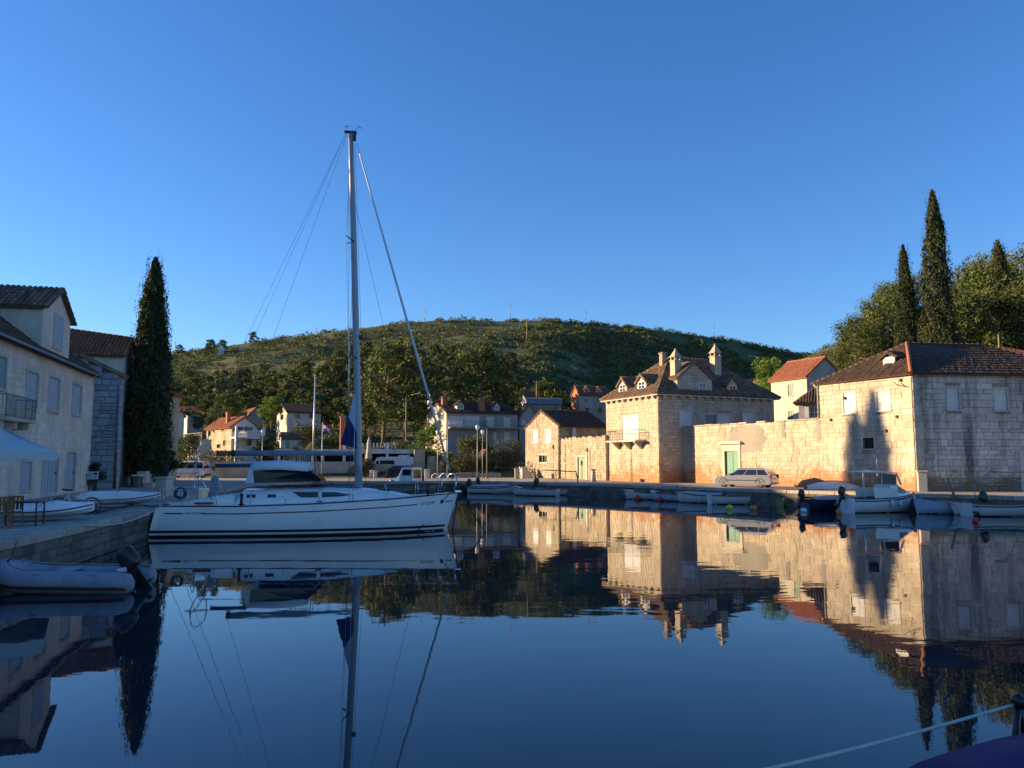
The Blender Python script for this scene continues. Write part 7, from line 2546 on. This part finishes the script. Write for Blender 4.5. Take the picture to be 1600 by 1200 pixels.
def bollard(label, px, py, hgt, w, m='trim_stone', group='stone bollards on the quay', square=True):
    p = on(px, py, 1.0)
    e = empty('bollard', (p.x, p.y, 1.0), RND.uniform(-.3, .3), label, 'bollard', group)
    mb = MB()
    if square: mb.bbox(-w / 2, w / 2, -w / 2, w / 2, -.02, hgt, .05)
    else: mb.lathe([(w * .5, -.02), (w * .44, hgt * .9), (w * .2, hgt)], 12)
    mb.build('shaft', m, e)
    mb = MB(); mb.bbox(-w * .58, w * .58, -w * .58, w * .58, hgt, hgt + .12, .03); mb.build('cap', m, e)
    return e


e = bollard('white stone bollard at the yacht stern with a black fender on top', 256, 776, 1.0, .72)
mb = MB(); mb.lathe([(.08, 0), (.17, .08), (.17, .62), (.08, .7)], 10, (.1, -.1, 1.13)); mb.build('fender', 'rubber', e)
bollard('stone bollard behind the sunlit cabin boat', 667.5, 748, .95, .5); bollard('stone bollard left of the gable house corner', 808, 748, 1.0, .5)
bollard('round stone bollard right of the pale green door', 927, 753, 1.1, .52, square=False); bollard('sunlit stone bollard at the corner of the quay house', 1440.5, 768, 1.25, .6)
bollard('stone bollard beside the steps of the gable house', 818, 747.5, 1.1, .45); bollard('small bollard left of the camper van', 581, 747, .8, .4); bollard('second small bollard left of the camper van', 586, 747.5, .8, .4)
p = on(823, 747); e = empty('quay_steps', (p.x, p.y, 1.0), math.radians(24), 'white stone steps at the left corner of the gable house', 'steps')
for i in range(5):
    mb = MB(); mb.bbox(-.3 - .0 * i, .6, i * .3, i * .3 + .34, 0, .26 * (i + 1), .02); mb.build('step', 'trim_stone', e)
p = on(690, 747); e = empty('parapet_wall', (p.x - 2, p.y + 4, 1.0), math.radians(-4), 'low sunlit rubble parapet along the road at the harbour head', 'wall')
for i in range(13):
    mb = MB(); mb.bbox(i * .85 - 2.2, i * .85 - 2.2 + .82, 0, .4, 0, .55 + RND.uniform(-.05, .06), .06); mb.build('stone_block', 'stone_rubble', e)
p = on(657, 735, 1.2); e = empty('retaining_wall', at(655, 745, 100).to_tuple()[:2] + (1.0,), math.radians(10), 'rough stone retaining walls below the bright green tree', 'wall')
for k, (x, w, hh) in enumerate(((0, 1.4, 3.4), (1.5, 1.0, 2.6), (2.6, 1.5, 2.0), (-4.5, 4.2, 1.6))):
    mb = MB(); mb.bbox(x - w / 2, x + w / 2, 0, .6, 0, hh, .1); mb.build('wall_section', ['stone_rubble', 'stone_rubble', 'cement', 'stone_rubble'][k], e)
p = on(985, 750); e = empty('spare_tyre', (on(1218, 757).x, on(1218, 757).y, 1.3), .4, 'old tyre leaning on the garden wall right of the silver car', 'tyre')
mb = MB(); mb.torus((0, 0, 0), .24, .09, 'y', 18, 8); mb.build('tread', 'rubber', e); mb = MB(); mb.lathe([(.02, -.03), (.18, -.03), (.18, .03), (.02, .03)], 12, M=Matrix.Rotation(math.pi / 2, 4, 'X')); mb.build('rim', 'door_brown', e)
p = on(1300, 765); e = empty('upturned_boat', (p.x, p.y, 1.0), math.radians(5), 'pale upturned boat lying on the quay left of the cabin boat', 'boat')
mb = MB(); rings = []
for k in range(11):
    t = k / 10; w = .7 * math.sin(math.pi * (t * .86 + .07)) ** .6; hh = .55 * math.sin(math.pi * (t * .8 + .1)) ** .7
    rings.append([Vector((-1.9 + 3.8 * t, w * math.cos(a), .03 + hh * math.sin(a))) for a in [math.pi * j / 10 for j in range(11)]])
mb.loft(rings, False, False, True); mb.build('hull', 'hull_old', e)
mb = MB(); mb.tube([(-1.9 + 3.8 * t, 0, .06 + .55 * math.sin(math.pi * (t * .8 + .1)) ** .7) for t in [k / 10 for k in range(11)]], .03, 5); mb.build('keel', 'wood_pole', e)
# iron rail by the quay house corner
p = on(1437, 766); e = empty('hand_rail', (p.x, p.y + .2, 1.0), math.radians(188), 'thin rusty handrail left of the corner bollard', 'railing')
mb = MB(); mb.tube([(0, 0, 1.1), (3.2, 0, 1.1)], .025, 5); mb.tube([(3.2, 0, 0), (3.2, 0, 1.1)], .025, 5); mb.tube([(.1, 0, 0), (.1, 0, 1.1)], .025, 5); mb.build('rail', 'iron', e)

# ------------------------------------------------------------------ things on the left quay
# parasol
p = at(-14, 700, 28.5)
e = empty('parasol', (p.x, p.y, 1.0), math.radians(28), 'large square pale blue parasol at the left edge', 'parasol')
za, zb = at(-14, 660, 28.5).z - 1, at(100, 706, 28.5).z - 1
hs = 2.05
mb = MB(); mb.tube([(0, 0, 0), (0, 0, za + .1)], .045, 8); mb.build('pole', 'aluminium', e)
cor = [Vector((-hs, -hs, zb)), Vector((hs, -hs, zb)), Vector((hs, hs, zb)), Vector((-hs, hs, zb))]
for k in range(4):
    a, b2 = cor[k], cor[(k + 1) % 4]; apx = Vector((0, 0, za))
    mb = MB(); v = []; n = 8
    for i in range(n + 1):
        for j in range(n + 1 - i):
            q = apx * (1 - (i + j) / n) + a * (i / n) + b2 * (j / n)
            w = (i + j) / n
            q = q - Vector((0, 0, .10 * math.sin(math.pi * w) * (1 - abs(i - j) / n)))
            v.append(q)
    idx2 = {}; c2 = 0
    for i in range(n + 1):
        for j in range(n + 1 - i): idx2[(i, j)] = c2; c2 += 1
    f = []
    for i in range(n):
        for j in range(n - i):
            f.append((idx2[(i, j)], idx2[(i + 1, j)], idx2[(i, j + 1)]))
            if i + j < n - 1: f.append((idx2[(i + 1, j)], idx2[(i + 1, j + 1)], idx2[(i, j + 1)]))
    mb.add(v, f, True); o = mb.build('canopy_panel', 'parasol_cloth', e); so = o.modifiers.new('thickness', 'SOLIDIFY'); so.thickness = .006
    mb = MB(); n = 10; v = []
    for i in range(n + 1):
        q = a.lerp(b2, i / n); v += [q, q + Vector((0, 0, -.30 - .03 * math.sin(i * 2.1)))]
    mb.add(v, [(2 * i, 2 * i + 2, 2 * i + 3, 2 * i + 1) for i in range(n)]); o = mb.build('valance', 'parasol_cloth', e); so = o.modifiers.new('thickness', 'SOLIDIFY'); so.thickness = .006
    mb = MB(); mb.tube([apx - Vector((0, 0, .06)), a - Vector((0, 0, .03))], .018, 5); mb.build('rib', 'aluminium', e)
mb = MB(); mb.bbox(-.4, .4, -.4, .4, -.02, .1, .03); mb.build('base', 'cement', e)
# table and wooden chairs
p = on(38, 822)
e = empty('cafe_table', (p.x, p.y, 1.0), math.radians(12), 'black cafe table on the quay at the left edge', 'table')
mb = MB(); mb.bbox(-.75, .5, -.4, .4, .72, .76, .015); mb.build('table_top', 'black_plastic', e)
for x in (-.66, .42):
    for y in (-.33, .33):
        mb = MB(); mb.box(x - .02, x + .02, y - .02, y + .02, 0, .72); mb.build('leg', 'black_plastic', e)
for k, (px, py, rz, lab) in enumerate(((4, 826, 20, 'brown slatted wooden chair at the left edge, nearest the frame'), (22, 823, 32, 'brown slatted wooden chair beside the black cafe table'))):
    p = on(px, py)
    e = empty('wooden_chair', (p.x, p.y, 1.0), math.radians(rz), lab, 'chair', 'cafe chairs')
    mb = MB(); mb.bbox(-.22, .22, -.22, .22, .42, .46, .015); mb.build('seat', 'wood_brown', e)
    for x in (-.2, .2):
        mb = MB(); mb.box(x - .02, x + .02, -.22, -.18, 0, .42); mb.build('leg', 'wood_brown', e)
        mb = MB(); mb.box(x - .02, x + .02, .18, .22, 0, .92); mb.build('leg', 'wood_brown', e)
    for i in range(4):
        mb = MB(); mb.box(-.18 + i * .1, -.18 + i * .1 + .075, .185, .21, .5, .9); mb.build('back_slat', 'wood_brown', e)
    mb = MB(); mb.box(-.2, .2, .18, .22, .88, .93); mb.build('top_rail', 'wood_brown', e)
# bicycle
p = on(116, 806)
bk = empty('bicycle', (p.x, p.y, 1.0), math.radians(14), 'white bicycle with black saddle parked on the left quay', 'bicycle')
R = .335
for x, nm in ((-.52, 'rear'), (.55, 'front')):
    mb = MB(); mb.torus((x, 0, R), R - .02, .022, 'y', 30, 6); w = mb.build('wheel', 'rubber', bk)
    mb = MB(); mb.torus((x, 0, R), R - .05, .010, 'y', 26, 5); mb.build('rim', 'aluminium', w)
    mb = MB()
    for k in range(12):
        a = k * math.pi / 6; mb.tube([(x, 0, R), (x + (R - .05) * math.cos(a), 0, R + (R - .05) * math.sin(a))], .003, 3)
    mb.tube([(x, -.05, R), (x, .05, R)], .02, 6); mb.build('spokes', 'steel', w)
mb = MB()
BBk, ST, HT, HB = Vector((-.08, 0, .30)), Vector((-.26, 0, .80)), Vector((.34, 0, .84)), Vector((.40, 0, .62))
for a, b2, r_ in ((BBk, ST, .018), (BBk, HB, .02), (ST * .95 + BBk * .05, HB, .018), (HT, HB, .02), (BBk, Vector((-.52, .04, R)), .012), (BBk, Vector((-.52, -.04, R)), .012), (ST.lerp(BBk, .1), Vector((-.52, .04, R)), .01), (ST.lerp(BBk, .1), Vector((-.52, -.04, R)), .01)):
    mb.tube([a, b2], r_, 7)
mb.build('frame', 'paint_white', bk)
mb = MB(); mb.tube([HB, Vector((.55, .05, R))], .013, 6); mb.tube([HB, Vector((.55, -.05, R))], .013, 6); mb.build('fork', 'paint_white', bk)
mb = MB(); mb.tube([HT, HT + Vector((.0, 0, .16))], .014, 6); mb.tube([HT + Vector((-.12, -.3, .2)), HT + Vector((0, -.15, .17)), HT + Vector((0, .15, .17)), HT + Vector((-.12, .3, .2))], .013, 6); mb.build('handlebar', 'steel', bk)
mb = MB(); mb.tube([ST, ST + Vector((-.03, 0, .13))], .013, 6); mb.build('seat_post', 'steel', bk)
mb = MB(); mb.loft([[Vector((x, -w, z)), Vector((x, 0, z + .03)), Vector((x, w, z)), Vector((x, 0, z - .04))] for x, w, z in ((-.44, .08, .97), (-.32, .09, .95), (-.18, .03, .94), (-.1, .018, .93))], True, True, True); mb.build('saddle', 'black_plastic', bk)
mb = MB(); mb.torus((BBk.x, .02, BBk.z), .09, .008, 'y', 16, 4); mb.tube([BBk + Vector((0, -.07, 0)), BBk + Vector((.12, -.07, -.12))], .01, 5); mb.tube([BBk + Vector((0, .07, 0)), BBk + Vector((-.12, .07, .12))], .01, 5); mb.build('crank', 'iron', bk)
# notice board, barrel with round sign, meter box, downpipe jar
p = on(134.5, 786)
e = empty('notice_board', (p.x, p.y + .5, 1.0), math.radians(6), 'small white notice board standing behind the bicycle', 'sign')
w_, zc = .50, 1.12
mb = MB(); mb.box(-w_ / 2, w_ / 2, -.02, 0, zc, zc + .36); bd = mb.build('board', 'sign_white', e)
mb = MB()
for q in ((-.20, -.17, .06, .16), (-.20, -.06, .16, .18), (-.09, -.06, .06, .16), (-.20, -.17, .20, .26), (-.20, -.08, .27, .30), (-.08, -.05, .20, .27), (.02, .20, .20, .32), (.02, .20, .07, .12), (-.20, -.06, .045, .06)):
    mb.box(q[0], q[1], -.025, -.0201, zc + q[2], zc + q[3])
mb.build('print', 'sign_ink', bd)
mb = MB(); mb.box(-.26, .26, -.02, .02, zc - .14, zc - .02); mb.box(-.2, -.16, -.02, .02, 0, zc - .14); mb.box(.16, .2, -.02, .02, 0, zc - .14); mb.build('stand', 'iron', e)
p = on(132, 803)
e = empty('crate', (p.x, p.y, 1.0), math.radians(14), 'black crate with a round white sign in front of the bicycle wheel', 'crate')
mb = MB(); mb.bbox(-.3, .5, -.25, .25, 0, .34, .06); mb.build('box', 'black_plastic', e)
mb = MB(); mb.lathe([(.02, 0), (.23, 0), (.23, .02), (.02, .02)], 18, M=Matrix.Translation((-.28, -.27, .26)) @ Matrix.Rotation(math.pi / 2, 4, 'X')); sg = mb.build('round_sign', 'sign_white', e)
mb = MB(); mb.torus((-.28, -.295, .26), .205, .012, 'y', 20, 4); mb.box(-.42, -.14, -.297, -.291, .27, .31); mb.box(-.38, -.18, -.297, -.291, .20, .235); mb.build('print', 'sign_ink', sg)
p = on(138, 763)
e = empty('meter_box', (p.x - .2, p.y - 1.6, 1.0), RZL - math.pi / 2, 'grey electricity box by the corner of the pale house', 'box')
mb = MB(); mb.bbox(-.38, .38, -.2, .2, 0, 1.75, .03); mb.build('cabinet', 'tin_grey', e); mb = MB(); mb.box(-.32, .32, -.215, -.2, .2, 1.65); mb.build('cabinet_door', 'pipe_grey', e); mb = MB(); mb.box(.0, .16, -.22, -.215, 1.35, 1.5); mb.build('label_plate', 'sign_white', e)
p = on(121, 768)
e = empty('stone_trough', (p.x + .3, p.y, 1.0), .4, 'stack of upright stone slabs beside the last grey blue door', 'stones')
for k in range(2):
    mb = MB(); mb.bbox(-.35, .05, -.2 + k * .3, .05 + k * .3, .8 * k * 0, 1.5 - .4 * k, .05); mb.build('slab', 'stone_pale', e)
# timber pulled out along the quay edge
a, b2 = on(152, 806), on(236, 789)
e = tag(MB().tube([(a.x, a.y, 1.13), (b2.x - .4, b2.y, 1.13)], .05, 7).build('quay_pipe', 'iron'), 'dark pipe lying along the quay edge beside the yacht stern', 'pipe')

# ------------------------------------------------------------------ the boat the picture is taken from
e = empty('foreground_boat', (1.9, .6, 0), 0, 'boat at the lower right corner with purple cover and guard rope', 'boat')
Hf = Hull(9.0, 3.3, [1.1, 1.05, 1.08, 1.15, 1.3], .4, .8, .4, .2, 4.2)
sh = Hf.shell(24, 8); sh.build('hull', 'gelcoat', e).location = (-3.0, 0, 0)
Hf.deck(.01).build('deck', 'gelcoat', e).location = (-3.0, 0, 0)
# cover stretched over hoops: its crown shows in the corner of the picture
Fw = lambda px, py, Y: at(px, py, Y) - Vector((1.9, .6, 0))
c0, c1 = Fw(1415, 1203, 2.6), Fw(1600, 1145, 2.6)
e.location = (1.9, .6, 0)
mb = MB(); rings = []
rid = [Fw(1380, 1222, 2.6), Fw(1440, 1190, 2.6), Fw(1500, 1170, 2.6), Fw(1560, 1154, 2.6), Fw(1640, 1138, 2.6), Fw(1760, 1128, 2.6), Fw(1900, 1130, 2.6)]
for k, (dy, dzz) in enumerate(((.10, -.45), (.05, -.12), (0, -.01), (-.2, .0), (-.7, -.06), (-1.1, -.35), (-1.2, -.75))):
    rings.append([q + Vector((0, dy, dzz - .02 * math.sin(i * 1.7) * (k == 3))) for i, q in enumerate(rid)])
mb.loft(rings, False, False, True); o = mb.build('purple_cover', 'canvas_purple', e); so = o.modifiers.new('thickness', 'SOLIDIFY'); so.thickness = .01
s0, s1 = Fw(1592, 1096, 2.9), Fw(1586, 1165, 2.9)
mb = MB(); mb.tube([s0, s1, Vector((s1.x, s1.y, 1.1))], .012, 7); mb.tube([s0, Fw(1602, 1160, 2.9)], .01, 6); mb.build('stanchion', 'black_plastic', e)
mb = MB(); mb.ball(s0, .028, 8, 6); mb.build('stanchion_cap', 'black_plastic', e)
a, b2 = Fw(1588, 1100, 2.9), Fw(900, 1262, 2.2)
mb = MB(); mb.tube([a.lerp(b2, i / 10) - Vector((0, 0, .02 * math.sin(math.pi * i / 10))) for i in range(11)], .0055, 6); mb.build('guard_rope', 'rope_white', e)
